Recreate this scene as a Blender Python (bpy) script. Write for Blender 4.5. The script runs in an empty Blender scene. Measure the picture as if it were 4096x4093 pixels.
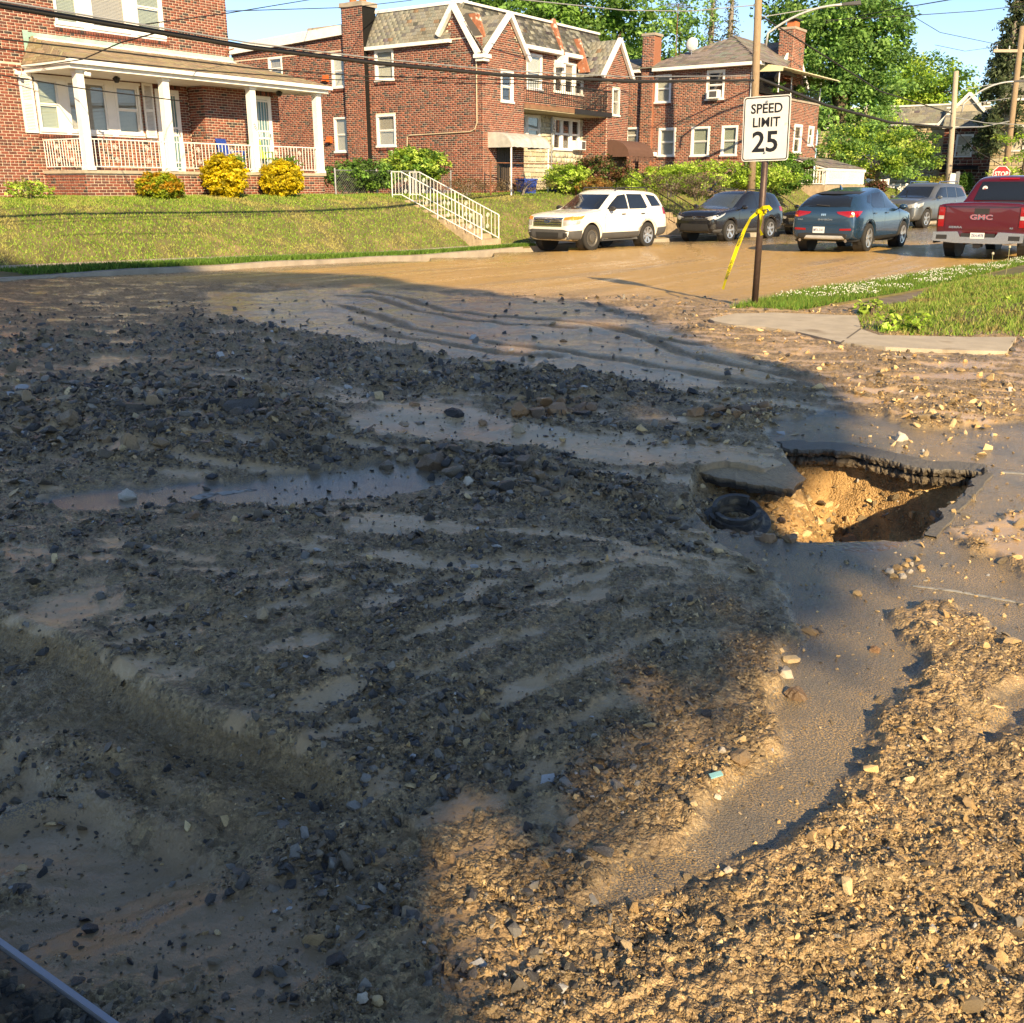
import bpy, bmesh, math, random
import numpy as np
from mathutils import Vector, Matrix
from mathutils.bvhtree import BVHTree
R = math.radians
rnd = random.Random(7)
rng = np.random.default_rng(7)
SC = bpy.context.scene
COL = SC.collection

# ---------------------------------------------------------------- camera, sky, sun, exposure
H = 1.65; PITCH = 18.0; FPX = 4000.0            # eye height, tilt below the horizon, focal length in photo pixels
cam = bpy.data.cameras.new('camera'); cam.sensor_width = 36; cam.sensor_fit = 'HORIZONTAL'
cam.lens = 36 * FPX / 4096; cam.clip_start = 0.05; cam.clip_end = 3000
cam_o = bpy.data.objects.new('camera', cam); COL.objects.link(cam_o)
cam_o.location = (0, 0, H); cam_o.rotation_euler = (R(90 - PITCH), 0, 0)
SC.camera = cam_o
SUN_EL = R(26.5); SUN_B = R(17.5)               # elevation; sun stands behind the camera, turned this far to the right
TOSUN = Vector((math.sin(SUN_B) * math.cos(SUN_EL), -math.cos(SUN_B) * math.cos(SUN_EL), math.sin(SUN_EL)))
world = bpy.data.worlds.new('World'); SC.world = world; world.use_nodes = True
wn = world.node_tree.nodes; wl = world.node_tree.links
sky = wn.new('ShaderNodeTexSky'); sky.sky_type = 'NISHITA'; sky.sun_disc = False
sky.sun_elevation = SUN_EL; sky.sun_rotation = math.atan2(TOSUN.x, TOSUN.y)
sky.altitude = 400; sky.air_density = 0.7; sky.dust_density = 0.15; sky.ozone_density = 4.0
wl.new(sky.outputs[0], wn['Background'].inputs[0]); wn['Background'].inputs[1].default_value = 0.118
sun = bpy.data.lights.new('sun', 'SUN'); sun.energy = 4.6; sun.angle = R(0.53); sun.color = (1.0, 0.83, 0.58)
sun_o = bpy.data.objects.new('sun', sun); COL.objects.link(sun_o)
sun_o.rotation_euler = (-TOSUN).to_track_quat('-Z', 'Y').to_euler(); sun_o.location = TOSUN * 60
SC.view_settings.view_transform = 'Standard'; SC.view_settings.look = 'None'
SC.view_settings.exposure = 1.15; SC.view_settings.gamma = 1.0; SC.view_settings.use_curve_mapping = False
SC.view_settings.use_white_balance = True; SC.view_settings.white_balance_temperature = 7900; SC.view_settings.white_balance_tint = 9    # the camera is balanced for the shade
SC.cycles.max_bounces = 6; SC.cycles.transparent_max_bounces = 12
SC.cycles.use_adaptive_sampling = True; SC.cycles.adaptive_threshold = 0.02
SC.cycles.use_denoising = True
SC.cycles.caustics_reflective = False; SC.cycles.caustics_refractive = False
SC.cycles.sample_clamp_indirect = 6

# ---------------------------------------------------------------- frames of reference
PHI = R(35)                                     # the street leaves the camera's axis by this much, to the right
UX, UY = math.sin(PHI), math.cos(PHI); NX, NY = -math.cos(PHI), math.sin(PHI)
STREET_RZ = R(55)
def W(s, t, z=0.0): return Vector((s * UX + t * NX, s * UY + t * NY, z))
def toST(x, y): return x * UX + y * UY, x * NX + y * NY
_c, _s = math.cos(R(PITCH)), math.sin(R(PITCH))
def G(px, py, z=0.0):
    "point of the level z that the photograph shows at pixel (px, py): used to read the place's plan off the photo"
    a = (px - 2048) / FPX; b = -(py - 2046.5) / FPX
    dx, dy, dz = a, _c + b * _s, -_s + b * _c
    k = (z - H) / dz
    return (dx * k, dy * k)
def GP(pts, z=0.0): return np.array([G(x, y, z) for x, y in pts])

# ---------------------------------------------------------------- noise
def _hash(ix, iy, seed):
    h = (ix.astype(np.int64) * 374761393 + iy.astype(np.int64) * 668265263 + seed * 974634777) & 0xFFFFFFFF
    h = ((h ^ (h >> 13)) * 1274126177) & 0xFFFFFFFF
    h = (h ^ (h >> 16)) & 0xFFFFFFFF
    return h
def gnoise(x, y, seed=0):
    x = np.asarray(x, float); y = np.asarray(y, float)
    ix = np.floor(x); iy = np.floor(y); fx = x - ix; fy = y - iy
    u = fx * fx * fx * (fx * (fx * 6 - 15) + 10); v = fy * fy * fy * (fy * (fy * 6 - 15) + 10)
    def gr(a, b, dx, dy):
        an = _hash(a, b, seed) * (2 * np.pi / 4294967296.0)
        return np.cos(an) * dx + np.sin(an) * dy
    a = gr(ix, iy, fx, fy); b = gr(ix + 1, iy, fx - 1, fy); c = gr(ix, iy + 1, fx, fy - 1); d = gr(ix + 1, iy + 1, fx - 1, fy - 1)
    return 1.45 * ((a + (b - a) * u) + ((c + (d - c) * u) - (a + (b - a) * u)) * v)
def fbm(x, y, octv=4, seed=0, gain=0.5, lac=2.03):
    s = 0; a = 1.0; t = 0
    for k in range(octv):
        s = s + a * gnoise(x, y, seed + k * 17); t += a; a *= gain; x = x * lac + 3.7; y = y * lac - 1.9
    return s / t
def sstep(a, b, x):
    t = np.clip((x - a) / (b - a), 0, 1); return t * t * (3 - 2 * t)
def polydist(P, poly):
    "signed distance of points to a polygon, positive inside"
    P = np.asarray(P, float); full = len(P); lo, hi = poly.min(0) - .7, poly.max(0) + .7
    pick = np.where((P[:, 0] > lo[0]) & (P[:, 0] < hi[0]) & (P[:, 1] > lo[1]) & (P[:, 1] < hi[1]))[0]; P = P[pick]
    n = len(poly); d = np.full(len(P), 1e9); ins = np.zeros(len(P), bool)
    for i in range(n):
        a = poly[i]; b = poly[(i + 1) % n]; e = b - a; w = P - a
        t = np.clip((w @ e) / max(e @ e, 1e-12), 0, 1)
        q = w - t[:, None] * e; d = np.minimum(d, (q * q).sum(1))
        c = ((a[1] > P[:, 1]) != (b[1] > P[:, 1]))
        xs = a[0] + (P[:, 1] - a[1]) * e[0] / (e[1] if abs(e[1]) > 1e-12 else 1e-12)
        ins ^= c & (P[:, 0] < xs)
    d = np.sqrt(d); out = np.full(full, -.7); out[pick] = np.where(ins, d, -d); return out
def linedist(P, line):
    "distance to a polyline, and the signed side"
    full = len(P); lo, hi = line.min(0) - 1.7, line.max(0) + 1.7; pick = np.where((P[:, 0] > lo[0]) & (P[:, 0] < hi[0]) & (P[:, 1] > lo[1]) & (P[:, 1] < hi[1]))[0]; P = P[pick]
    d = np.full(len(P), 1e9); sd = np.zeros(len(P)); along = np.zeros(len(P)); acc = 0
    for i in range(len(line) - 1):
        a = line[i]; b = line[i + 1]; e = b - a; L = math.hypot(*e); w = P - a
        t = np.clip((w @ e) / max(e @ e, 1e-12), 0, 1)
        q = w - t[:, None] * e; dd = np.sqrt((q * q).sum(1)); cr = e[0] * w[:, 1] - e[1] * w[:, 0]
        m = dd < d; d = np.where(m, dd, d); sd = np.where(m, np.where(cr > 0, dd, -dd), sd); along = np.where(m, acc + t * L, along); acc += L
    D_ = np.full(full, 9.); D_[pick] = d; S_ = np.full(full, 9.); S_[pick] = sd; A_ = np.zeros(full); A_[pick] = along; return D_, S_, A_

# ---------------------------------------------------------------- materials
MATS = {}
def mat(name, color=(0.5, 0.5, 0.5), rough=0.6, metal=0.0, var=0.0, vscale=8.0, bump=0.0, bscale=60.0, spec=0.5, coat=0.0,
        attr=None, dark=None, emit=None, alpha=None, transl=0.0, streak=None):
    """procedural Principled material: colour (or a colour attribute), noise variation, stains and fine relief"""
    if name in MATS: return MATS[name]
    m = bpy.data.materials.new(name); m.use_nodes = True; MATS[name] = m
    nt = m.node_tree; n = nt.nodes; l = nt.links; b = n['Principled BSDF']
    b.inputs['Roughness'].default_value = rough; b.inputs['Metallic'].default_value = metal
    b.inputs['Specular IOR Level'].default_value = spec; b.inputs['Coat Weight'].default_value = coat
    b.inputs['Coat Roughness'].default_value = 0.04
    tc = n.new('ShaderNodeTexCoord')
    if attr:
        a = n.new('ShaderNodeAttribute'); a.attribute_name = attr; csock = a.outputs['Color']
    else:
        c = n.new('ShaderNodeRGB'); c.outputs[0].default_value = (*color, 1); csock = c.outputs[0]
    if var > 0:
        nz = n.new('ShaderNodeTexNoise'); nz.inputs['Scale'].default_value = vscale; nz.inputs['Detail'].default_value = 6
        nz.inputs['Roughness'].default_value = 0.65
        mp = n.new('ShaderNodeMapping'); l.new(tc.outputs['Object'], mp.inputs[0]); l.new(mp.outputs[0], nz.inputs['Vector'])
        if streak: mp.inputs['Scale'].default_value = streak
        mr = n.new('ShaderNodeMapRange'); mr.inputs[1].default_value = 0.3; mr.inputs[2].default_value = 0.7
        mr.inputs[3].default_value = 1 - var; mr.inputs[4].default_value = 1 + var * 0.6
        l.new(nz.outputs[0], mr.inputs[0])
        mx = n.new('ShaderNodeVectorMath'); mx.operation = 'SCALE'
        l.new(csock, mx.inputs[0]); l.new(mr.outputs[0], mx.inputs['Scale']); csock = mx.outputs[0]
        mr2 = n.new('ShaderNodeMapRange'); mr2.inputs[3].default_value = max(rough - 0.12, 0.02); mr2.inputs[4].default_value = min(rough + 0.12, 1)
        l.new(nz.outputs[0], mr2.inputs[0]); l.new(mr2.outputs[0], b.inputs['Roughness'])
    if dark:                                       # stains: colour, threshold, scale
        nz2 = n.new('ShaderNodeTexNoise'); nz2.inputs['Scale'].default_value = dark[2]; nz2.inputs['Detail'].default_value = 5
        mp2 = n.new('ShaderNodeMapping'); l.new(tc.outputs['Object'], mp2.inputs[0]); l.new(mp2.outputs[0], nz2.inputs['Vector'])
        if streak: mp2.inputs['Scale'].default_value = streak
        cr = n.new('ShaderNodeMapRange'); cr.inputs[1].default_value = dark[1]; cr.inputs[2].default_value = dark[1] + 0.12
        l.new(nz2.outputs[0], cr.inputs[0])
        mm = n.new('ShaderNodeMix'); mm.data_type = 'RGBA'; l.new(cr.outputs[0], mm.inputs[0]); l.new(csock, mm.inputs[6])
        mm.inputs[7].default_value = (*dark[0], 1); csock = mm.outputs[2]
    l.new(csock, b.inputs['Base Color'])
    if bump > 0:
        bz = n.new('ShaderNodeTexNoise'); bz.inputs['Scale'].default_value = bscale; bz.inputs['Detail'].default_value = 5
        l.new(tc.outputs['Object'], bz.inputs['Vector'])
        bp = n.new('ShaderNodeBump'); bp.inputs['Strength'].default_value = min(bump, 1); bp.inputs['Distance'].default_value = 0.02
        l.new(bz.outputs[0], bp.inputs['Height']); l.new(bp.outputs[0], b.inputs['Normal'])
    if emit: b.inputs['Emission Color'].default_value = (*emit[:3], 1); b.inputs['Emission Strength'].default_value = emit[3]
    if transl > 0:
        out = n['Material Output']; tr = n.new('ShaderNodeBsdfTranslucent'); l.new(csock, tr.inputs[0])
        mix = n.new('ShaderNodeMixShader'); mix.inputs[0].default_value = transl
        l.new(b.outputs[0], mix.inputs[1]); l.new(tr.outputs[0], mix.inputs[2]); l.new(mix.outputs[0], out.inputs[0])
    return m
def glass_mat(name, tint, clear, body=.06, mirror=.8):
    "window glass: mirror by Fresnel over a tinted, partly clear body"
    if name in MATS: return MATS[name]
    m = bpy.data.materials.new(name); m.use_nodes = True; MATS[name] = m
    n = m.node_tree.nodes; l = m.node_tree.links; n.remove(n['Principled BSDF'])
    tr = n.new('ShaderNodeBsdfTransparent'); tr.inputs[0].default_value = (clear, clear, clear, 1)
    df = n.new('ShaderNodeBsdfDiffuse'); df.inputs[0].default_value = (*tint, 1)
    gl = n.new('ShaderNodeBsdfGlossy'); gl.inputs['Roughness'].default_value = 0.02
    lw = n.new('ShaderNodeLayerWeight'); pw = n.new('ShaderNodeMath'); pw.operation = 'POWER'; pw.inputs[1].default_value = 3.0; l.new(lw.outputs['Facing'], pw.inputs[0])
    fr = n.new('ShaderNodeMath'); fr.operation = 'MULTIPLY_ADD'; fr.inputs[1].default_value = mirror; fr.inputs[2].default_value = .07 * mirror / .8; l.new(pw.outputs[0], fr.inputs[0])
    a = n.new('ShaderNodeMixShader'); a.inputs[0].default_value = body; l.new(tr.outputs[0], a.inputs[1]); l.new(df.outputs[0], a.inputs[2])
    b = n.new('ShaderNodeMixShader'); l.new(fr.outputs[0], b.inputs[0]); l.new(a.outputs[0], b.inputs[1]); l.new(gl.outputs[0], b.inputs[2])
    l.new(b.outputs[0], n['Material Output'].inputs[0]); return m

M = dict(
    white=mat('white_paint', (.80, .79, .76), .5, var=.10, vscale=3, bump=.05, dark=((.52, .48, .42), .66, 4)),
    trim=mat('white_trim', (.80, .79, .77), .45, var=.05, vscale=4),
    mortar=mat('mortar', (.62, .54, .43), .95, var=.25, vscale=6, bump=.3, bscale=80),
    brick=mat('brick', rough=.9, attr='bcol', var=.18, vscale=25, bump=.35, bscale=120),
    slate=mat('slate', rough=.65, attr='bcol', var=.3, vscale=9, bump=.3, bscale=40),
    shingle=mat('asphalt_shingle', rough=.95, attr='bcol', var=.25, vscale=30, bump=.4, bscale=150),
    stonewall=mat('rubble_stone', rough=.9, attr='bcol', var=.25, vscale=12, bump=.6, bscale=30),
    copper=mat('green_copper', (.30, .50, .42), .7, var=.25, vscale=3, dark=((.20, .22, .18), .62, 5)),
    concrete=mat('concrete', (.42, .36, .28), .92, var=.2, vscale=4, bump=.25, bscale=90, dark=((.20, .15, .10), .62, 1.6)),
    kerbm=mat('kerb_concrete', (.36, .31, .25), .92, var=.25, vscale=3, bump=.3, bscale=60),
    glass=glass_mat('window_glass', (.05, .06, .06), .97),
    dglass=mat('tinted_glass', (.012, .014, .016), .06, spec=.8, coat=.5),
    blind=mat('blind', (.60, .58, .50), .8, var=.12, vscale=2, streak=(1, 1, 60)),
    blind_green=mat('green_blind', (.50, .58, .46), .8, var=.12, vscale=2, streak=(1, 1, 60)),
    curtain=mat('pale_curtain', (.62, .64, .56), .9, var=.25, vscale=3, streak=(30, 30, 1)),
    darkroom=mat('dark_room', (.03, .03, .03), .9),
    iron=mat('black_iron', (.025, .024, .024), .5, metal=.3),
    rust=mat('rusty_iron', (.20, .08, .04), .85, var=.4, vscale=10, bump=.3),
    rustpaint=mat('peeling_rust_flashing', (.36, .14, .08), .8, var=.3, vscale=6, dark=((.68, .62, .55), .55, 5)),
    galv=mat('galvanised_steel', (.42, .43, .44), .5, metal=.8, var=.2, vscale=6),
    lampgrey=mat('lamp_arm_paint', (.55, .56, .56), .5, metal=.3, var=.1),
    brownpost=mat('brown_post_steel', (.085, .055, .045), .5, metal=.4, var=.3, vscale=8, bump=.15, dark=((.16, .07, .04), .64, 7)),
    wood=mat('pole_wood', (.30, .215, .135), .9, var=.45, vscale=6, bump=.5, bscale=25, streak=(14, 14, .8)),
    palewood=mat('pale_pole_wood', (.40, .34, .26), .9, var=.35, vscale=6, bump=.5, bscale=25, streak=(14, 14, .8)),
    wire=mat('black_cable', (.018, .017, .016), .7),
    palewire=mat('grey_cable', (.22, .23, .24), .6),
    signwhite=mat('sign_white', (.72, .71, .68), .4, var=.10, vscale=5, dark=((.55, .50, .42), .66, 6)),
    black=mat('sign_black', (.012, .012, .014), .5),
    red=mat('sign_red', (.55, .025, .03), .35),
    tape=mat('yellow_tape', (.80, .66, .02), .4, transl=.25),
    yellowbright=mat('tape_print', (.02, .02, .02), .6),
    rubber=mat('tyre_rubber', (.022, .021, .020), .85, var=.2, bump=.2),
    plastic=mat('black_plastic', (.025, .025, .026), .6, var=.1),
    greyplastic=mat('grey_cladding', (.075, .075, .078), .6, var=.1),
    chrome=mat('chrome', (.70, .70, .70), .18, metal=1.0),
    alloy=mat('alloy_rim', (.60, .60, .60), .3, metal=.8),
    steelrim=mat('steel_rim', (.13, .12, .105), .5, metal=.5),
    amber=mat('amber_lens', (.75, .22, .03), .15, coat=.6),
    lens=mat('clear_lens', (.55, .55, .52), .1, metal=.4, coat=.8),
    tail=mat('red_lens', (.30, .006, .008), .12, coat=.5),
    plate=mat('licence_plate', (.72, .73, .72), .5),
    plateblue=mat('plate_ink', (.03, .05, .16), .6),
    p_white=mat('white_car_paint', (.80, .77, .70), .28, coat=.8, var=.03),
    p_black=mat('black_car_paint', (.010, .010, .012), .2, coat=1.0),
    p_blue=mat('dark_blue_car_paint', (.020, .052, .098), .25, metal=.35, coat=1.0),
    p_silver=mat('grey_car_paint', (.17, .18, .185), .3, metal=.6, coat=.9),
    p_red=mat('maroon_car_paint', (.105, .007, .012), .25, metal=.2, coat=1.0),
    p_green=mat('dark_green_car_paint', (.03, .05, .05), .25, metal=.3, coat=1.0),
    brownfab=mat('brown_awning_canvas', (.11, .055, .04), .85, var=.15, bump=.1),
    metalawn=mat('aluminium_awning', (.62, .60, .55), .45, metal=.3, var=.25, vscale=4),
    creamawn=mat('cream_awning', (.66, .62, .42), .6, var=.1),
    terracotta=mat('terracotta', (.48, .15, .06), .85, var=.2),
    orange=mat('orange_flap', (.55, .12, .03), .6),
    bluebin=mat('blue_plastic', (.02, .06, .32), .4),
    stepm=mat('weathered_step', (.40, .31, .21), .9, var=.3, vscale=5, bump=.3),
    bark=mat('bark', (.10, .075, .05), .95, var=.4, vscale=7, bump=.8, bscale=18, streak=(3, 3, .6)),
    greybark=mat('grey_bark', (.23, .20, .17), .95, var=.35, vscale=7, bump=.6, bscale=18),
    leaf=mat('leaf', rough=.55, attr='bcol', transl=.42, spec=.3),
    blade=mat('grass_blade', rough=.7, attr='bcol', transl=.3, spec=.2),
    castiron=mat('cast_iron', (.075, .07, .066), .6, metal=.15, var=.3, vscale=14, bump=.4, bscale=50, dark=((.24, .19, .13), .53, 11)),
    rock=mat('wet_rock', rough=.30, attr='bcol', var=.35, vscale=22, bump=.5, bscale=45),
    silver_strip=mat('silver_edge_strip', (.30, .31, .35), .4, metal=.5),
)

# ---------------------------------------------------------------- mesh building
class MB:
    def __init__(s): s.v = []; s.f = []; s.c = []
    def add(s, vs, fs, col=None):
        o = len(s.v); s.v += [tuple(v) for v in vs]; s.f += [tuple(i + o for i in f) for f in fs]
        s.c += [col or (.5, .5, .5)] * len(vs); return s
    def box(s, a, b, col=None):
        (x0, y0, z0), (x1, y1, z1) = a, b
        return s.add([(x0, y0, z0), (x1, y0, z0), (x1, y1, z0), (x0, y1, z0), (x0, y0, z1), (x1, y0, z1), (x1, y1, z1), (x0, y1, z1)],
                     [(0, 3, 2, 1), (4, 5, 6, 7), (0, 1, 5, 4), (1, 2, 6, 5), (2, 3, 7, 6), (3, 0, 4, 7)], col)
    def hexa(s, p, col=None):
        return s.add(p, [(0, 3, 2, 1), (4, 5, 6, 7), (0, 1, 5, 4), (1, 2, 6, 5), (2, 3, 7, 6), (3, 0, 4, 7)], col)
    def quad(s, p, col=None): return s.add(p, [tuple(range(len(p)))], col)
    def prism(s, poly, d, col=None):
        "polygon (3-D points) pushed along the vector d"
        n = len(poly); d = Vector(d); a = [Vector(p) for p in poly]; b = [p + d for p in a]
        return s.add(a + b, [tuple(range(n - 1, -1, -1)), tuple(range(n, 2 * n))] + [(i, (i + 1) % n, n + (i + 1) % n, n + i) for i in range(n)], col)
    def tube(s, pts, r, n=8, col=None, cap=True):
        pts = [Vector(p) for p in pts]; rs = r if isinstance(r, (list, tuple)) else [r] * len(pts)
        vs = []; up = None
        for i, p in enumerate(pts):
            t = (pts[min(i + 1, len(pts) - 1)] - pts[max(i - 1, 0)])
            t = t.normalized() if t.length > 1e-9 else Vector((0, 0, 1))
            if up is None: up = Vector((0, 0, 1)) if abs(t.z) < .95 else Vector((1, 0, 0))
            a = t.cross(up).normalized() if t.cross(up).length > 1e-6 else t.orthogonal().normalized(); up = a.cross(t)
            for k in range(n):
                g = 2 * math.pi * k / n; vs.append(p + (a * math.cos(g) + up * math.sin(g)) * rs[i])
        fs = [(i * n + k, i * n + (k + 1) % n, (i + 1) * n + (k + 1) % n, (i + 1) * n + k) for i in range(len(pts) - 1) for k in range(n)]
        if cap: fs += [tuple(range(n - 1, -1, -1)), tuple(range((len(pts) - 1) * n, len(pts) * n))]
        return s.add(vs, fs, col)
    def lathe(s, prof, n=24, axis='z', c=(0, 0, 0), col=None):
        vs = []; 
        for (r, h) in prof:
            for k in range(n):
                g = 2 * math.pi * k / n; x, y = r * math.cos(g), r * math.sin(g)
                vs.append({'z': (x, y, h), 'y': (x, h, y), 'x': (h, x, y)}[axis])
        vs = [(a + c[0], b + c[1], d + c[2]) for a, b, d in vs]; m = len(prof)
        return s.add(vs, [(i * n + k, i * n + (k + 1) % n, (i + 1) * n + (k + 1) % n, (i + 1) * n + k) for i in range(m - 1) for k in range(n)], col)
    def mesh(s, name, smooth=False):
        me = bpy.data.meshes.new(name); me.from_pydata([tuple(v) for v in s.v], [], s.f)
        if any(c != (.5, .5, .5) for c in s.c):
            at = me.attributes.new('bcol', 'FLOAT_COLOR', 'POINT'); at.data.foreach_set('color', np.hstack([np.array(s.c, float), np.ones((len(s.c), 1))]).ravel())
        if smooth: me.polygons.foreach_set('use_smooth', [True] * len(me.polygons))
        me.update(); return me
    def build(s, name, m, parent=None, smooth=False, fix=True):
        me = s.mesh(name, smooth)
        if fix:
            b = bmesh.new(); b.from_mesh(me); bmesh.ops.recalc_face_normals(b, faces=b.faces); b.to_mesh(me); b.free()
        return link(name, me, m, parent)
def link(name, me, m=None, parent=None):
    o = bpy.data.objects.new(name, me); COL.objects.link(o)
    if m is not None and not me.materials: me.materials.append(m)
    if parent is not None: o.parent = parent
    return o
def np_mesh(name, V, F, colors=None, smooth=False):
    "mesh from numpy arrays; F is (n, 3) or (n, 4)"
    me = bpy.data.meshes.new(name); V = np.asarray(V, np.float32); F = np.asarray(F, np.int32); k = F.shape[1]
    me.vertices.add(len(V)); me.vertices.foreach_set('co', V.ravel())
    me.loops.add(F.size); me.loops.foreach_set('vertex_index', F.ravel())
    me.polygons.add(len(F)); me.polygons.foreach_set('loop_start', np.arange(0, F.size, k, dtype=np.int32))
    me.polygons.foreach_set('loop_total', np.full(len(F), k, np.int32))
    if smooth: me.polygons.foreach_set('use_smooth', np.ones(len(F), bool))
    me.update(calc_edges=True)
    if colors is not None:
        at = me.attributes.new('bcol', 'FLOAT_COLOR', 'POINT')
        at.data.foreach_set('color', np.hstack([np.asarray(colors, np.float32), np.ones((len(V), 1), np.float32)]).ravel())
    return me
def tag(o, label=None, cat=None, group=None, kind=None):
    if label: o['label'] = label
    if cat: o['category'] = cat
    if group: o['group'] = group
    if kind: o['kind'] = kind
    return o
def empty(name, loc=(0, 0, 0), rz=0.0, label=None, cat=None, group=None):
    o = bpy.data.objects.new(name, None); COL.objects.link(o); o.location = loc; o.rotation_euler = (0, 0, rz); o.empty_display_size = .2
    return tag(o, label, cat, group)
def copy_tree(o, parent=None):
    c = o.copy(); COL.objects.link(c); c.parent = parent
    for ch in list(o.children): copy_tree(ch, c)
    return c
def text_mesh(name, txt, size, m, parent, loc, rot, extrude=.001, squeeze=1.0, bold=0.0):
    cu = bpy.data.curves.new(name, 'FONT'); cu.body = txt; cu.size = size; cu.align_x = 'CENTER'; cu.align_y = 'CENTER'; cu.extrude = extrude; cu.offset = bold
    cu.resolution_u = 3
    o = bpy.data.objects.new(name, cu); COL.objects.link(o)
    dg = bpy.context.evaluated_depsgraph_get(); me = bpy.data.meshes.new_from_object(o.evaluated_get(dg)); me.name = name
    bpy.data.objects.remove(o); bpy.data.curves.remove(cu); me.materials.clear(); me.materials.append(m)
    t = link(name, me, None, parent); t.matrix_local = Matrix.Translation(loc) @ rot.to_4x4() @ Matrix.Diagonal((squeeze, 1, 1, 1)); return t
# ---------------------------------------------------------------- the ground: one sheet of mud, gravel and asphalt with the sinkhole
K = 4096 / 1932.0
def V(*pts, z=0.0): return GP([(x * K, y * K) for x, y in pts], z)       # plan points read off the photo
ASPH = [V((60, 948), (160, 926), (330, 914), (470, 906), (620, 886), (680, 872), (740, 866), (858, 888), (862, 918), (820, 932), (740, 944), (560, 958), (330, 964), (80, 970)),
        V((1430, 822), (1465, 795), (1560, 778), (1670, 785), (1695, 803), (1760, 812), (1850, 800), (2010, 795), (2150, 850), (2150, 960), (1990, 962), (1860, 985), (1800, 1005), (1830, 1040), (1960, 1100),
          (2100, 1120), (2100, 1240), (1925, 1215), (1870, 1195), (1790, 1150), (1700, 1165), (1718, 1220), (1735, 1270), (1690, 1350), (1640, 1430), (1610, 1510), (1560, 1580), (1480, 1622), (1330, 1652), (1200, 1690),
          (1090, 1735), (1170, 1650), (1290, 1600), (1320, 1540), (1400, 1470), (1460, 1410), (1440, 1330), (1450, 1270), (1480, 1210), (1462, 1130), (1450, 1080), (1370, 1040), (1270, 995), (1400, 940), (1600, 930), (1500, 870)),
        V((1880, 1305), (1990, 1255), (1990, 1350), (1860, 1408), (1850, 1365)),
        V((750, 1545), (840, 1490), (870, 1500), (800, 1545)), V((210, 1745), (330, 1690), (350, 1700), (260, 1765)), V((0, 1505), (120, 1492), (170, 1497), (60, 1520), (0, 1535))]
RUBBLE = [V((-60, 735), (300, 700), (560, 758), (690, 830), (650, 885), (400, 885), (100, 880), (-60, 875)),
          V((600, 868), (850, 850), (1000, 880), (1130, 905), (1270, 970), (1180, 1000), (900, 965), (870, 925), (840, 935)),
          V((940, 770), (1100, 760), (1130, 790), (1000, 830), (930, 800)), V((1290, 800), (1440, 770), (1460, 800), (1430, 820), (1330, 815)),
          V((1280, 960), (1360, 975), (1480, 1000), (1640, 1022), (1600, 1032), (1400, 1020), (1280, 1000)),
          V((-60, 640), (500, 600), (900, 640), (1300, 760), (1100, 770), (700, 750), (300, 690), (-60, 700))]
SILT = [V((620, 800), (820, 765), (1000, 815), (1290, 850), (1480, 868), (1510, 915), (1300, 895), (1150, 885), (900, 850), (700, 835)),
        V((-20, 1510), (180, 1495), (330, 1565), (430, 1640), (330, 1660), (200, 1720), (60, 1760), (-20, 1760)),
        V((380, 560), (700, 545), (1100, 580), (1300, 640), (1500, 720), (1300, 745), (900, 690), (600, 640), (400, 600)),
        V((700, 600), (1050, 570), (1150, 600), (1000, 640), (760, 620)), V((60, 1180), (150, 1140), (320, 1170), (250, 1200), (90, 1210)),
        V((1280, 870), (1480, 890), (1620, 950), (1560, 1000), (1400, 940), (1290, 900)), V((1800, 1000), (1932, 960), (2000, 1010), (1990, 1090), (1900, 1060), (1830, 1020)),
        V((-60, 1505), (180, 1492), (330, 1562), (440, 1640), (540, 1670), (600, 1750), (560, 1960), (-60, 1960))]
PIT = GP([(3120, 1775), (3230, 1780), (3330, 1780), (3450, 1795), (3560, 1815), (3660, 1840), (3780, 1862), (3880, 1875), (3940, 1890), (3905, 1935), (3850, 1985), (3800, 2035), (3745, 2090), (3690, 2150),
          (3560, 2165), (3420, 2172), (3250, 2165), (3100, 2150), (2960, 2130), (2840, 2110), (2770, 2060), (2750, 1990), (2770, 1900), (2900, 1880), (3050, 1900), (3140, 1880)])
SCARP = V((-120, 1140), (0, 1190), (60, 1215), (170, 1260), (270, 1325), (400, 1390), (520, 1425), (620, 1470), (720, 1540))
RIDGE_A = GP([(150, 2930), (460, 3041), (672, 3140), (1060, 3296), (1250, 3390)])
RIDGE_B = GP([(-100, 2880), (92, 2992), (318, 3147), (530, 3275), (707, 3324), (960, 3460)])
def Z2(pts): return GP([(1366 + x * .707, 1000 + y * .707) for x, y in pts])
TRACKS = [Z2([(150, 260), (330, 285), (560, 350), (800, 385), (1100, 410), (1400, 440), (1700, 520), (2000, 560)]),
          Z2([(0, 280), (200, 290), (450, 370), (700, 415), (950, 445), (1300, 470)]),
          Z2([(0, 330), (230, 400), (400, 470), (700, 520), (950, 560), (1200, 600), (1500, 650), (1800, 700), (2200, 760), (2600, 830)]),
          Z2([(100, 440), (350, 520), (600, 560), (900, 610), (1200, 640)]),
          Z2([(1600, 480), (1950, 620), (2300, 690), (2700, 760), (3000, 800)])]
KERB = np.array([(-20, 24.0), (4, 19.3), (9.7, 17.8), (14, 17.2), (20, 17.8), (26.4, 18.1), (35, 16.3), (45, 14.4), (60, 11.8), (100, 5.5), (160, -4.0)])
TOE = np.array([(-20, 27.5), (6, 21.6), (13.4, 19.7), (24.5, 19.7), (35, 18.1), (45, 16.6), (60, 14.3), (100, 8.5), (160, -1.0)])
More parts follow.
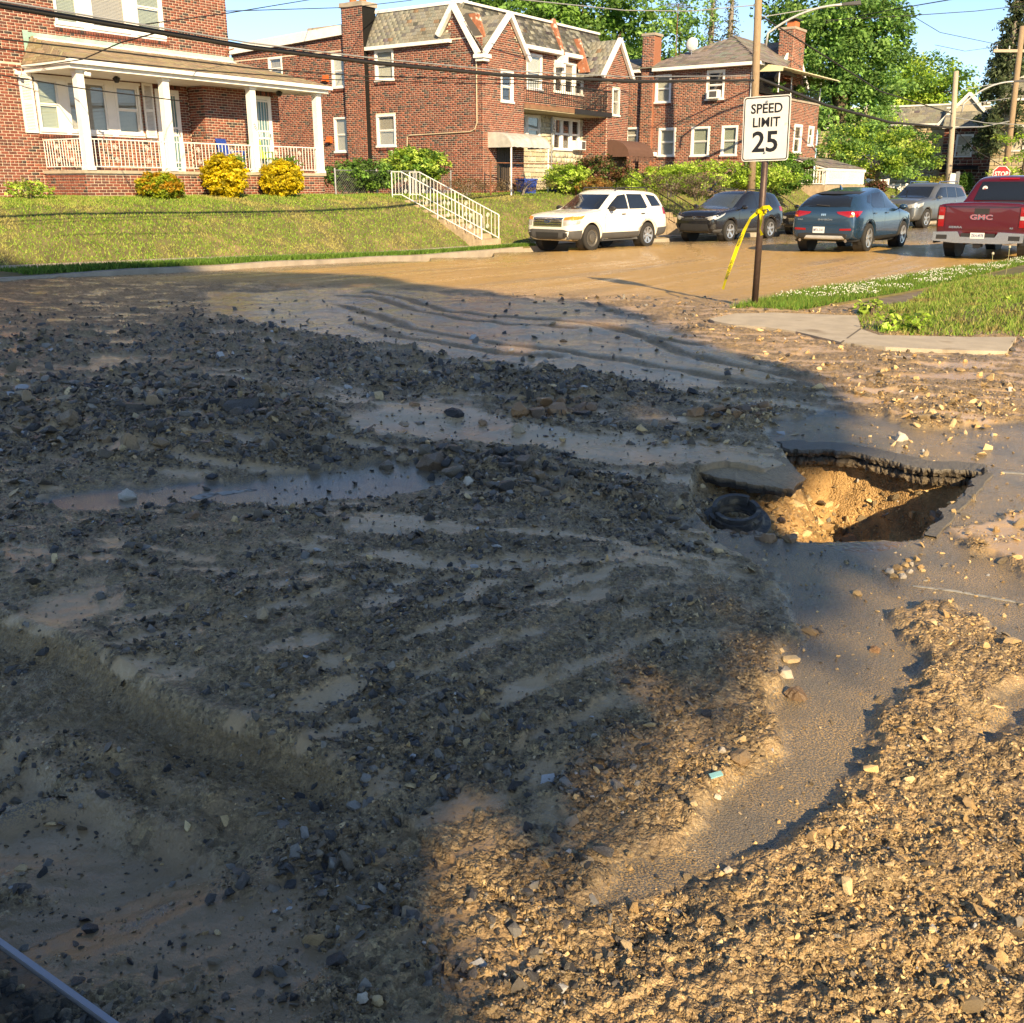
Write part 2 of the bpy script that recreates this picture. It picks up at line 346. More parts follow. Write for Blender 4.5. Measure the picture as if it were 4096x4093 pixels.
def road_z(s, t): return -.025 * np.clip(np.asarray(t) - 8, 0, 9.5) * sstep(12, 24, np.asarray(s))     # the street falls towards its far gutter
def kerbT(s): return np.interp(s, KERB[:, 0], KERB[:, 1])
def toeT(s): return np.interp(s, TOE[:, 0], TOE[:, 1])

def Z3(pts, z=0.0): return GP([(2730 + x * .707, 900 + y * .707) for x, y in pts], z)
pad = Z3([(150, 528), (300, 500), (515, 497), (720, 503), (990, 513), (1010, 585), (1110, 622), (1300, 628), (1600, 632), (1890, 634), (1835, 712), (1500, 706), (1150, 692), (900, 662), (640, 602), (470, 580), (300, 565), (180, 545)], .06)

def ground(x, y):
    "height and surface masks of the road and the mud at plan points"
    x = np.asarray(x, float); y = np.asarray(y, float); P = np.stack([x, y], 1); n = len(x)
    r = np.hypot(x, y); near = r < 27
    asph = np.zeros(n); silt = np.zeros(n); rub = np.zeros(n); track = np.zeros(n); z = np.zeros(n); pit = np.full(n, -9.)
    i = np.where(near & (y > 0.2))[0]
    adist = np.full(n, -.7); pud = np.zeros(n)
    s, t = toST(x, y)
    wob = fbm(x * 3.1, y * 3.1, 4, 5)
    # a broad film of silt with streaks along the flow
    fl = fbm((x * .95 - y * .30) * 1.3, (x * .30 + y * .95) * 4.6, 5, 21, .6)
    fl2 = fbm((x * .75 + y * .66) * 2.4, (-x * .66 + y * .75) * 9.0, 5, 33, .6)
    silt = .95 * sstep(.04, .18, np.where(y > 4, fl, fl2) + .10 * fbm(x * 9, y * 9, 3, 23) + .05 * gnoise(x * 30, y * 30, 24))
    gn = fbm(x * 14, y * 14, 2, 27)
    silt = silt * (1 - .85 * sstep(-.3, .5, x - .35 * (y - 2)) * sstep(4.6, 3.4, y))
    if len(i):
        Pi = P[i]; w = wob[i]
        for k, q in enumerate(ASPH):
            dd = polydist(Pi, q); pud[i] = np.maximum(pud[i], (k != 2) * (k != 1) * sstep(.0, .08, dd + w * .08)); adist[i] = np.maximum(adist[i], dd); asph[i] = np.maximum(asph[i], sstep(-.03, .05, dd + w * .11 * (1 if k < 3 else .5) + .02 * gnoise(Pi[:, 0] * 17, Pi[:, 1] * 17, 4)))
        for q in RUBBLE: rub[i] = np.maximum(rub[i], sstep(-.15, .2, polydist(Pi, q) + w * .35))
        for q in SILT: silt[i] = np.maximum(silt[i], sstep(-.05, .09, polydist(Pi, q) + w * .32 + .06 * gn[i]))
        for q in TRACKS:
            d, sd, al = linedist(Pi, q)
            track[i] = np.maximum(track[i], sstep(.13, .06, d + w * .03))
        silt[i] *= 1 - .9 * track[i]
        pit[i] = polydist(Pi, PIT) + w * .05
    # street beyond: flattened by tyres, streaks along the street
    far = sstep(14.5, 17.5, s + .25 * t + wob * .6)
    near_m = 1 - far
    inroad = (t < kerbT(s) - .02)
    mound = .045 + .04 * fbm(x * .55, y * .55, 3, 3) + .03 * fbm(x * 1.6, y * 1.6, 3, 9)
    # the heap in the middle stands a hand above the washed asphalt
    hm = np.exp(-(((x + .1) / 1.7) ** 2 + ((y - 3.9) / 1.6) ** 2)); mound = mound + .05 * hm
    hl = np.exp(-(((x + 2.1) / 1.6) ** 2 + ((y - 7.2) / 1.0) ** 2)); mound = mound + .07 * hl
    mound = np.maximum(mound, .008) * (.45 + .55 * sstep(0, .6, -adist))
    grit = .75 * (.024 * fbm(x * 9, y * 9, 3, 41) + .020 * np.abs(gnoise(x * 17, y * 23, 43)) + .012 * gnoise(x * 41, y * 47, 47) + .009 * np.abs(gnoise(x * 83, y * 83, 49)))
    clod = np.maximum(0, fbm(x * 5, y * 5, 3, 51) - .05) * .10
    scd = linedist(P, SCARP)[1]; rough_amp = (1 - .93 * silt) * (1 - .6 * track) * (1 - .85 * np.exp(-((scd + .02) / .09) ** 2))
    zm = mound + rough_amp * (grit * (1 + .5 * rub) + clod * (.4 + .5 * rub) + .015 * rub) + silt * .004 * gnoise(x * 7, y * 22, 61)
    # tyre ruts
    ribs = np.zeros(n)
    if len(i):
        Pi = P[i]
        for q in TRACKS:
            d, sd, al = linedist(Pi, q)
            zm[i] += -.014 * np.exp(-(d / .09) ** 2) + .012 * np.exp(-((d - .16) / .05) ** 2) + .004 * np.sin(al * 70 + np.abs(sd) * 30) * sstep(.12, .07, d)
        d, sd, al = linedist(Pi, SCARP); fade = sstep(0, .3, al) * sstep(2.72, 2.35, al) if True else 1
        below = sstep(.045, -.06, sd + .025 * wob[i] + .005 * gnoise(Pi[:, 0] * 50, Pi[:, 1] * 50, 77)) * sstep(-1.6, -.5, -np.abs(sd)) * sstep(2.75, 2.3, al + 0 * al)
        zm[i] += (-.085 * below + .02 * np.exp(-((sd - .03) / .05) ** 2)) * sstep(2.75, 2.2, al)
        rut = sstep(.55, .05, d) * (sd < 0) * sstep(2.75, 2.2, al)
        silt[i] *= (1 - .95 * rut); track[i] = np.maximum(track[i], .8 * rut)
        for q, hgt in ((RIDGE_A, .055), (RIDGE_B, .065)):
            d, sd, al = linedist(Pi, q); L = float(np.sum(np.hypot(*np.diff(q, axis=0).T)))
            e = sstep(0, .25, al) * sstep(L, L - .3, al)
            zm[i] += hgt * e * np.where(sd > 0, np.exp(-(sd / .13) ** 2), np.exp(-(sd / .035) ** 2)) * (1 + .5 * wob[i])
        # a channel of clean asphalt cut by the water
        zm[i] -= .03 * np.exp(-(((Pi[:, 0] - .45) * .8 - (Pi[:, 1] - 2.1) * .55) / .12) ** 2) * np.exp(-(((Pi[:, 0] - .45) ** 2 + (Pi[:, 1] - 2.1) ** 2) / .5))
    za = .0015 * gnoise(x * 60, y * 60, 71)
    zn = zm * (1 - asph) + za * asph
    # far street
    st_streak = fbm(s * .12, t * 2.4, 4, 81)
    zf = .012 + .012 * st_streak + .006 * fbm(x * 4, y * 4, 3, 83) + .005 * fbm(x * 15, y * 15, 2, 85)
    z = zn * near_m + zf * far
    silt = silt * near_m + far * sstep(-.1, .35, st_streak)
    asphf = far * (sstep(-1.5, -.9, t - kerbT(s)) * .75 + .35 * sstep(.2, .45, fbm(s * .1, t * .9, 3, 91)) + .95 * sstep(31, 36, s + .4 * (t - 8) + 2 * wob)).clip(0, 1)
    asph = np.maximum(asph * near_m, asphf); rub = rub * near_m; track = track * near_m
    z = z + road_z(s, t)
    dp = polydist(P, pad); z = np.where(dp > -.25, np.minimum(z, .012 + np.maximum(0, -dp) * .5 + .02 * np.maximum(wob, 0)), z)   # swept off the concrete ramp
    # the sinkhole
    inside = pit > -.2
    k = np.clip(pit, 0, None)
    flo = .13 + .50 * sstep(1.25, 2.15, x + .12 * wob) + .06 * fbm(x * 4, y * 4, 3, 95)
    steep = 1.1 + 2.4 * sstep(1.5, 2.2, x)
    dep = flo * (1 - np.exp(-k * steep / np.maximum(flo, .05)))
    dep = dep * sstep(0, .03, k)
    z = np.where(k > 0, np.minimum(z, .02) * np.exp(-k * 25) - dep + .028 * fbm(x * 11, y * 11, 4, 97) * sstep(0, .06, k) + .03 * np.abs(gnoise(x * 17, y * 17, 98)) * sstep(0, .1, k), z)
    inp = sstep(0, .04, k); asph = asph * (1 - inp); silt = silt * (1 - inp); rub = np.maximum(rub, .5 * inp); track = track * (1 - inp)
    z = np.where(t > kerbT(s) + .2, -.55, z)                 # under the lawns
    return z, dict(asph=asph, silt=silt, rub=rub, track=track, pit=inp, far=far, pud=pud)

# sheet with rings and spokes that widen with the distance from the camera's side of the street
ang = np.concatenate([np.arange(-180, -34, 2.4), np.arange(-34, 34, .088), np.arange(34, 180, 2.4)]) * math.pi / 180
rad = [0.25, .6, .9]; rr = 1.12
while rr < 26: rad.append(rr); rr *= 1.0050
while rr < 1500: rad.append(rr); rr *= 1.09
rad = np.array(rad); na, nr = len(ang), len(rad)
AX, RX = np.meshgrid(ang, rad); gx = (np.sin(AX) * RX).ravel(); gy = (np.cos(AX) * RX).ravel()
gz, gm = ground(gx, gy)
ii, jj = np.meshgrid(np.arange(nr - 1), np.arange(na), indexing='ij'); j2 = (jj + 1) % na
GF = np.stack([ii * na + jj, ii * na + j2, (ii + 1) * na + j2, (ii + 1) * na + jj], -1).reshape(-1, 4)[:, ::-1]
me = np_mesh('ground', np.stack([gx, gy, gz], 1), GF, smooth=True)
for k, v in gm.items():
    at = me.attributes.new(k, 'FLOAT', 'POINT'); at.data.foreach_set('value', v.astype(np.float32))
gm_ = bpy.data.materials.new('mud_and_asphalt'); gm_.use_nodes = True
n = gm_.node_tree.nodes; l = gm_.node_tree.links; B = n['Principled BSDF']
def A_(nm): a = n.new('ShaderNodeAttribute'); a.attribute_name = nm; return a.outputs['Fac']
geo = n.new('ShaderNodeNewGeometry')
def NZ(scale, det=5, rough=.6, vec=None, dist=0.0):
    q = n.new('ShaderNodeTexNoise'); q.inputs['Scale'].default_value = scale; q.inputs['Detail'].default_value = det; q.inputs['Roughness'].default_value = rough
    q.inputs['Distortion'].default_value = dist
    l.new(vec or geo.outputs['Position'], q.inputs['Vector']); return q.outputs[0]
def MR(x, a, b, c=0.0, d=1.0):
    q = n.new('ShaderNodeMapRange'); q.inputs[1].default_value = a; q.inputs[2].default_value = b; q.inputs[3].default_value = c; q.inputs[4].default_value = d
    l.new(x, q.inputs[0]); return q.outputs[0]
def MIX(f, a, b):
    q = n.new('ShaderNodeMix'); q.data_type = 'RGBA'
    if hasattr(f, 'is_linked'): l.new(f, q.inputs[0])
    else: q.inputs[0].default_value = f
    for s_, c_ in ((6, a), (7, b)):
        if hasattr(c_, 'is_linked'): l.new(c_, q.inputs[s_])
        else: q.inputs[s_].default_value = (*c_, 1)
    return q.outputs[2]
def MATH(op, a, b):
    q = n.new('ShaderNodeMath'); q.operation = op; q.use_clamp = False
    for s_, c_ in ((0, a), (1, b)):
        if hasattr(c_, 'is_linked'): l.new(c_, q.inputs[s_])
        else: q.inputs[s_].default_value = c_
    return q.outputs[0]
a_asph, a_silt, a_rub, a_track, a_pit, a_far = [A_(k) for k in ('asph', 'silt', 'rub', 'track', 'pit', 'far')]; a_pud = A_('pud')
vor = n.new('ShaderNodeTexVoronoi'); vor.inputs['Scale'].default_value = 75; l.new(geo.outputs['Position'], vor.inputs['Vector'])
vor2 = n.new('ShaderNodeTexVoronoi'); vor2.inputs['Scale'].default_value = 190; l.new(geo.outputs['Position'], vor2.inputs['Vector'])
sepc = n.new('ShaderNodeSeparateColor'); l.new(vor.outputs['Color'], sepc.inputs[0])
big = NZ(1.3, 2); fine = NZ(38, 3, .7); grain = NZ(260, 1, .7); mid = NZ(7, 4, .65)
gravel = MIX(MR(sepc.outputs[0], 0, 1), (.065, .050, .034), (.54, .385, .20))         # each pebble its own tone
mud = MIX(MR(mid, .35, .65), (.125, .088, .050), (.40, .265, .135))
loose = MIX(MR(fine, .38, .62), mud, gravel)
silt_c = MIX(MR(big, .3, .7), (.42, .275, .145), (.55, .37, .20))
silt_c = MIX(MR(grain, .62, .72, 0, .35), silt_c, (.66, .48, .28))
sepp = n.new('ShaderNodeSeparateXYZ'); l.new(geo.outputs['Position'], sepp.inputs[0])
near_left = MATH('MULTIPLY', MR(MATH('ADD', sepp.outputs[1], MATH('MULTIPLY', mid, 1.2)), 2.6, 3.6, 1, 0), MR(MATH('ADD', sepp.outputs[0], MATH('MULTIPLY', mid, .6)), .0, .7, 1, 0))    # mask: silt gets darker towards the near left
silt_c = MIX(MATH('MULTIPLY', near_left, .72), silt_c, (.15, .098, .052))
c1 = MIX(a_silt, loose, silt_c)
c1 = MIX(MATH('MULTIPLY', a_track, .75), c1, MIX(MR(fine, .35, .65), (.17, .11, .052), (.40, .25, .11)))
c1 = MIX(MATH('MULTIPLY', a_pit, .85), c1, MIX(MR(mid, .35, .65), (.26, .155, .065), (.52, .32, .135)))
c1 = MIX(MATH('MULTIPLY', a_far, .8), c1, MIX(MR(fine, .3, .7), (.46, .28, .085), (.60, .375, .12)))
pits = MR(NZ(150, 2, .65), .46, .58)
asph_c = MIX(MR(grain, .45, .62), (.095, .09, .08), (.20, .178, .14))
film = MIX(MR(NZ(2.6, 2), .38, .60, .25, 1.0), (0, 0, 0), (1, 1, 1))
asph_c = MIX(MATH('MULTIPLY', pits, film), asph_c, (.44, .29, .13))
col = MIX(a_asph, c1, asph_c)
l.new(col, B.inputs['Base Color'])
wet = MR(NZ(3.4, 3, .7), .35, .65)
rg = MATH('ADD', MATH('MULTIPLY', a_silt, -.22), MATH('ADD', .56, MATH('MULTIPLY', wet, -.20)))
rg = MATH('ADD', rg, MATH('MULTIPLY', a_asph, -.02)); rg = MATH('MAXIMUM', MATH('ADD', MATH('ADD', rg, MATH('MULTIPLY', a_asph, -.20)), MATH('MULTIPLY', a_pud, -.26)), .10)
l.new(rg, B.inputs['Roughness']); B.inputs['Specular IOR Level'].default_value = .36
hgt = MATH('ADD', MATH('MULTIPLY', vor.outputs['Distance'], -.9), MATH('MULTIPLY', fine, 1.1))
hgt = MATH('ADD', hgt, MATH('MULTIPLY', vor2.outputs['Distance'], -.35))
notsilt = MATH('SUBTRACT', 1.0, MATH('MULTIPLY', a_silt, .93)); nota = MATH('SUBTRACT', 1.0, a_asph)
hgt = MATH('MULTIPLY', hgt, MATH('MULTIPLY', notsilt, nota))
hgt = MATH('ADD', hgt, MATH('MULTIPLY', MATH('MULTIPLY', NZ(170, 1, .6), MATH('SUBTRACT', .38, MATH('MULTIPLY', a_pud, .33))), a_asph)); hgt = MATH('ADD', hgt, MATH('MULTIPLY', grain, .10))
bp = n.new('ShaderNodeBump'); bp.inputs['Strength'].default_value = .85; bp.inputs['Distance'].default_value = .012
l.new(hgt, bp.inputs['Height']); l.new(bp.outputs[0], B.inputs['Normal'])
M['mud'] = gm_
tag(link('ground', me, gm_), kind='structure', label='muddy washed-out road surface of silt, gravel and bare asphalt with a sinkhole')

# ---------------------------------------------------------------- pavements, kerbs, lawn bank
def strip(name, rows, m, thick=.12, label=None):
    "sheet between two plan polylines with a real edge; rows = list of lists of (x, y, z)"
    mb = MB(); nn = len(rows[0])
    for r_ in rows: mb.v += [tuple(p) for p in r_]; mb.c += [(.5, .5, .5)] * nn
    for a in range(len(rows) - 1):
        for b in range(nn - 1): mb.f.append((a * nn + b, a * nn + b + 1, (a + 1) * nn + b + 1, (a + 1) * nn + b))
    o = len(mb.v)
    for r_ in (rows[0], rows[-1]):
        base = len(mb.v); mb.v += [tuple(p) for p in r_] + [(p[0], p[1], p[2] - thick) for p in r_]; mb.c += [(.5, .5, .5)] * (2 * nn)
        for b in range(nn - 1): mb.f.append((base + b, base + b + 1, base + nn + b + 1, base + nn + b))
    ob = mb.build(name, m, fix=False); tag(ob, kind='structure', label=label); return ob
def Wt(s, t, z): v = W(s, t, z); return (v.x, v.y, v.z)
ss = np.concatenate([np.arange(-12, 45, .5), np.arange(45, 150, 3)])
kz = .11
def kzf(s): return .11 + float(road_z(s, kerbT(s)))
strip('kerb', [[Wt(s, kerbT(s) + d, kzf(s) + h_ + .01 * math.sin(s * 1.7)) for s in ss] for d, h_ in ((0, 0), (.16, .01))], M['kerbm'], .2, 'pale concrete kerb along the far side of the street')
pav = strip('pavement', [[Wt(s, toeT(s) - 1.32 + d, kzf(s) + .012 + .01 * d) for s in ss] for d in (0, .7, 1.32)], M['concrete'], .1, 'narrow concrete pavement below the lawn')
M['soil'] = mat('lawn_soil', (.14, .125, .05), .95, var=.45, vscale=2.2, bump=.5, bscale=30, dark=((.23, .165, .085), .55, 1.1))
strip('verge', [[Wt(s, kerbT(s) + .162 + (toeT(s) - 1.33 - kerbT(s) - .162) * f, kzf(s) + .006 + .03 * math.sin(f * 3.1)) for s in ss] for f in (0, .25, .5, .75, 1)], M['soil'], .05, 'strip of earth between kerb and pavement')
TOPZ = 1.36
def lawn_z(s, t):
    "the bank rises from the pavement to the houses"
    toe = toeT(s); w_ = np.interp(s, [10, 24, 32, 45, 60], [4.0, 3.9, 3.4, 2.6, 3.4]); f = np.clip((t - toe) / w_, 0, 1)
    prof = np.interp(f, [0, .1, .35, .65, .85, 1], [.0, .16, .52, .86, .97, 1.0])
    top = np.interp(s, [10, 30, 45, 60, 90], [TOPZ, TOPZ, 1.75, 1.7, .5])
    kb = .11 + road_z(s, kerbT(s)); z = kb + .02 + (top - kb) * prof + .03 * gnoise(np.asarray(s) * .7, np.asarray(t) * .7, 3) * np.minimum(f * 4, 1)
    return z
ls = np.concatenate([np.arange(-14, 50, .4), np.arange(50, 150, 3)]); lf = np.concatenate([np.linspace(0, 4.6, 24), [6, 9, 14, 22, 40]])
LS, LFm = np.meshgrid(ls, lf); LT = toeT(LS) + LFm; LZ = lawn_z(LS, LT)
LX = LS * UX + LT * NX; LY = LS * UY + LT * NY; a_, b_ = LS.shape
ii, jj = np.meshgrid(np.arange(a_ - 1), np.arange(b_ - 1), indexing='ij')
LF4 = np.stack([ii * b_ + jj, ii * b_ + jj + 1, (ii + 1) * b_ + jj + 1, (ii + 1) * b_ + jj], -1).reshape(-1, 4)[:, ::-1]
tag(link('lawn_bank', np_mesh('lawn_bank', np.stack([LX, LY, LZ], -1).reshape(-1, 3), LF4, smooth=True), M['soil']), kind='structure', label='grassy bank rising from the pavement to the brick houses')

# corner on the right: concrete ramp, verge with clover, low grass bank
mb = MB(); mb.prism([(p[0], p[1], .055 + .004 * i % .01) for i, p in enumerate(pad)], (0, 0, -.16))
ramp = tag(mb.build('ramp_slab', M['concrete']), kind='structure', label='pale concrete corner ramp half covered by grit')
for a, b in (((515, 497), (385, 572)), ((1010, 585), (900, 664))):          # scored joints, cut as dark grooves in thin strips
    pa, pb = Z3([a, b], .06); d = (pb - pa) / np.linalg.norm(pb - pa); q = np.array([-d[1], d[0]]) * .012
    MB().prism([(*(pa + q), .0585), (*(pa - q), .0585), (*(pb - q), .0585), (*(pb + q), .0585)], (0, 0, .0025)).build('joint', mat('joint_dark', (.12, .10, .08), .95), ramp)
VERGE = Z3([(262, 475), (420, 440), (600, 398), (820, 362), (1030, 338), (1260, 300), (1500, 258), (1740, 232), (1990, 185), (1990, 215), (1420, 350), (1230, 388), (900, 442), (650, 492), (400, 482)], .05)
BANK = np.vstack([Z3([(1005, 530), (1060, 475), (1270, 432), (1420, 352), (1740, 240)], .05), [G(4096, 1040, .05)], [(17, 27)], [(20, 14)], [(9, 10.6)], Z3([(1932, 625), (1600, 622), (1300, 618), (1110, 608), (1012, 580)], .05)])
def bank_z(x, y):
    d = polydist(np.stack([x, y], 1), BANK)
    return np.where(d > -.02, .03 + .42 * sstep(0, 3.6, d) + .10 * sstep(2, 6, d) + .03 * gnoise(x * 1.3, y * 1.3, 8) * sstep(0, .5, d), -.3)
bx = np.arange(3.6, 20, .16); by = np.arange(9.5, 28, .16); BXm, BYm = np.meshgrid(bx, by); BZ = bank_z(BXm.ravel(), BYm.ravel())
a_, b_ = BXm.shape; ii, jj = np.meshgrid(np.arange(a_ - 1), np.arange(b_ - 1), indexing='ij')
BF = np.stack([ii * b_ + jj, ii * b_ + jj + 1, (ii + 1) * b_ + jj + 1, (ii + 1) * b_ + jj], -1).reshape(-1, 4)
keep = (BZ[BF] > -.29).any(1); tag(link('grass_bank', np_mesh('grass_bank', np.stack([BXm.ravel(), BYm.ravel(), BZ], 1), BF[keep], smooth=True), M['soil']), kind='structure', label='low grass bank at the street corner')
mb = MB(); mb.prism([(p[0], p[1], .06) for p in VERGE], (0, 0, -.16)); tag(mb.build('corner_verge', M['soil']), kind='structure', label='earth of the narrow clover verge at the corner')
PATH = Z3([(650, 494), (900, 444), (1230, 390), (1425, 353), (1270, 436), (1060, 478), (1000, 512), (720, 501)], .03)
mb = MB(); mb.prism([(p[0], p[1], .03) for p in PATH], (0, 0, -.1)); tag(mb.build('muddy_pavement', mat('muddy_concrete', (.19, .145, .095), .7, var=.4, vscale=3, bump=.3)), kind='structure', label='mud covered pavement between verge and grass bank')

# ---------------------------------------------------------------- broken asphalt round the hole, water in it
M['asphslab'] = mat('broken_asphalt', rough=.55, attr='bcol', var=.35, vscale=45, bump=.7, bscale=90)
def crust(name, rim, outw, top=.007, thick=.105, label=None, wd=1.0):
    "road crust along a broken rim: flat top, rough layered face, hollow beneath"
    mb = MB(); m_ = 90
    seg = np.linspace(0, len(rim) - 1, m_); base = np.array([[np.interp(q, np.arange(len(rim)), rim[:, k]) for k in (0, 1)] for q in seg])
    tan = np.gradient(base, axis=0); tan /= np.linalg.norm(tan, axis=1)[:, None]; nor = np.stack([-tan[:, 1], tan[:, 0]], 1) * outw
    j = .035 * gnoise(seg * 1.7, seg * 0 + 2.2, 5) + .02 * gnoise(seg * 5.1, seg * 0 + 1.1, 6)
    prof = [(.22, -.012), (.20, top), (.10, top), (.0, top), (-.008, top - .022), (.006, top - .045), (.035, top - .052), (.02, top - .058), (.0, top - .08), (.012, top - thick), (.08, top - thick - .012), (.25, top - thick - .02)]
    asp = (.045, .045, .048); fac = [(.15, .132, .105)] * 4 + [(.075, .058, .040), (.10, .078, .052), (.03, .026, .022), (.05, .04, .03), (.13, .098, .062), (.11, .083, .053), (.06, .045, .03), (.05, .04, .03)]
    P_ = len(prof)
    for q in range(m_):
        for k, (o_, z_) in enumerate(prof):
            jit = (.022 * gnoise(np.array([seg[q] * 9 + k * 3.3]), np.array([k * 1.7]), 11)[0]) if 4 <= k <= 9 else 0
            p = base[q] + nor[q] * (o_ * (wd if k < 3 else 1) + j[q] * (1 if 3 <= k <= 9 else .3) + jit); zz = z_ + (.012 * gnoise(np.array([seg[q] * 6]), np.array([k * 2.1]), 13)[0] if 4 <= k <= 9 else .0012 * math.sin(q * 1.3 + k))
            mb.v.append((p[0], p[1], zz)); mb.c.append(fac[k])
    for q in range(m_ - 1):
        for k in range(P_ - 1): mb.f.append((q * P_ + k, q * P_ + k + 1, (q + 1) * P_ + k + 1, (q + 1) * P_ + k))
    return tag(mb.build(name, M['asphslab']), kind='structure', label=label)
rimB = GP([(3100, 1770), (3160, 1800), (3240, 1806), (3330, 1800), (3450, 1822), (3560, 1846), (3660, 1872), (3760, 1884), (3860, 1884), (3925, 1893)])
crust('asphalt_crust', rimB, 1, label='undercut broken asphalt edge along the back of the sinkhole')
rimR = GP([(3925, 1893), (3895, 1935), (3845, 1985), (3795, 2035), (3740, 2092), (3690, 2146)])
crust('asphalt_crust', rimR, 1, top=.011, thick=.09, wd=.3, label='broken asphalt edge along the right side of the sinkhole')
def tilted_slab(name, poly, zf, zb, thick, label, cat):
    P_ = GP(poly); y0, y1 = P_[:, 1].min(), P_[:, 1].max(); mb = MB(); pts = []
    for i in range(len(P_)):
        a, b = P_[i], P_[(i + 1) % len(P_)]
        for k in range(5):
            q = a + (b - a) * k / 5 + rng.normal(0, .008, 2); pts.append((q[0], q[1], zf + (zb - zf) * (q[1] - y0) / (y1 - y0)))
    c = np.mean(pts, 0); nn = len(pts); mb.v.append(tuple(c)); mb.c.append((.43, .29, .155))
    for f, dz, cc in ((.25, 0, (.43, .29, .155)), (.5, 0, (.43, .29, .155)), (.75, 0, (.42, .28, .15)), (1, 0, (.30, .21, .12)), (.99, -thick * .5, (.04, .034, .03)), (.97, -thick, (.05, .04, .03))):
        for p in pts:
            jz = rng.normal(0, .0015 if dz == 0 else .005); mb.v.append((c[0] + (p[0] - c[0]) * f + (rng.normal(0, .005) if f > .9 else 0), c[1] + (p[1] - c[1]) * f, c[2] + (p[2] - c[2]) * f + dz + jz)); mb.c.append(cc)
    mb.f += [(0, 1 + i, 1 + (i + 1) % nn) for i in range(nn)]
    for q in range(5): mb.f += [(1 + q * nn + i, 1 + q * nn + (i + 1) % nn, 1 + (q + 1) * nn + (i + 1) % nn, 1 + (q + 1) * nn + i) for i in range(nn)]
    return tag(mb.build(name, M['asphslab']), label, cat)
tilted_slab('asphalt_slab', [(2742, 1888), (2800, 1903), (2900, 1923), (3000, 1943), (3100, 1958), (3170, 1965), (3215, 1925), (3150, 1850), (3050, 1800), (2900, 1780), (2760, 1790), (2690, 1835)], .012, .035, .055, 'silt covered broken slab of asphalt overhanging the manhole ring', 'slab')
wp = GP([(3480, 2150), (3600, 2150), (3700, 2140), (3760, 2060), (3800, 1990), (3700, 1950), (3560, 1960), (3480, 2050)], 0)
mb = MB(); mb.prism([(p[0], p[1], -.42) for p in wp], (0, 0, -.05))
tag(mb.build('water', mat('muddy_water', (.11, .075, .04), .05, bump=.12, bscale=14, spec=.6)), kind='structure', label='pool of brown water at the bottom of the sinkhole')
wt = GP([(3260, 2178), (3330, 2158), (3420, 2150), (3520, 2146), (3600, 2144), (3665, 2148), (3650, 2172), (3600, 2190), (3530, 2206), (3450, 2212), (3360, 2204), (3300, 2192)], 0)
wc = wt.mean(0); mb = MB(); nn = len(wt)                    # a film that follows the road and thins out towards its edge
for f_ in (0, .3, .55, .8, 1.0):
    for p in (wt if f_ else wt[:1]):
        q = wc + (p - wc) * f_; mb.v.append((q[0], q[1], float(ground(q[:1], q[1:])[0][0]) * .3 + .009 - .010 * f_ ** 3)); mb.c.append((.5, .5, .5))
mb.f += [(0, 1 + i, 1 + (i + 1) % nn) for i in range(nn)]
for r_ in range(3): mb.f += [(1 + r_ * nn + i, 1 + (r_ + 1) * nn + i, 1 + (r_ + 1) * nn + (i + 1) % nn, 1 + r_ * nn + (i + 1) % nn) for i in range(nn)]
tag(mb.build('water_spill', mat('spilling_water', (.16, .105, .055), .07, bump=.6, bscale=30, spec=.6), smooth=True), kind='structure', label='thin sheet of brown water spilling over the near lip of the sinkhole')
# worn white road line left on the bare asphalt patches
M['line'] = mat('worn_road_paint', (.34, .33, .30), .7, var=.3, vscale=20, dark=((.09, .08, .07), .52, 22))
def road_line(pts, lab, grp=None):
    q = GP(pts); mb = MB(); mb.prism([(p[0], p[1], .0) for p in q], (0, 0, .0028))
    tag(mb.build('road_line', M['line']), kind='structure', label=lab)
for q_ in ([(760, 1992), (800, 1978), (850, 1972), (870, 1978), (840, 1990), (790, 1999)], [(865, 1972), (900, 1966), (960, 1962), (985, 1966), (940, 1975), (890, 1982)], [(975, 1961), (1010, 1957), (1030, 1960), (1000, 1966)]): road_line(q_, 'fragment of white road line on the wet asphalt patch')
road_line([(3650, 2343), (3820, 2363), (4096, 2413), (4200, 2437), (4200, 2442), (4096, 2418), (3815, 2368), (3650, 2347)], 'thin worn white line across the asphalt before the sinkhole')
road_line([(4010, 1888), (4110, 1893), (4110, 1899), (4012, 1893)], 'short white dash on the asphalt right of the sinkhole')
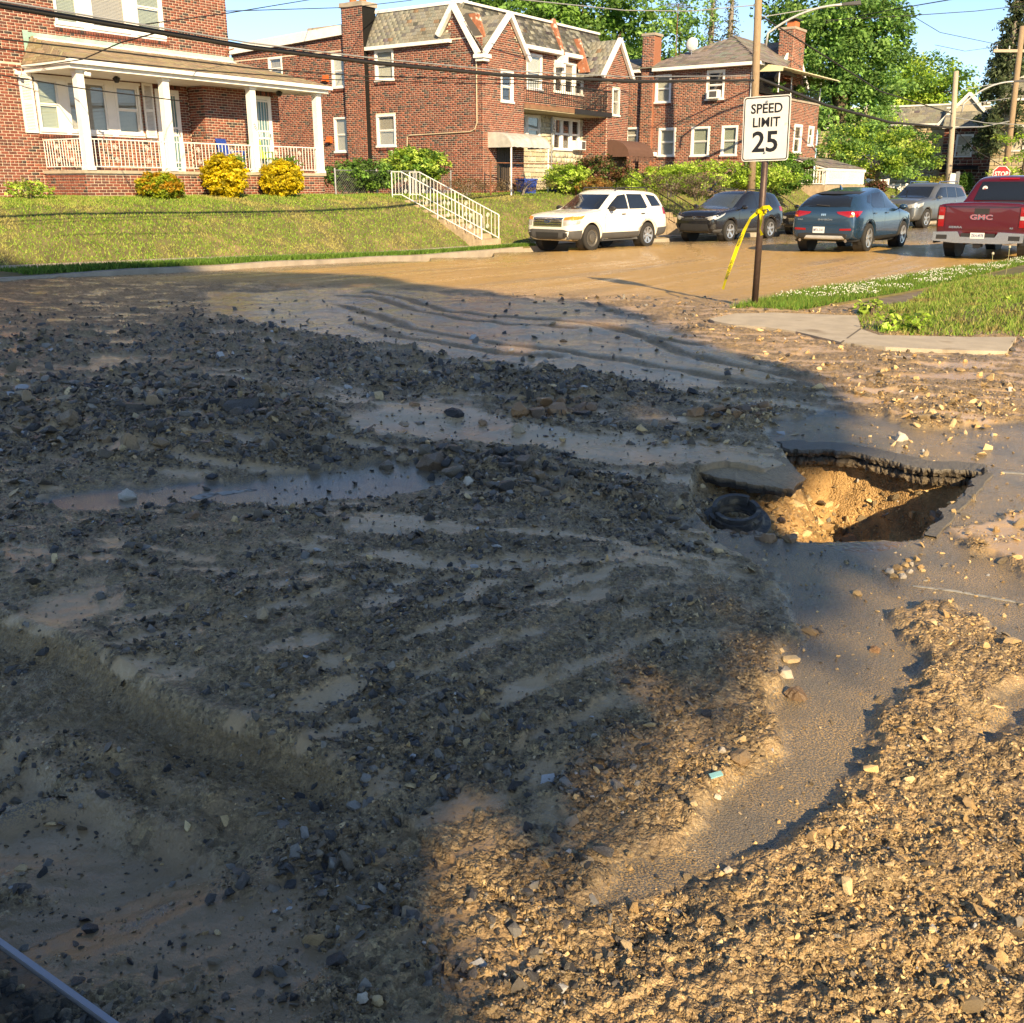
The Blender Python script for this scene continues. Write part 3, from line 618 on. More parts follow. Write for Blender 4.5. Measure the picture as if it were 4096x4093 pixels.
# ---------------------------------------------------------------- houses: walls laid brick by brick, slates and shingles one by one
UB = np.array([(-.5, -.5, -.5), (.5, -.5, -.5), (.5, .5, -.5), (-.5, .5, -.5), (-.46, -.44, .5), (.46, -.44, .5), (.46, .44, .5), (-.46, .44, .5)])
UF = np.array([(4, 5, 6, 7), (0, 1, 5, 4), (1, 2, 6, 5), (2, 3, 7, 6), (3, 0, 4, 7)])
UFB = np.vstack([UF, [(0, 3, 2, 1)]])
class Pieces:
    "bricks / slates / stones of one thing: the ones that show largest become parts of their own, the rest one part"
    def __init__(s, house, name, rest_name, m, keep=300): s.h = house; s.name = name; s.rest = rest_name; s.m = m; s.keep = keep; s.mats = []; s.cols = []; s.full = []
    def add(s, c, x, y, nrm, w, h, d, col, full=True):
        s.mats.append(np.array([[x[0] * w, y[0] * h, nrm[0] * d, c[0]], [x[1] * w, y[1] * h, nrm[1] * d, c[1]], [x[2] * w, y[2] * h, nrm[2] * d, c[2]]])); s.cols.append(col); s.full.append(full)
    def flush(s):
        if not s.mats: return
        A = np.array(s.mats); C = np.array(s.cols); F_ = np.array(s.full)
        rz = s.h.rotation_euler.z; ca, sa = math.cos(rz), math.sin(rz); c = A[:, :, 3]
        wx = c[:, 0] * ca - c[:, 1] * sa + s.h.location.x; wy = c[:, 0] * sa + c[:, 1] * ca + s.h.location.y; wz = c[:, 2] + s.h.location.z
        # only what the frame shows counts: behind the top or sides of the picture stays in the joined part
        dz = wy * _c - (wz - H) * _s; px = 2048 + FPX * wx / np.maximum(dz, .1); py = 2046.5 - FPX * (wy * _s + (wz - H) * _c) / np.maximum(dz, .1)
        vis = F_ & (px > 0) & (px < 4096) & (py > 0) & (dz > 0)
        d = np.where(vis, np.hypot(wx, wy), 1e6); order = np.argsort(d, kind='stable')[:s.keep]; order = order[d[order] < 1e5]
        pal = {}; n_ = 0
        km = C[order].copy()
        cent = km[rng.choice(len(km), min(10, len(km)), replace=False)] if len(km) else km
        shared = []
        for q in cent:
            me_ = bpy.data.meshes.new(s.name); me_.from_pydata([tuple(v) for v in UB], [], [tuple(int(i) for i in f) for f in UFB]); me_.materials.append(s.m)
            at = me_.attributes.new('bcol', 'FLOAT_COLOR', 'POINT'); at.data.foreach_set('color', np.tile([*q, 1.0], 8)); shared.append(me_)
        for i in order:
            k = int(np.argmin(((cent - C[i]) ** 2).sum(1))); o = bpy.data.objects.new(s.name, shared[k]); COL.objects.link(o); o.parent = s.h
            o.matrix_local = Matrix([list(r_) for r_ in A[i]] + [[0, 0, 0, 1]])
        mask = np.ones(len(A), bool); mask[order] = False; A = A[mask]; C = C[mask]
        if len(A):
            Vv = np.einsum('nij,vj->nvi', A[:, :, :3], UB) + A[:, None, :, 3]
            Ff = (UF[None] + (np.arange(len(A)) * 8)[:, None, None]).reshape(-1, 4)
            o = link(s.rest, np_mesh(s.rest, Vv.reshape(-1, 3), Ff, np.repeat(C, 8, 0)), s.m, s.h); o['kind'] = 'stuff'
def brick_col(tone=0):
    q = rnd.random()
    if q < .10: c = (.050, .038, .037)
    elif q < .24: c = (.115, .045, .036)
    elif q < .42: c = (.165, .055, .040)
    elif q < .84: c = (.215, .064, .043)
    else: c = (.26, .085, .055)
    k = .85 + rnd.random() * .3
    if tone == 1: c = (c[0] * 1.12 + .02, c[1] * 1.25 + .012, c[2] * 1.25 + .006)
    return (c[0] * k, c[1] * k, c[2] * k)
def inpoly(x, y, poly):
    ins = False; n_ = len(poly)
    for i in range(n_):
        a, b = poly[i], poly[(i + 1) % n_]
        if (a[1] > y) != (b[1] > y) and x < a[0] + (y - a[1]) * (b[0] - a[0]) / (b[1] - a[1]): ins = not ins
    return ins
def wall(P, org, xd, w, z0, z1, holes=(), clip=None, L=.215, Hc=.0715, mort=None, tone=0, partname='wall'):
    "brick wall: recessed mortar sheet with the openings left out, bricks proud of it. x runs along xd, outside lies to its right"
    xd = np.array([xd[0], xd[1], 0.]); up = np.array([0., 0, 1]); nr = np.array([xd[1], -xd[0], 0.]); org = np.array(org, float)
    pt = lambda x, z, o=0.: tuple(org + xd * x + nr * o + up * (z - org[2]))
    xs = sorted({0., w, *[q for h in holes for q in (h[0], h[2]) if 0 < q < w]}); zs = sorted({z0, z1, *[q for h in holes for q in (h[1], h[3]) if z0 < q < z1]})
    mb = MB()
    if clip is None:
        for i in range(len(xs) - 1):
            for j in range(len(zs) - 1):
                cx, cz = (xs[i] + xs[i + 1]) / 2, (zs[j] + zs[j + 1]) / 2
                if any(h[0] < cx < h[2] and h[1] < cz < h[3] for h in holes): continue
                mb.quad([pt(xs[i], zs[j]), pt(xs[i + 1], zs[j]), pt(xs[i + 1], zs[j + 1]), pt(xs[i], zs[j + 1])])
        for h in holes:                                   # reveals
            for a, b in (((h[0], h[1]), (h[2], h[1])), ((h[2], h[1]), (h[2], h[3])), ((h[2], h[3]), (h[0], h[3])), ((h[0], h[3]), (h[0], h[1]))):
                mb.quad([pt(*a), pt(*b), pt(*b, -.12), pt(*a, -.12)])
    else: mb.prism([pt(x, z) for x, z in clip], tuple(-nr * .05))
    mb.build(partname, mort or M['mortar'], P.h)
    row = 0; z = z0 + .01
    while z + Hc * .6 < z1:
        x = 0.0 if row % 2 == 0 else -L / 2
        head = row % 6 == 5
        while x < w:
            Lb = L / 2 if head else L
            a, b = max(x, 0), min(x + Lb - .011, w); zc = z + Hc / 2 - .0055
            cuts = [(a, b)]
            for h in holes:
                if h[1] - .02 < zc < h[3] + .02:
                    nc = []
                    for (p, q) in cuts:
                        if q <= h[0] or p >= h[2]: nc.append((p, q)); continue
                        if p < h[0] - .03: nc.append((p, h[0] - .004))
                        if q > h[2] + .03: nc.append((h[2] + .004, q))
                    cuts = nc
            for p, q in cuts:
                if q - p < .03: continue
                if clip is not None and not inpoly((p + q) / 2, zc, clip): continue
                jo = rnd.uniform(-.002, .002)
                P.add(pt((p + q) / 2, zc, .004 + jo), xd, up, nr, q - p, Hc - .011, .016, brick_col(tone), q - p > L * .9)
            x += Lb
        row += 1; z += Hc
def rowlock(P, org, xd, x0, x1, z, hgt=.10, out=.03, tone=0, step=.075):
    xd = np.array([xd[0], xd[1], 0.]); nr = np.array([xd[1], -xd[0], 0.]); org = np.array(org, float); x = x0
    while x < x1:
        c = org + xd * (x + step / 2) + nr * (out / 2) + np.array([0, 0, z + hgt / 2 - org[2]])
        col = brick_col(tone); P.add(c, xd, (0, 0, 1), nr, step - .012, hgt - .01, .03 + out, (col[0] * .8, col[1] * .85, col[2] * .9), False); x += step
def window(h, org, xd, x0, z0, x1, z1, cover='blind', double=True, frame=.07, out=.03, label=None, bars=0):
    "sash window set into an opening: casing, meeting rail and sill; panes and what hangs behind them are pieces of it"
    xd = np.array([xd[0], xd[1], 0.]); nr = np.array([xd[1], -xd[0], 0.]); org = np.array(org, float)
    pt = lambda x, z, o=0.: tuple(org + xd * x + nr * o + np.array([0, 0, z - org[2]]))
    def bx(mb, a0, b0, a1, b1, o0, o1): mb.hexa([pt(a0, b0, o1), pt(a1, b0, o1), pt(a1, b0, o0), pt(a0, b0, o0), pt(a0, b1, o1), pt(a1, b1, o1), pt(a1, b1, o0), pt(a0, b1, o0)])
    mb = MB(); zm = (z0 + z1) / 2
    bx(mb, x0, z0 + .05, x0 + frame, z1 - frame, -.10, out); bx(mb, x1 - frame, z0 + .05, x1, z1 - frame, -.10, out)
    bx(mb, x0, z1 - frame, x1, z1, -.10, out + .004); bx(mb, x0 - .03, z0 - .02, x1 + .03, z0 + .05, -.10, out + .04)
    f2 = frame + .035
    for (a, b, o) in ((zm, z1 - frame, -.01), (z0 + .05, zm, -.035)) if double else ((z0 + .05, z1 - frame, -.01),):
        bx(mb, x0 + frame, a, x0 + f2, b, o - .03, o); bx(mb, x1 - f2, a, x1 - frame, b, o - .03, o)
        bx(mb, x0 + f2, b - .035, x1 - f2, b, o - .03, o); bx(mb, x0 + f2, a, x1 - f2, a + .04, o - .03, o + .003)
    wo = mb.build('window', M['trim'], h)
    if label: wo['label'] = label
    for (a, b, o) in ((zm + .04, z1 - frame - .035, -.025), (z0 + .09, zm - .035, -.05)) if double else ((z0 + .09, z1 - frame - .035, -.025),):
        pm = MB(); pm.hexa([pt(x0 + f2, a, o), pt(x1 - f2, a, o), pt(x1 - f2, a, o - .006), pt(x0 + f2, a, o - .006), pt(x0 + f2, b, o), pt(x1 - f2, b, o), pt(x1 - f2, b, o - .006), pt(x0 + f2, b, o - .006)])
        pm.build('pane', M['glass'], wo)
    cm = MB()
    zc = {'blind': z0 + .05, 'green': z0 + .05, 'half': zm - .1, 'curtain': z0 + .05, 'dark': z1}[cover]
    if zc < z1 - .1:
        nsl = max(3, int((z1 - zc) / .035)) if cover != 'curtain' else 0
        if nsl:
            for k in range(nsl):                           # slats, each a little tilted
                a = zc + (z1 - frame - zc) * k / nsl; b = zc + (z1 - frame - zc) * (k + .93) / nsl
                cm.quad([pt(x0 + frame, a, -.082), pt(x1 - frame, a, -.082), pt(x1 - frame, b, -.095), pt(x0 + frame, b, -.095)])
        else:
            nf = 26
            pr = [(x0 + frame + (x1 - x0 - 2 * frame) * k / nf, -.085 - .02 * (k % 2)) for k in range(nf + 1)]
            for k in range(nf): cm.quad([pt(pr[k][0], z0, pr[k][1]), pt(pr[k + 1][0], z0, pr[k + 1][1]), pt(pr[k + 1][0], z1, pr[k + 1][1]), pt(pr[k][0], z1, pr[k][1])])
        cm.build({'curtain': 'curtain'}.get(cover, 'blind'), {'green': M['blind_green'], 'curtain': M['curtain']}.get(cover, M['blind']), wo, fix=False)
    dm = MB(); bx(dm, x0, z0, x1, z1, -.5, -.13); dm.build('room', M['darkroom'], wo)
    for k in range(bars):
        x = x0 + frame + (x1 - x0 - 2 * frame) * (k + .5) / bars; MB().tube([pt(x, z0 + .06, .05), pt(x, z1 - .06, .05)], .008, 5).build('bar', M['iron'], wo)
    return wo
def slates(P, p00, p10, p11, p01, rows, tw, colf, clip=None, thick=.012, gap=.006, stag=True):
    "rows of overlapping plates on the quad p00 p10 p11 p01 (bottom to top)"
    p00, p10, p11, p01 = [np.array(p, float) for p in (p00, p10, p11, p01)]
    for r_ in range(rows):
        v0 = r_ / rows; v1 = (r_ + 1) / rows; vc = (v0 + v1) / 2
        L_ = p00 + (p01 - p00) * vc; R_ = p10 + (p11 - p10) * vc; wd = np.linalg.norm(R_ - L_); nn = max(1, int(round(wd / tw)))
        xd = (R_ - L_) / wd; yd = ((p01 + p11) - (p00 + p10)); hh = np.linalg.norm(yd) / 2 / rows; yd = yd - xd * (yd @ xd); yd /= np.linalg.norm(yd); nr = np.cross(xd, yd)
        tl = np.array([xd, yd, nr]); off = (.5 if (r_ % 2 and stag) else 0)
        for k in range(-1 if off else 0, nn):
            a, b = max((k + off) / nn, 0), min((k + 1 + off) / nn, 1)
            if b - a < .3 / nn: continue
            u = (a + b) / 2
            if clip is not None and not inpoly(u, vc, clip): continue
            c = L_ + (R_ - L_) * u + nr * (.010 + rnd.uniform(0, .004)); yt = yd - nr * (-thick * .6 / hh); 
            ytl = yd * 1.0 - nr * (thick * .9 / hh); ytl /= np.linalg.norm(ytl); nt = np.cross(xd, ytl)
            P.add(c, xd, ytl, nt, (b - a) * wd - gap, hh * 1.12, thick, colf(u, vc), (b - a) > .9 / nn)
def slate_col(u=0, v=0):
    c = rnd.choice([(.22, .225, .19), (.25, .25, .20), (.20, .20, .18), (.24, .235, .19), (.18, .18, .165), (.20, .205, .17), (.23, .215, .17), (.165, .16, .155), (.26, .245, .20)]); k = rnd.uniform(.8, 1.15)
    if rnd.random() < .02: c = (.24, .16, .10)
    if rnd.random() < .04: c = (.12, .10, .115)
    return tuple(q * k for q in c)
def slate_dark(u=0, v=0):
    c = slate_col(); k = rnd.choice([.28, .36, .5, 1.0]); return tuple(q * k for q in c)
def shingle_col(u=0, v=0):
    c = rnd.choice([(.16, .145, .125), (.20, .18, .155), (.13, .118, .105), (.23, .205, .175)]); return tuple(q * rnd.uniform(.85, 1.15) for q in c)
def tan_shingle(u=0, v=0):
    c = rnd.choice([(.24, .185, .12), (.28, .22, .14), (.21, .165, .11), (.30, .235, .15)]); return tuple(q * rnd.uniform(.9, 1.1) for q in c)
def scroll(mb, x, y0, z0, hgt, r=.012, flip=1, ax='x'):
    "wrought iron S scroll standing in a railing"
    pts = []
    for k in range(15): a = k / 14 * 3.6 * math.pi; q = .075 * (1 - k / 19); pts.append((math.cos(a + 1.57) * q * flip, z0 + hgt * .74 + math.sin(a + 1.57) * q))
    pts = pts[::-1]
    for k in range(15): a = k / 14 * 3.6 * math.pi; q = .075 * (1 - k / 19); pts.append((-math.cos(a + 1.57) * q * flip, z0 + hgt * .26 - math.sin(a + 1.57) * q))
    mb.tube([(x + p, y0, z) if ax == 'x' else (x, y0 + p, z) for p, z in pts], r, 5)
def railing(h, a, b, top, bot, step, m, scrolls=True, r=.009, name='railing', posts=True, frac=()):
    "iron railing between plan points a and b (local): rails, each baluster a part, scroll panels"
    a = Vector((*a, 0)) if len(a) == 2 else Vector(a); b = Vector((*b, 0)) if len(b) == 2 else Vector(b); d = b - a; L_ = math.hypot(d.x, d.y); n_ = max(2, int(L_ / step))
    mb = MB(); mb.tube([a + Vector((0, 0, top)), b + Vector((0, 0, top))], r * 1.9, 6); mb.build('top_rail', m, h)
    mb = MB(); mb.tube([a + Vector((0, 0, bot)), b + Vector((0, 0, bot))], r * 1.5, 6); mb.build('bottom_rail', m, h)
    me_ = MB().tube([(0, 0, 0), (0, 0, top - bot)], r, 6).mesh('baluster'); me_.materials.append(m)
    sc = [round(n_ * f) for f in frac]
    for k in range(n_ + 1):
        if k in sc: continue
        p = a + d * (k / n_); o = link('baluster', me_, None, h); o.location = p + Vector((0, 0, bot))
    for k in sc:
        p = a + d * (k / n_); mb = MB(); scroll(mb, 0, 0, 0, top - bot, r * .55); o = mb.build('scroll', m, h); o.location = p + Vector((0, 0, bot)); o.rotation_euler.z = math.atan2(d.y, d.x)

# ================= house on the left with the porch
h1 = empty('brick_house', W(0, 26.0), STREET_RZ, 'red brick house with white columned porch and hipped porch roof, leftmost', 'house')
h1.location = W(0, 26.0)
P1 = Pieces(h1, 'brick', 'brickwork', M['brick'], 300)
holes_lo = [(15.72 - 9, 3.0, 18.88 - 9, 4.36), (19.36 - 9, 2.0, 20.18 - 9, 4.30)]
wall(P1, (9, 0, 1.0), (1, 0), 11.53, 1.0, 4.62, holes_lo)
wall(P1, (9, .001, 4.62), (1, 0), 13.2, 4.62, 8.6, [(16.56 - 9, 5.6, 19.90 - 9, 7.15)])
wall(P1, (20.53, 0, 1.9), (0, -1), .70, 1.9, 4.75)
wall(P1, (20.53, -.70, 1.9), (1, 0), 2.87, 1.9, 4.75, [(22.33 - 20.53, 1.95, 23.06 - 20.53, 4.28)])
wall(P1, (15.72, -1.80, 1.0), (1, 0), 8.38, 1.0, 1.97)
wall(P1, (15.72, 0, 1.0), (0, -1), 1.80, 1.0, 1.97)
rowlock(P1, (9, 0, 0), (1, 0), 16.5 - 9, 19.95 - 9, 5.48); rowlock(P1, (9, 0, 0), (1, 0), 15.65 - 9, 18.9 - 9, 2.86, out=.02)
rowlock(P1, (9, 0, 0), (1, 0), 15.7 - 9, 18.9 - 9, 4.37, .2, 0); rowlock(P1, (9, 0, 0), (1, 0), 19.3 - 9, 20.25 - 9, 4.31, .2, 0); rowlock(P1, (20.53, -.7, 0), (1, 0), 1.75, 2.6, 4.29, .2, 0)
P1.flush()
MB().box((22.15, .3, 4.3), (22.2, 9, 8.6)).build('side_wall', M['mortar'], h1); MB().box((23.35, -.68, 1.0), (23.4, 4, 4.6)).build('side_wall', M['mortar'], h1)
MB().box((9, .62, 8.55), (22.2, 9, 8.7)).build('roof_slab', M['kerbm'], h1)
MB().box((15.66, -1.86, 1.972), (24.16, .0, 2.05)).build('porch_floor', M['concrete'], h1)
for x in (15.86, 18.37, 21.36, 24.0):
    mb = MB(); mb.box((x - .10, -1.86, 2.052), (x + .10, -1.66, 4.40)); mb.box((x - .125, -1.885, 2.053), (x + .125, -1.635, 2.13)); mb.box((x - .12, -1.88, 4.33), (x + .12, -1.64, 4.401)); mb.build('column', M['white'], h1)
mb = MB(); mb.box((15.50, -2.02, 4.40), (24.28, -1.60, 4.50)); mb.box((15.50, -1.60, 4.402), (15.72, -.02, 4.498)); mb.box((24.06, -1.6, 4.402), (24.28, -.72, 4.498)); mb.build('beam', M['white'], h1)
mb = MB(); mb.box((15.44, -2.14, 4.50), (24.36, -2.02, 4.60)); mb.box((15.44, -2.02, 4.502), (15.50, -.02, 4.598)); mb.box((24.30, -2.02, 4.502), (24.36, .5, 4.598)); mb.build('gutter', M['white'], h1)
MB().box((15.73, -1.59, 4.43), (24.05, -.02, 4.46)).build('porch_ceiling', M['white'], h1)
E0 = [(15.46, -2.10, 4.605), (24.34, -2.10, 4.605), (22.35, -.03, 5.25), (15.80, -.03, 5.25)]
mb = MB(); mb.quad([(p[0], p[1], p[2] - .012) for p in E0]); mb.quad([(15.46, -.03, 4.593), (15.46, -2.10, 4.593), (15.80, -.03, 5.238)]); mb.quad([(24.34, -2.10, 4.593), (24.34, .5, 4.593), (22.35, -.03, 5.238)]); mb.build('porch_roof', M['shingle'], h1)
PR = Pieces(h1, 'shingle', 'roof_shingles', M['shingle'], 200)
slates(PR, *E0, rows=16, tw=.26, colf=tan_shingle)
slates(PR, (15.46, -.03, 4.605), (15.46, -2.10, 4.605), (15.80, -.03, 5.25), (15.80, -.031, 5.25), rows=9, tw=.26, colf=tan_shingle)
PR.flush()
mb = MB(); mb.box((15.74, -.045, 5.25), (22.3, -.02, 5.37)); mb.box((15.60, -.04, 4.6), (15.74, -.02, 5.40)); mb.build('copper_flashing', M['copper'], h1)
mb = MB(); mb.hexa([(15.8, -.30, 5.168), (22.2, -.30, 5.168), (22.25, -.05, 5.245), (15.82, -.05, 5.245), (15.8, -.30, 5.20), (22.2, -.30, 5.20), (22.25, -.05, 5.275), (15.82, -.05, 5.275)]); mb.build('flashing_strip', M['white'], h1)
# ground floor triple window, shutters
mb = MB(); mb.box((15.70, -.03, 2.96), (18.90, .05, 3.03)); mb.box((15.70, -.025, 4.33), (18.90, .05, 4.40)); mb.box((16.42, -.02, 3.03), (16.62, .05, 4.33)); mb.box((17.80, -.02, 3.03), (18.05, .05, 4.33)); mb.build('window_surround', M['trim'], h1)
window(h1, (0, 0, 0), (1, 0), 15.74, 3.03, 16.42, 4.33, 'green'); window(h1, (0, 0, 0), (1, 0), 18.05, 3.03, 18.84, 4.33, 'blind')
window(h1, (0, 0, 0), (1, 0), 16.62, 3.03, 17.80, 4.33, 'blind', double=False, frame=.04)
def shutter(x0, x1, z0, z1):
    mb = MB(); mb.box((x0, -.06, z0), (x0 + .05, -.02, z1)); mb.box((x1 - .05, -.06, z0), (x1, -.02, z1))
    for a in (z0, (z0 + z1) / 2 - .03, z1 - .07): mb.box((x0 + .05, -.058, a), (x1 - .05, -.022, a + .07))
    s_ = mb.build('shutter', M['trim'], h1); z = z0 + .08
    me_ = MB().hexa([(x0 + .05, -.055, 0), (x1 - .05, -.055, 0), (x1 - .05, -.025, .026), (x0 + .05, -.025, .026), (x0 + .05, -.055, .008), (x1 - .05, -.055, .008), (x1 - .05, -.025, .034), (x0 + .05, -.025, .034)]).mesh('slat'); me_.materials.append(M['trim'])
    while z < z1 - .1: o = link('slat', me_, None, s_); o.location.z = z; z += .036
shutter(15.31, 15.66, 2.97, 4.42); shutter(18.94, 19.28, 2.97, 4.42)
# upper triple window
mb = MB(); mb.box((16.52, -.03, 5.58), (19.94, .05, 5.66)); mb.box((17.30, -.02, 5.66), (17.60, .05, 7.1)); mb.box((18.72, -.02, 5.66), (19.0, .05, 7.1)); mb.box((16.52, -.028, 7.1), (19.94, .05, 7.17)); mb.build('window_surround', M['trim'], h1)
window(h1, (0, 0, 0), (1, 0), 16.56, 5.66, 17.30, 7.10, 'green'); window(h1, (0, 0, 0), (1, 0), 17.60, 5.66, 18.72, 7.10, 'blind', double=False, frame=.05); window(h1, (0, 0, 0), (1, 0), 19.0, 5.66, 19.90, 7.10, 'green')
# security doors
M['doorglass'] = mat('teal_door_glass', (.10, .20, .22), .15, coat=.4)
def sec_door(x0, x1, y, z0, z1):
    mb = MB(); mb.box((x0, y - .03, z0), (x0 + .09, y + .08, z1)); mb.box((x1 - .09, y - .03, z0), (x1, y + .08, z1)); mb.box((x0, y - .032, z1 - .10), (x1, y + .08, z1)); mb.build('door_frame', M['trim'], h1)
    d = MB(); a, b = x0 + .09, x1 - .09; d.box((a, y, z0), (b, y + .04, z1 - .1)); dd = d.build('door', M['doorglass'], h1)
    mb = MB()
    for q in (z0, z0 + .25, z0 + 1.0, z0 + 1.2, z1 - .16): mb.box((a, y - .035, q), (b, y - .012, q + .05))
    for q in (a, b - .05): mb.box((q, y - .034, z0), (q + .05, y - .013, z1 - .1))
    mb.build('grille_frame', M['trim'], dd)
    for k in range(1, 5): x = a + (b - a) * k / 5; MB().tube([(x, y - .024, z0 + .3), (x, y - .024, z1 - .16)], .009, 5).build('grille_bar', M['trim'], dd)
    mb = MB()
    for k in (0, 1): scroll(mb, a + (b - a) * (.28 + .44 * k), y - .024, z0 + .985, .24, .007, 1 - 2 * k)
    mb.build('scroll', M['trim'], dd); MB().box((b - .045, y - .07, z0 + 1.0), (b - .01, y - .03, z0 + 1.16)).build('door_handle', M['chrome'], dd)
sec_door(19.36, 20.18, .0, 2.05, 4.30); sec_door(22.33, 23.06, -.70, 2.05, 4.28)
rl = empty('porch_railing', (0, 0, 0)); rl.parent = h1
for a, b in ((15.98, 18.25), (18.49, 21.24), (21.48, 23.88)): railing(rl, (a, -1.76), (b, -1.76), 2.80, 2.14, .115, M['trim'], frac=(.3, .72))
railing(rl, (15.76, -.05), (15.76, -1.66), 2.80, 2.14, .115, M['trim'], frac=(.35, .7))
mb = MB(); mb.lathe([(.0, 0), (.05, .0), (.11, .10), (.10, .12), (.03, .16), (0, .17)], 6, c=(17.55, -.9, 4.27)); mb.build('porch_lantern', M['iron'], h1)
mb = MB(); mb.lathe([(0, 0), (.05, .0), (.11, .10), (.10, .12), (.03, .16), (0, .17)], 6, c=(22.9, -1.3, 4.27)); mb.build('porch_lantern', M['iron'], h1)
for x, y, z in ((15.98, -1.95, 4.30), (15.2, -.2, 4.36)):
    mb = MB(); mb.tube([(x, y + .1, z + .08), (x, y, z + .05)], .02, 8); mb.tube([(x - .05, y, z), (x + .06, y - .10, z - .02)], [.045, .05], 10); mb.build('security_camera', M['trim'], h1)
text_mesh('house_number', '7221', .11, M['iron'], h1, (21.36, -1.866, 3.30), Matrix.Rotation(R(90), 3, 'X') @ Matrix.Rotation(R(-62), 3, 'Z'), .002)
mb = MB(); mb.tube([(22.05, -.03, 5.40), (22.1, -.05, 5.55), (22.3, -.10, 5.62)], .02, 6); mb.build('vent_pipe', M['rust'], h1)
# chairs on the porch
def porch_chair(x, y, rz, m, lab):
    e = empty('porch_chair', W(0, 26.0) + Matrix.Rotation(STREET_RZ, 3, 'Z') @ Vector((x, y, 2.05)), STREET_RZ + rz, lab, 'chair')
    mb = MB(); mb.hexa([(-.25, -.25, .40), (.25, -.25, .40), (.23, .22, .36), (-.23, .22, .36), (-.25, -.25, .43), (.25, -.25, .43), (.23, .22, .39), (-.23, .22, .39)]); mb.build('seat', m, e)
    for k in range(5): x0 = -.22 + k * .092; MB().hexa([(x0, .20, .38), (x0 + .08, .20, .38), (x0 + .08, .23, .38), (x0, .23, .38), (x0, .36, .95), (x0 + .08, .36, .95), (x0 + .08, .39, .95), (x0, .39, .95)]).build('back_slat', m, e)
    for sx in (-1, 1):
        MB().box((sx * .27 - .035, -.27, .58), (sx * .27 + .035, .28, .61)).build('armrest', m, e)
        for yy, tp in ((-.24, .58), (.22, .60)): MB().box((sx * .26 - .025, yy - .025, 0), (sx * .26 + .025, yy + .025, tp - .001)).build('leg', m, e)
porch_chair(21.0, -1.15, R(12), M['bluebin'], 'blue slatted chair on the porch behind the white railing'); porch_chair(22.1, -1.2, R(-10), mat('lime_plastic', (.30, .42, .08), .5), 'lime green chair on the porch beside the second door')

# ================= middle house with slate mansard
h2 = empty('brick_house', W(0, 22.6), STREET_RZ, 'red brick twin house with slate mansard, white pointed gables and iron balcony', 'house')
P2 = Pieces(h2, 'brick', 'brickwork', M['brick'], 300)
T2 = 22.6; sx2 = 30.5
def ST(t): return 35.6 - t                                 # along the side wall, from the back to the front corner
so = (sx2, 13.0, 1.0)
sw = [(ST(33.4), 5.75, ST(32.6), 6.6), (ST(29.87), 5.28, ST(29.06), 6.48), (ST(27.62), 5.41, ST(26.7), 6.5), (ST(29.9), 2.93, ST(29.05), 4.23), (ST(27.66), 3.09, ST(26.7), 4.24)]
wall(P2, so, (0, -1), 13.0, 1.0, 6.62, [w for w in sw])
wall(P2, (sx2, 13.0, 6.62), (0, -1), 6.6, 6.62, 7.2, clip=[(0, 6.62), (6.6, 6.62), (6.6, 7.14), (0, 6.86)])
wall(P2, (sx2 - .002, 13.0, 6.62), (0, -1), 13.0, 6.62, 7.7, clip=[(ST(24.35), 6.62), (ST(23.80), 7.58), (ST(23.12), 6.62)])
wall(P2, (sx2 - .25, 35.6 - 6.6 - T2, 1.0), (0, -1), 1.05, 1.0, 8.02); wall(P2, (sx2 + .5, 29.0 - T2, 6.6), (-1, 0), .75, 6.6, 8.02) if False else None
mb = MB(); mb.box((sx2 - .24, 27.96 - T2, 1.0), (sx2 + .5, 29.0 - T2, 8.0)); mb.build('chimney', M['brick'], h2)
me_ = h2.children[-1].data; at = me_.attributes.new('bcol', 'FLOAT_COLOR', 'POINT'); at.data.foreach_set('color', np.tile([.22, .08, .05, 1], len(me_.vertices)))
ch = h2.children[-1]; mb = MB(); mb.box((sx2 - .30, 27.90 - T2, 8.0), (sx2 + .56, 29.06 - T2, 8.16)); mb.build('chimney_cap', M['kerbm'], ch)
for q in (28.2, 28.7): MB().lathe([(.13, 8.16), (.15, 8.5), (.12, 8.5), (.10, 8.2)], 12, c=(sx2 + .1, q - T2, 0)).build('chimney_pot', M['terracotta'], ch)
wall(P2, (sx2, 0, 1.0), (1, 0), 2.55, 1.0, 6.15, [(31.56 - sx2, 4.55, 32.34 - sx2, 5.62), (31.30 - sx2, 1.5, 32.15 - sx2, 3.2)])
wall(P2, (sx2, -.002, 6.15), (1, 0), 2.6, 6.15, 7.45, clip=[(.15, 6.15), (1.5, 7.40), (2.55, 6.15)])
wall(P2, (33.05, 1.2, 4.45), (1, 0), 6.25, 4.45, 6.85, [(33.2 - 33.05, 4.6, 34.0 - 33.05, 6.6), (34.95 - 33.05, 5.28, 36.05 - 33.05, 6.58), (36.95 - 33.05, 5.3, 39.25 - 33.05, 6.5)])
wall(P2, (39.25, 1.2, 1.0), (0, -1), 1.2, 1.0, 6.2)
wall(P2, (39.25, 0, 1.0), (1, 0), 1.8, 1.0, 6.15, [(39.62 - 39.25, 4.5, 40.25 - 39.25, 5.6), (40.2 - 39.25, 1.4, 40.9 - 39.25, 3.0)])
wall(P2, (38.85, -.003, 6.15), (1, 0), 2.2, 6.15, 7.45, clip=[(.0, 6.15), (1.12, 7.40), (2.2, 6.15)])
for w_ in sw[1:]: rowlock(P2, so, (0, -1), w_[0] - .04, w_[2] + .04, w_[1] - .14)
P2.flush()
for w_, cv in zip(sw, ('half', 'curtain', 'curtain', 'blind', 'blind')): window(h2, so, (0, -1), *w_, cover=cv)
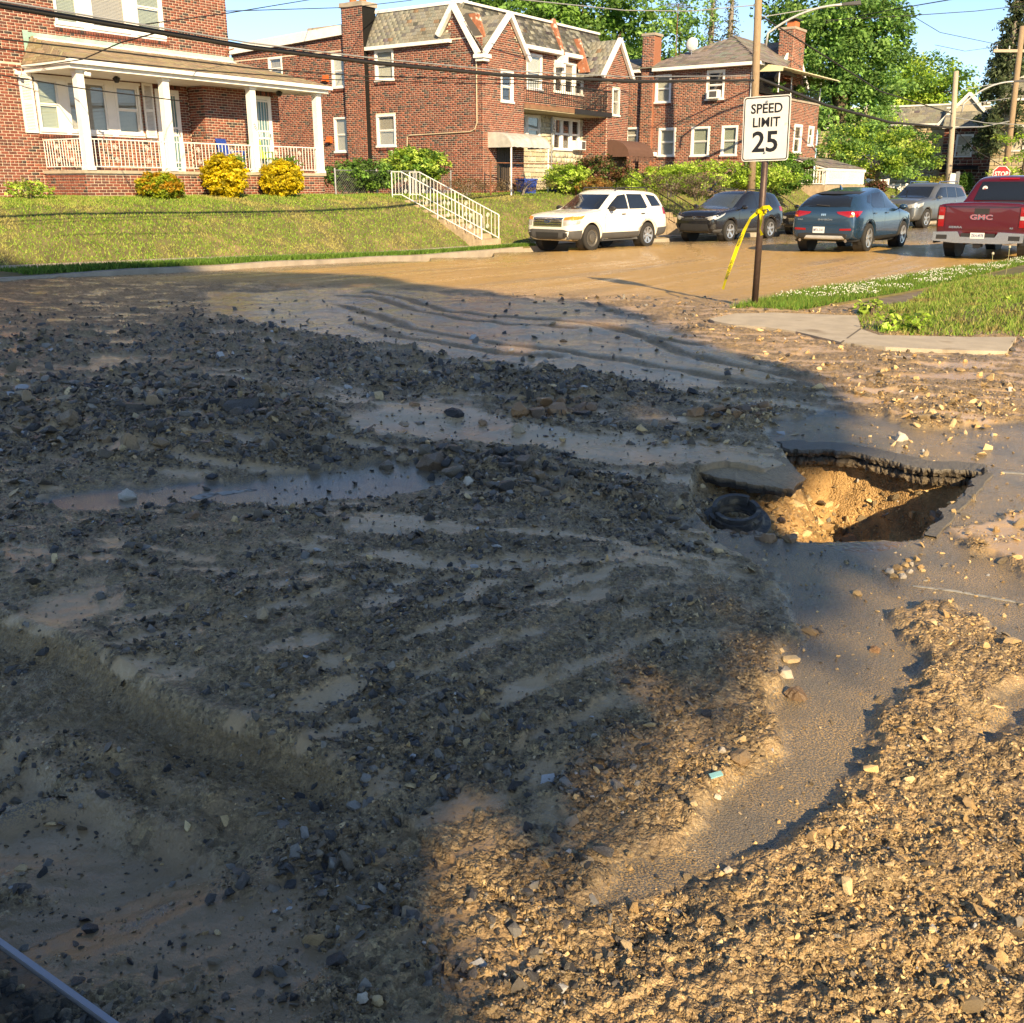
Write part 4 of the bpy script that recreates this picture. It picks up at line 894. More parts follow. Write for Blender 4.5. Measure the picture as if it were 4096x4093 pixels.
window(h2, (0, 0, 0), (1, 0), 31.56, 4.55, 32.34, 5.62, 'dark'); window(h2, (0, 1.2, 0), (1, 0), 34.95, 5.28, 36.05, 6.58, 'curtain')
window(h2, (0, 1.2, 0), (1, 0), 33.2, 4.62, 34.0, 6.6, 'dark', frame=.12)
for a, b in ((36.97, 37.68), (37.72, 38.5), (38.54, 39.23)): window(h2, (0, 1.2, 0), (1, 0), a, 5.3, b, 6.5, 'half')
window(h2, (0, 0, 0), (1, 0), 39.62, 4.5, 40.25, 5.6, 'curtain', bars=4)
# rubble stone ground floor under the balcony
PS = Pieces(h2, 'stone', 'stonework', M['stonewall'], 200)
sh = [(33.2 - 33.05, 3.28, 35.95 - 33.05, 4.36), (36.9 - 33.05, 3.1, 39.0 - 33.05, 4.36)]
wall_m = mat('stone_mortar', (.46, .42, .33), .95, var=.2, bump=.4)
mb = MB(); xs = [0, *sorted(q for h in sh for q in (h[0], h[2])), 6.2]; zs = [1.0, 3.1, 3.28, 4.36, 4.45]
for i in range(len(xs) - 1):
    for j in range(4):
        cx, cz = (xs[i] + xs[i + 1]) / 2, (zs[j] + zs[j + 1]) / 2
        if any(h[0] < cx < h[2] and h[1] < cz < h[3] for h in sh): continue
        mb.quad([(33.05 + xs[i], 1.2, zs[j]), (33.05 + xs[i + 1], 1.2, zs[j]), (33.05 + xs[i + 1], 1.2, zs[j + 1]), (33.05 + xs[i], 1.2, zs[j + 1])])
mb.build('stone_wall', wall_m, h2); z = 1.02
while z < 4.4:
    hh = rnd.uniform(.10, .19); x = 0.
    while x < 6.15:
        w_ = rnd.uniform(.16, .42); cx, cz = x + w_ / 2, z + hh / 2
        if not any(h[0] - .05 < cx < h[2] + .05 and h[1] - .05 < cz < h[3] + .05 for h in sh):
            c = rnd.choice([(.50, .46, .36), (.56, .52, .40), (.42, .39, .31), (.60, .56, .44), (.50, .43, .30)])
            PS.add((33.05 + cx, 1.19 - rnd.uniform(0, .02), cz), (1, 0, rnd.uniform(-.06, .06)), (0, 0, 1), (0, -1, 0), w_ - .025, hh - .02, .05, c)
        x += w_
    z += hh
PS.flush()
for a, b in ((33.2, 34.1), (34.12, 35.0), (35.02, 35.95)): window(h2, (0, 1.2, 0), (1, 0), a, 3.28, b, 4.36, 'curtain')
for a, b in ((36.9, 37.58), (37.6, 38.3), (38.32, 39.0)): window(h2, (0, 1.2, 0), (1, 0), a, 3.1, b, 4.36, 'dark')
mb = MB(); mb.box((38.35, .85, 3.13), (38.98, 1.25, 3.50)); ac = mb.build('air_conditioner', M['trim'], h2); MB().box((38.66, .84, 3.17), (38.94, .86, 3.46)).build('grille', M['greyplastic'], ac)
# mansard: backing sheets, slates, white trim
PM = Pieces(h2, 'slate', 'slates', M['slate'], 300)
def slope(name, q, rows, tw, cf, clip=None):
    MB().quad([tuple(np.array(p) + np.array([0, 0, -.012])) for p in q]).build(name, mat('roof_backing', (.06, .055, .05), .95), h2); slates(PM, *q, rows=rows, tw=tw, colf=cf, clip=clip)
slope('mansard', [(30.42, 28.05 - T2, 6.62), (30.42, 24.0 - T2, 6.62), (30.95, 23.7 - T2, 7.78), (30.95, 27.85 - T2, 7.78)], 10, .24, slate_col)
slope('mansard', [(30.98, 1.02, 6.84), (37.15, 1.02, 6.84), (37.15, 1.55, 7.86), (30.98, 1.55, 7.86)], 9, .26, slate_dark)
slope('mansard', [(37.30, 1.02, 6.82), (40.95, 1.02, 6.82), (40.95, 1.55, 7.84), (37.30, 1.55, 7.84)], 9, .26, slate_dark)
# gable roofs: the one over the side wall, the two over the front bays
slope('gable_roof', [(30.38, -.12, 6.12), (32.0, .9, 6.2), (32.0, 1.2, 7.60), (30.36, 1.18, 7.62)], 9, .24, slate_col)
slope('gable_roof', [(30.50, 1.5, 6.12), (30.50, -.14, 6.12), (31.98, -.14, 7.46), (31.98, 1.5, 7.46)], 9, .24, slate_col)
slope('gable_roof', [(33.2, -.14, 6.10), (33.2, 1.5, 6.10), (32.0, 1.5, 7.46), (32.0, -.14, 7.46)], 9, .24, slate_col)
slope('gable_roof', [(38.62, 1.5, 5.98), (38.62, -.14, 5.98), (39.95, -.14, 7.46), (39.95, 1.5, 7.46)], 9, .24, slate_col)
slope('gable_roof', [(41.2, -.14, 6.0), (41.2, 1.5, 6.0), (39.97, 1.5, 7.46), (39.97, -.14, 7.46)], 9, .24, slate_col)
PM.flush()
def board(a, b, w_, d_, m=None, name='bargeboard', nrm=(0, -1, 0)):
    a = Vector(a); b = Vector(b); dr = (b - a).normalized(); nn = Vector(nrm); up = nn.cross(dr).normalized() * w_ / 2; nn = nn * d_
    MB().hexa([a - up, b - up, b - up + nn, a - up + nn, a + up, b + up, b + up + nn, a + up + nn]).build(name, m or M['white'], h2)
for (xl, zl, xa, za, xr, zr) in ((30.45, 6.05, 31.99, 7.48, 33.25, 6.05), (38.6, 5.95, 39.96, 7.48, 41.25, 5.95)):
    board((xl, -.05, zl), (xa, -.05, za), .17, .13); board((xa + .003, -.053, za), (xr, -.053, zr), .17, .13)
board((30.48, 24.5 - T2, 6.75), (30.48, 23.8 - T2, 7.68), .17, .16, nrm=(-1, 0, 0)); board((30.477, 23.8 - T2, 7.68), (30.477, 22.72 - T2, 6.05), .17, .16, nrm=(-1, 0, 0))
mb = MB(); mb.box((30.28, -.20, 5.90), (30.75, .25, 6.02)); mb.box((30.34, -.14, 5.80), (30.70, .2, 5.90)); mb.build('corner_bracket', M['white'], h2)
mb = MB(); mb.box((30.30, 23.95 - T2, 6.48), (30.5, 28.0 - T2, 6.60)); mb.build('fascia', M['white'], h2)
mb = MB(); mb.box((30.90, 1.3, 7.80), (31.08, 27.9 - T2, 7.90)); mb.box((30.95, 1.45, 7.89), (37.18, 1.66, 7.97)); mb.box((37.28, 1.45, 7.87), (40.98, 1.66, 7.95)); mb.build('roof_coping', M['white'], h2)
mb = MB(); mb.box((33.2, .88, 6.68), (37.14, 1.2, 6.82)); mb.box((37.3, .88, 6.66), (38.9, 1.2, 6.80)); mb.build('fascia', M['white'], h2)
mb = MB(); mb.hexa([(30.34, 29.0 - T2, 7.12), (30.34, 35.62 - T2, 6.84), (30.62, 35.62 - T2, 6.84), (30.62, 29.0 - T2, 7.12), (30.34, 29.0 - T2, 7.46), (30.34, 35.62 - T2, 7.20), (30.62, 35.62 - T2, 7.20), (30.62, 29.0 - T2, 7.46)]); mb.build('coping', M['white'], h2)
mb = MB(); mb.hexa([(37.14, .86, 6.62), (37.31, .86, 6.62), (37.31, 1.0, 6.62), (37.14, 1.0, 6.62), (37.14, 1.4, 8.06), (37.31, 1.4, 8.06), (37.31, 1.6, 8.0), (37.14, 1.6, 8.0)]); mb.build('party_flashing', M['rustpaint'], h2)
mb = MB(); mb.box((37.06, .80, 6.38), (37.38, 1.15, 6.66)); mb.box((36.98, .85, 6.22), (37.2, 1.15, 6.40)); mb.build('bracket', M['white'], h2)
for x, y in ((31.1, .62), (38.66, 1.05)): MB().hexa([(x - .04, y - .5, 6.15), (x + .06, y - .5, 6.15), (x + .06, y, 6.15), (x - .04, y, 6.15), (x - .04, y, 7.45), (x + .06, y, 7.45), (x + .06, y + .4, 7.45), (x - .04, y + .4, 7.45)]).build('valley_flashing', M['rustpaint'], h2)
mb = MB(); mb.box((31.0, 1.7, 7.4), (40.9, 9, 7.6)); mb.build('flat_roof', M['kerbm'], h2); MB().box((41.0, .2, 1), (41.05, 12.9, 7.0)).build('side_wall', M['mortar'], h2)
# balcony
mb = MB(); mb.box((33.06, -.02, 4.44), (36.62, 1.18, 4.60)); mb.build('balcony_slab', mat('rusty_concrete', (.22, .12, .07), .9, var=.4, vscale=3, bump=.3), h2)
mb = MB(); mb.box((36.63, -.05, 4.43), (39.60, 1.18, 4.61)); mb.build('balcony_slab', M['iron'], h2)
mb = MB(); mb.box((33.06, .0, 4.405), (39.2, 1.18, 4.438)); mb.build('balcony_soffit', mat('soffit', (.42, .36, .24), .9, var=.3), h2)
br = empty('balcony_railing'); br.parent = h2
railing(br, (33.1, .03), (36.6, .03), 5.42, 4.68, .15, M['iron'], r=.012); railing(br, (36.66, .0), (39.5, .0), 5.42, 4.68, .10, M['iron'], r=.016, frac=(.5, .6, .7, .8, .9))
# awnings, door, conduit, small fittings
def awning(h, x0, x1, y, z1, z0, proj, m, nrib, scal=False):
    nseg = 9; prof = []
    for k in range(nseg + 1): a = k / nseg * math.pi / 2; prof.append((-proj * math.sin(a) ** .9, z1 - (z1 - z0) * (1 - math.cos(a)) ** 1.15))
    mb = MB(); pts = [(x0 + (x1 - x0) * i / nrib, y + p[0], p[1]) for i in range(nrib + 1) for p in prof]
    fs = [(i * (nseg + 1) + k, i * (nseg + 1) + k + 1, (i + 1) * (nseg + 1) + k + 1, (i + 1) * (nseg + 1) + k) for i in range(nrib) for k in range(nseg)]
    pts = [(p[0], p[1], p[2] + (.02 if (j // (nseg + 1)) % 2 else 0)) for j, p in enumerate(pts)]; mb.add(pts, fs)
    for x in (x0, x1): mb.add([(x, y, z0)] + [(x, y + p[0], p[1]) for p in prof], [(0, k + 1, k + 2) for k in range(nseg)])
    aw = mb.build('awning', m, h)
    if scal:
        mb = MB()
        for i in range(nrib):
            a, b = x0 + (x1 - x0) * i / nrib, x0 + (x1 - x0) * (i + 1) / nrib; mb.quad([(a, y - proj, z0), (b, y - proj, z0), (b - .04, y - proj, z0 - .15), ((a + b) / 2, y - proj - .01, z0 - .19), (a + .04, y - proj, z0 - .15)])
        mb.build('valance', m, aw, fix=False)
    return aw
awning(h2, 30.75, 33.3, 0, 3.50, 2.98, 1.05, M['metalawn'], 14); awning(h2, 39.35, 41.6, 0, 3.52, 2.85, 1.05, M['brownfab'], 8, True)
for x in (30.8, 33.2): MB().tube([(x, -1.0, 1.35), (x, -1.0, 3.0)], .03, 8).build('awning_post', M['trim'], h2)
mb = MB(); mb.box((31.30, .02, 1.4), (32.15, .08, 3.2)); dd = mb.build('door', mat('dark_door', (.06, .045, .035), .6), h2); MB().tube([(31.36, .0, 2.3), (31.36, -.05, 2.35)], .02, 6).build('handle', M['chrome'], dd)
for k in range(6): MB().tube([(31.38 + k * .14, .0, 1.45), (31.38 + k * .14, .0, 3.15)], .008, 5).build('grille_bar', M['iron'], dd)
mb = MB(); mb.box((40.2, .02, 1.4), (40.9, .08, 3.0)); mb.build('door', MATS['dark_door'], h2)
mb = MB(); mb.tube([(30.46, 22.85 - T2, 5.85), (30.46, 22.85 - T2, 3.8), (30.46, 22.95 - T2, 3.6), (30.46, 23.15 - T2, 3.52), (30.46, 26.0 - T2, 3.47), (30.46, 26.12 - T2, 3.42), (30.46, 26.16 - T2, 2.7)], .022, 8); mb.build('conduit', mat('cream_conduit', (.50, .42, .30), .6), h2)
for t_, z_ in ((30.16, 5.66), (30.13, 3.42)):
    mb = MB(); mb.box((30.36, t_ - .11 - T2, z_ - .13), (30.48, t_ + .11 - T2, z_ + .11)); mb.hexa([(30.30, t_ - .13 - T2, z_ - .10), (30.36, t_ - .13 - T2, z_ + .0), (30.36, t_ + .13 - T2, z_ + .0), (30.30, t_ + .13 - T2, z_ - .10), (30.34, t_ - .13 - T2, z_ - .10), (30.38, t_ - .13 - T2, z_ + .02), (30.38, t_ + .13 - T2, z_ + .02), (30.34, t_ + .13 - T2, z_ - .10)]); mb.build('wall_vent', M['orange'], h2)
mb = MB(); mb.tube([(30.42, 26.85 - T2, 2.55), (30.40, 26.86 - T2, 2.85), (30.36, 26.82 - T2, 2.92), (30.3, 26.8 - T2, 2.9)], .05, 8); mb.build('white_vent_pipe', M['trim'], h2)
mb = MB(); mb.tube([(36.7, 1.12, 4.35), (36.7, 1.12, 1.5)], .03, 8); mb.build('downpipe', M['galv'], h2)

# ================= right house with hipped roof
h3 = empty('brick_house', W(0, 18.6), STREET_RZ, 'orange-red brick house with hipped grey shingle roof behind the speed limit sign', 'house')
P3 = Pieces(h3, 'brick', 'brickwork', M['brick'], 300)
T3 = 18.6; s3 = 45.2
def S3(t): return 26.8 - t
o3 = (s3, 26.8 - T3, 1.2)
w3 = [(S3(23.48), 5.36, S3(22.66), 6.58), (S3(20.9), 5.38, S3(20.02), 6.62), (S3(23.2), 3.0, S3(22.33), 4.26), (S3(21.52), 2.98, S3(20.6), 4.27), (S3(20.02), 2.98, S3(19.23), 4.27), (S3(25.0), 3.6, S3(24.28), 4.35)]
wall(P3, o3, (0, -1), 8.2, 1.2, 6.72, w3, tone=1)
wall(P3, (s3, 0, 1.2), (1, 0), 8.6, 1.2, 5.55, [(50.5 - s3, 3.22, 51.6 - s3, 4.55), (52.5 - s3, 3.6, 53.3 - s3, 4.55)], tone=1)
wall(P3, (s3 - .22, 24.12 - T3, 1.2), (0, -1), .62, 1.2, 8.25, tone=1)
wall(P3, (s3, 2.2, 5.5), (1, 0), 9, 5.5, 6.75, tone=1)
wall(P3, (50.0, .9, 5.55), (1, 0), 4.0, 5.55, 8.3, clip=[(0, 5.55), (0, 6.6), (1.9, 8.25), (3.8, 6.6), (3.8, 5.55)], tone=1)
wall(P3, (51.0, .55, 5.55), (1, 0), 1.5, 5.55, 8.85, tone=1); wall(P3, (51.0, 1.3, 5.55), (0, -1), .75, 5.55, 8.85, tone=1)
for w_ in w3[:5]: rowlock(P3, o3, (0, -1), w_[0] - .04, w_[2] + .04, w_[1] - .13, tone=1)
P3.flush()
for nm, a, b in (('chimney', (s3 - .21, 23.52 - T3, 1.2), (s3 + .5, 24.10 - T3, 8.24)), ('chimney', (51.01, .57, 5.55), (52.49, 1.3, 8.84))):
    o = MB().box(a, b).build(nm, M['brick'], h3); at = o.data.attributes.new('bcol', 'FLOAT_COLOR', 'POINT'); at.data.foreach_set('color', np.tile([.30, .12, .07, 1], 8))
    mb = MB(); mb.box((a[0] - .06, a[1] - .06, b[2] + .01), (b[0] + .06, b[1] + .06, b[2] + .12)); mb.build('chimney_cap', M['kerbm'], o)
    if b[2] > 8.5: MB().box((51.4, .7, 8.97), (52.0, 1.1, 9.25)).build('chimney_pot', M['terracotta'], o); MB().box((51.25, .6, 9.32), (52.15, 1.2, 9.36)).build('chimney_hood', M['iron'], o)
for w_, cv in zip(w3, ('curtain', 'dark', 'curtain', 'green', 'green', 'blind')): window(h3, o3, (0, -1), *w_, cover=cv, frame=.09)
a_ = MB().box((s3 - .30, 20.2 - T3, 5.42), (s3 + .1, 20.72 - T3, 5.78)).build('air_conditioner', M['trim'], h3); MB().box((s3 - .312, 20.26 - T3, 5.48), (s3 - .30, 20.6 - T3, 5.72)).build('grille', M['greyplastic'], a_)
for a, b, c, d in ((50.5, 3.22, 51.6, 4.55), (52.5, 3.6, 53.3, 4.55)): window(h3, (0, 0, 0), (1, 0), a, b, c, d, 'dark', frame=.12)
mb = MB(); mb.box((s3 - .42, -.35, 6.70), (s3 + .1, 23.48 - T3, 6.84)); mb.box((s3 - .42, 24.14 - T3, 6.70), (s3 + .1, 27 - T3, 6.83)); mb.build('gutter', M['white'], h3)
MB().tube([(s3 - .05, .12, 6.7), (s3 - .05, .12, 2.0)], .05, 8).build('downpipe', M['trim'], h3)
PH = Pieces(h3, 'shingle', 'roof_shingles', M['shingle'], 200)
ey = 5.6; ap = (48.6, 2.55, 8.42)
hip = [(44.8, ey, 6.85), (44.8, -.35, 6.85), (ap[0], ap[1], ap[2]), (ap[0], ap[1] + .01, ap[2])]
def slope3(q, rows, tw): MB().quad([tuple(np.array(p) + np.array([0, 0, -.015])) for p in q]).build('roof', MATS['roof_backing'], h3); slates(PH, *q, rows=rows, tw=tw, colf=shingle_col, thick=.01)
slope3(hip, 20, .32); slope3([(44.8, -.35, 6.85), (47.6, -.35, 6.85), (56, 2.55, 8.42), (ap[0], ap[1], ap[2])], 16, .32)
slope3([(44.8, 10, 6.85), (44.8, ey, 6.85), (46.2, ey, 7.45), (46.2, 10, 7.45)], 8, .32)
slope3([(47.6, -.2, 6.55), (49.8, -.2, 6.55), (51.9, 3.0, 8.5), (49.5, 3.0, 8.5)], 14, .32); slope3([(49.7, 3.0, 6.6), (49.7, .75, 6.6), (51.88, .75, 8.42), (51.88, 3.0, 8.42)], 14, .32)
PH.flush()
MB().prism([(44.85, ey, 6.80), (46.2, ey, 6.80), (46.2, ey, 7.43)], (0, .05, 0)).build('gable_end', M['white'], h3); MB().quad([(54.1, .8, 6.5), (54.1, 3, 6.5), (51.9, 3, 8.4), (51.9, .8, 8.4)]).build('roof', MATS['roof_backing'], h3)
board_h = h2; h2_ = h2
for a, b in (((49.65, .86, 6.52), (51.9, .86, 8.48)), ((51.9, .863, 8.48), (54.2, .863, 6.4))):
    a = Vector(a); b = Vector(b); dr = (b - a).normalized(); up = Vector((0, -1, 0)).cross(dr) * .09; nn = Vector((0, -.1, 0)); MB().hexa([a - up, b - up, b - up + nn, a - up + nn, a + up, b + up, b + up + nn, a + up + nn]).build('bargeboard', M['white'], h3)
# upper balcony with cream awning, railing and pot plants
mb = MB(); mb.box((47.7, -.05, 5.551), (53.8, .3, 5.64)); mb.build('parapet_cap', M['kerbm'], h3)
mb = MB()
for k in range(29):
    x0 = 45.6 + k * .27; mb.hexa([(x0, -1.1, 6.60), (x0 + .24, -1.1, 6.60), (x0 + .24, .9, 6.98), (x0, .9, 6.98), (x0, -1.1, 6.62 + .02 * (k % 2)), (x0 + .24, -1.1, 6.62 + .02 * (k % 2)), (x0 + .24, .9, 7.0 + .02 * (k % 2)), (x0, .9, 7.0 + .02 * (k % 2))])
mb.build('balcony_awning', M['creamawn'], h3); MB().quad([(45.6, -1.1, 6.6), (45.6, .9, 6.98), (45.6, .9, 6.5), (45.6, -1.1, 6.45)]).build('awning_side', M['creamawn'], h3, fix=False)
b3 = empty('balcony_railing'); b3.parent = h3; railing(b3, (45.8, -.02), (53.7, -.02), 6.2, 5.66, .13, M['iron'], r=.012)
for x in (45.7, 49.6, 53.7): MB().tube([(x, -.9 if x == 45.7 else -.02, 5.6), (x, -.9 if x == 45.7 else -.02, 6.66)], .03, 8).build('awning_post', M['trim'], h3)
# lower side porch
mb = MB(); mb.hexa([(50.2, -1.9, 2.42), (56.2, -1.9, 2.42), (56.2, -.02, 2.95), (50.2, -.02, 2.95), (50.2, -1.9, 2.50), (56.2, -1.9, 2.50), (56.2, -.02, 3.02), (50.2, -.02, 3.02)]); mb.build('porch_roof_deck', M['white'], h3)
PQ = Pieces(h3, 'porch_shingle', 'porch_shingles', M['shingle'], 60); slates(PQ, (50.15, -1.95, 2.51), (56.25, -1.95, 2.51), (56.25, -.02, 3.04), (50.15, -.02, 3.04), rows=10, tw=.3, colf=shingle_col); PQ.flush()
MB().box((50.15, -1.97, 2.36), (56.25, -1.88, 2.49)).build('gutter', M['white'], h3)
mb = MB(); mb.box((49.8, -2.0, 1.2), (56.2, -.03, 1.72)); mb.build('porch_base', M['stepm'], h3)
r3 = empty('porch_railing'); r3.parent = h3; railing(r3, (49.9, -1.95), (56, -1.95), 2.40, 1.78, .14, M['trim'], r=.02); railing(r3, (49.9, -.1), (49.9, -1.95), 2.40, 1.78, .14, M['trim'], r=.02)
for x in (50.3, 53.2, 56.0): MB().box((x - .08, -1.9, 1.73), (x + .08, -1.74, 2.42)).build('porch_post', M['trim'], h3)
mb = MB(); mb.box((s3 - .35, 23.25 - T3, 3.02), (s3 - .02, 24.1 - T3, 3.2)); mb.build('flower_box', M['trim'], h3)
MB().tube([(s3 + 1.2, 4.5, 6.9), (s3 + 1.2, 4.5, 9.7)], .02, 6).build('aerial_mast', M['rust'], h3)
mb = MB()
for k in range(8): mb.tube([(s3 + .5 + k * .2, 4.5 - .6 + .03 * k, 9.6), (s3 + .5 + k * .2, 4.5 + .6 - .03 * k, 9.6)], .008, 4)
mb.tube([(s3 + .3, 4.5, 9.6), (s3 + 2.1, 4.5, 9.6)], .01, 4); mb.build('aerial', M['galv'], h3)
mb = MB(); mb.lathe([(.0, .0), (.14, .015), (.24, .05), (.30, .10)], 18, axis='x', c=(s3 + .9, 3.6, 7.9)); d_ = mb.build('satellite_dish', mat('dish', (.62, .63, .64), .5), h3); MB().tube([(s3 + 1.0, 3.6, 7.2), (s3 + .95, 3.6, 7.9)], .02, 6).build('dish_mast', M['galv'], d_)
# ---------------------------------------------------------------- vehicles
def loft_body(stations, name, m, parent, sub=2):
    """stations: (x, z_bottom, w_sill, z_mid, w_mid, z_belt, w_belt, z_top, w_top); half sections mirrored, ends closed, then smoothed"""
    bm = bmesh.new(); rings = []
    for (x, zb, ws, zm, wm, zl, wl, zt, wt) in stations:
        half = [(0, zb), (ws * .8, zb), (ws, zb + .05), (wm, zm), (wl + (wm - wl) * .35, zl - .06), (wl, zl), (wl + (wt - wl) * .55, zl + (zt - zl) * .58), (wt, zt - .055), (wt - .10, zt - .008), (wt * .45, zt + .012)]
        ring = [(x, y, z) for y, z in half] + [(x, 0, zt + .02)] + [(x, -y, z) for y, z in half[:0:-1]]
        rings.append([bm.verts.new(p) for p in ring])
    n_ = len(rings[0])
    for a, b in zip(rings, rings[1:]):
        for k in range(n_): bm.faces.new((a[k], a[(k + 1) % n_], b[(k + 1) % n_], b[k]))
    bm.faces.new(rings[0][::-1]); bm.faces.new(rings[-1])
    bmesh.ops.recalc_face_normals(bm, faces=bm.faces)
    me_ = bpy.data.meshes.new(name); bm.to_mesh(me_); bm.free()
    o = bpy.data.objects.new(name, me_); COL.objects.link(o); md = o.modifiers.new('s', 'SUBSURF'); md.levels = sub; md.render_levels = sub
    return o
def bake(o, m, parent, name):
    dg = bpy.context.evaluated_depsgraph_get(); me_ = bpy.data.meshes.new_from_object(o.evaluated_get(dg)); bpy.data.objects.remove(o)
    me_.materials.clear(); me_.materials.append(m); me_.polygons.foreach_set('use_smooth', [True] * len(me_.polygons)); me_.name = name
    return link(name, me_, None, parent)
class Car:
    def __init__(s, name, label, paint, stations, wheels, rw, width, loc, rz, rim='alloy', arch=None, clad=None, ww=.23):
        s.e = empty(name, loc, rz, label, 'truck' if 'pickup' in label else 'car'); s.p = paint
        o = loft_body(stations, 'body', paint, s.e)
        ar = arch or rw + .055
        cut = []
        for wx in wheels:
            for sd in (1, -1):
                c = MB(); c.lathe([(0.0001, sd * (width - .30)), (ar, sd * (width - .30)), (ar, sd * (width + .3)), (0.0001, sd * (width + .3))], 28, axis='y', c=(wx, 0, rw)); q = c.build('cutter', None); cut.append(q)
                md = o.modifiers.new('b', 'BOOLEAN'); md.operation = 'DIFFERENCE'; md.object = q; md.solver = 'EXACT'
        s.body = bake(o, paint, s.e, 'body')
        for q in cut: bpy.data.objects.remove(q)
        s.bvh = BVHTree.FromPolygons([v.co.copy() for v in s.body.data.vertices], [tuple(p.vertices) for p in s.body.data.polygons])
        for wx in wheels:
            for sd in (1, -1):
                mb = MB(); mb.lathe([(ar - .004, sd * (width - .31)), (ar - .004, sd * (width - .06))], 28, axis='y', c=(wx, 0, rw)); mb.lathe([(.02, sd * (width - .305)), (ar - .004, sd * (width - .305))], 28, axis='y', c=(wx, 0, rw)); mb.build('wheel_well', M['plastic'], s.e)
                s.wheel(wx, sd, rw, width, rim, ww)
                if clad:                                       # arch lip
                    mb = MB(); pts = []
                    for k in range(17):
                        a = math.pi * (k / 16 * 1.16 - .08); x, z = wx + math.cos(a) * (ar + .02), rw + math.sin(a) * (ar + .02); pts.append((x, z))
                    for (x0, z0), (x1, z1) in zip(pts, pts[1:]):
                        q = []
                        for x, z in ((x0, z0), (x1, z1)):
                            dx, dz = x - wx, z - rw; L_ = math.hypot(dx, dz)
                            for rr_ in (ar - .015, ar + .055):
                                px, pz = wx + dx / L_ * rr_, rw + dz / L_ * rr_; y = s.hit('side', px, pz, sd); y = sd * width * .97 if y is None else y; q.append((px, y + sd * .012, pz))
                        mb.quad([q[0], q[1], q[3], q[2]]); mb.quad([q[0], q[2], (q[2][0], q[2][1] - sd * .04, q[2][2]), (q[0][0], q[0][1] - sd * .04, q[0][2])])
                    mb.build('arch_trim', clad, s.e, fix=False)
    def wheel(s, wx, sd, r, width, rim, ww):
        w_ = empty('wheel', (wx, sd * (width - ww / 2 - .012), r)); w_.parent = s.e; a, b = -ww / 2 * sd, ww / 2 * sd
        mb = MB(); mb.lathe([(r * .66, a), (r * .92, a), (r * .985, a * .82), (r, a * .5), (r, b * .5), (r * .985, b * .82), (r * .93, b), (r * .66, b * .93)], 30, axis='y'); mb.build('tyre', M['rubber'], w_, smooth=True)
        mb = MB(); R0 = r * .665
        mb.lathe([(R0, b * .95), (R0 * .95, b * .90), (R0 * .92, b * .35), (.001, b * .3)], 30, axis='y')
        rm = M['alloy'] if rim in ('alloy', 'five') else M['steelrim']
        mb.build('rim', M['greyplastic'] if rim != 'steel' else rm, w_)
        if rim == 'steel':
            mb = MB(); mb.lathe([(R0 * .5, b * .9), (R0 * .42, b * .98), (.001, b)], 20, axis='y'); mb.build('hub_cap', rm, w_)
            for k in range(18): g = k / 18 * 2 * math.pi; MB().tube([(math.cos(g) * R0 * .68, b * .4, math.sin(g) * R0 * .68), (math.cos(g) * R0 * .68, b * .8, math.sin(g) * R0 * .68)], R0 * .07, 6).build('rim_hole', M['plastic'], w_)
            mb = MB(); mb.lathe([(R0 * .96, b * .92), (R0 * .88, b * .72), (R0 * .52, b * .75)], 30, axis='y'); mb.build('rim_disc', rm, w_)
        else:
            mb = MB(); mb.lathe([(R0, b * .97), (R0 * .9, b * .93), (R0 * .9, b * .6)], 30, axis='y'); mb.build('rim_lip', rm, w_); ns = 5 if rim == 'five' else 7
            me_ = MB().hexa([(-.035, b * .55, 0.03), (.035, b * .55, .03), (.028, b * .72, .03), (-.028, b * .72, .03), (-.05, b * .62, R0 * .93), (.05, b * .62, R0 * .93), (.042, b * .93, R0 * .93), (-.042, b * .93, R0 * .93)]).mesh('spoke'); me_.materials.append(rm)
            for k in range(ns): o = link('spoke', me_, None, w_); o.rotation_euler.y = k / ns * 2 * math.pi
            mb = MB(); mb.lathe([(.06, b * .5), (.06, b * .78), (.001, b * .82)], 14, axis='y'); mb.build('hub', rm, w_)
    def hit(s, side, a, b, sd=1):
        if side == 'side': o, d = Vector((a, sd * 4, b)), Vector((0, -sd, 0))
        elif side == 'front': o, d = Vector((6, a, b)), Vector((-1, 0, 0))
        elif side == 'rear': o, d = Vector((-6, a, b)), Vector((1, 0, 0))
        else: o, d = Vector((a, b, 6)), Vector((0, 0, -1))
        r_ = s.bvh.ray_cast(o, d)
        if r_[0] is None: return None
        return {'side': r_[0].y, 'front': r_[0].x, 'rear': r_[0].x, 'top': r_[0].z}[side]
    def patch(s, name, poly, m, side='side', sd=1, off=.006, parent=None, thick=.02, nsub=4, rings=4):
        "panel laid on the body: outline in the side (x, z), front / rear (y, z) or top (x, y) view, standing proud by off"
        pts = []
        for i in range(len(poly)):
            a, b = poly[i], poly[(i + 1) % len(poly)]
            for k in range(nsub): pts.append((a[0] + (b[0] - a[0]) * k / nsub, a[1] + (b[1] - a[1]) * k / nsub))
        cx, cy = sum(p[0] for p in pts) / len(pts), sum(p[1] for p in pts) / len(pts); n_ = len(pts)
        def P(a, b, o):
            h_ = s.hit(side, a, b, sd)
            if h_ is None: h_ = s.last
            s.last = h_
            if side == 'side': return (a, h_ + sd * o, b)
            if side == 'front': return (h_ + o, a, b)
            if side == 'rear': return (h_ - o, a, b)
            return (a, b, h_ + o)
        s.last = 0; vs = [P(cx, cy, off)]
        for r_ in range(1, rings + 1):
            f = r_ / rings
            for p in pts: vs.append(P(cx + (p[0] - cx) * f, cy + (p[1] - cy) * f, off))
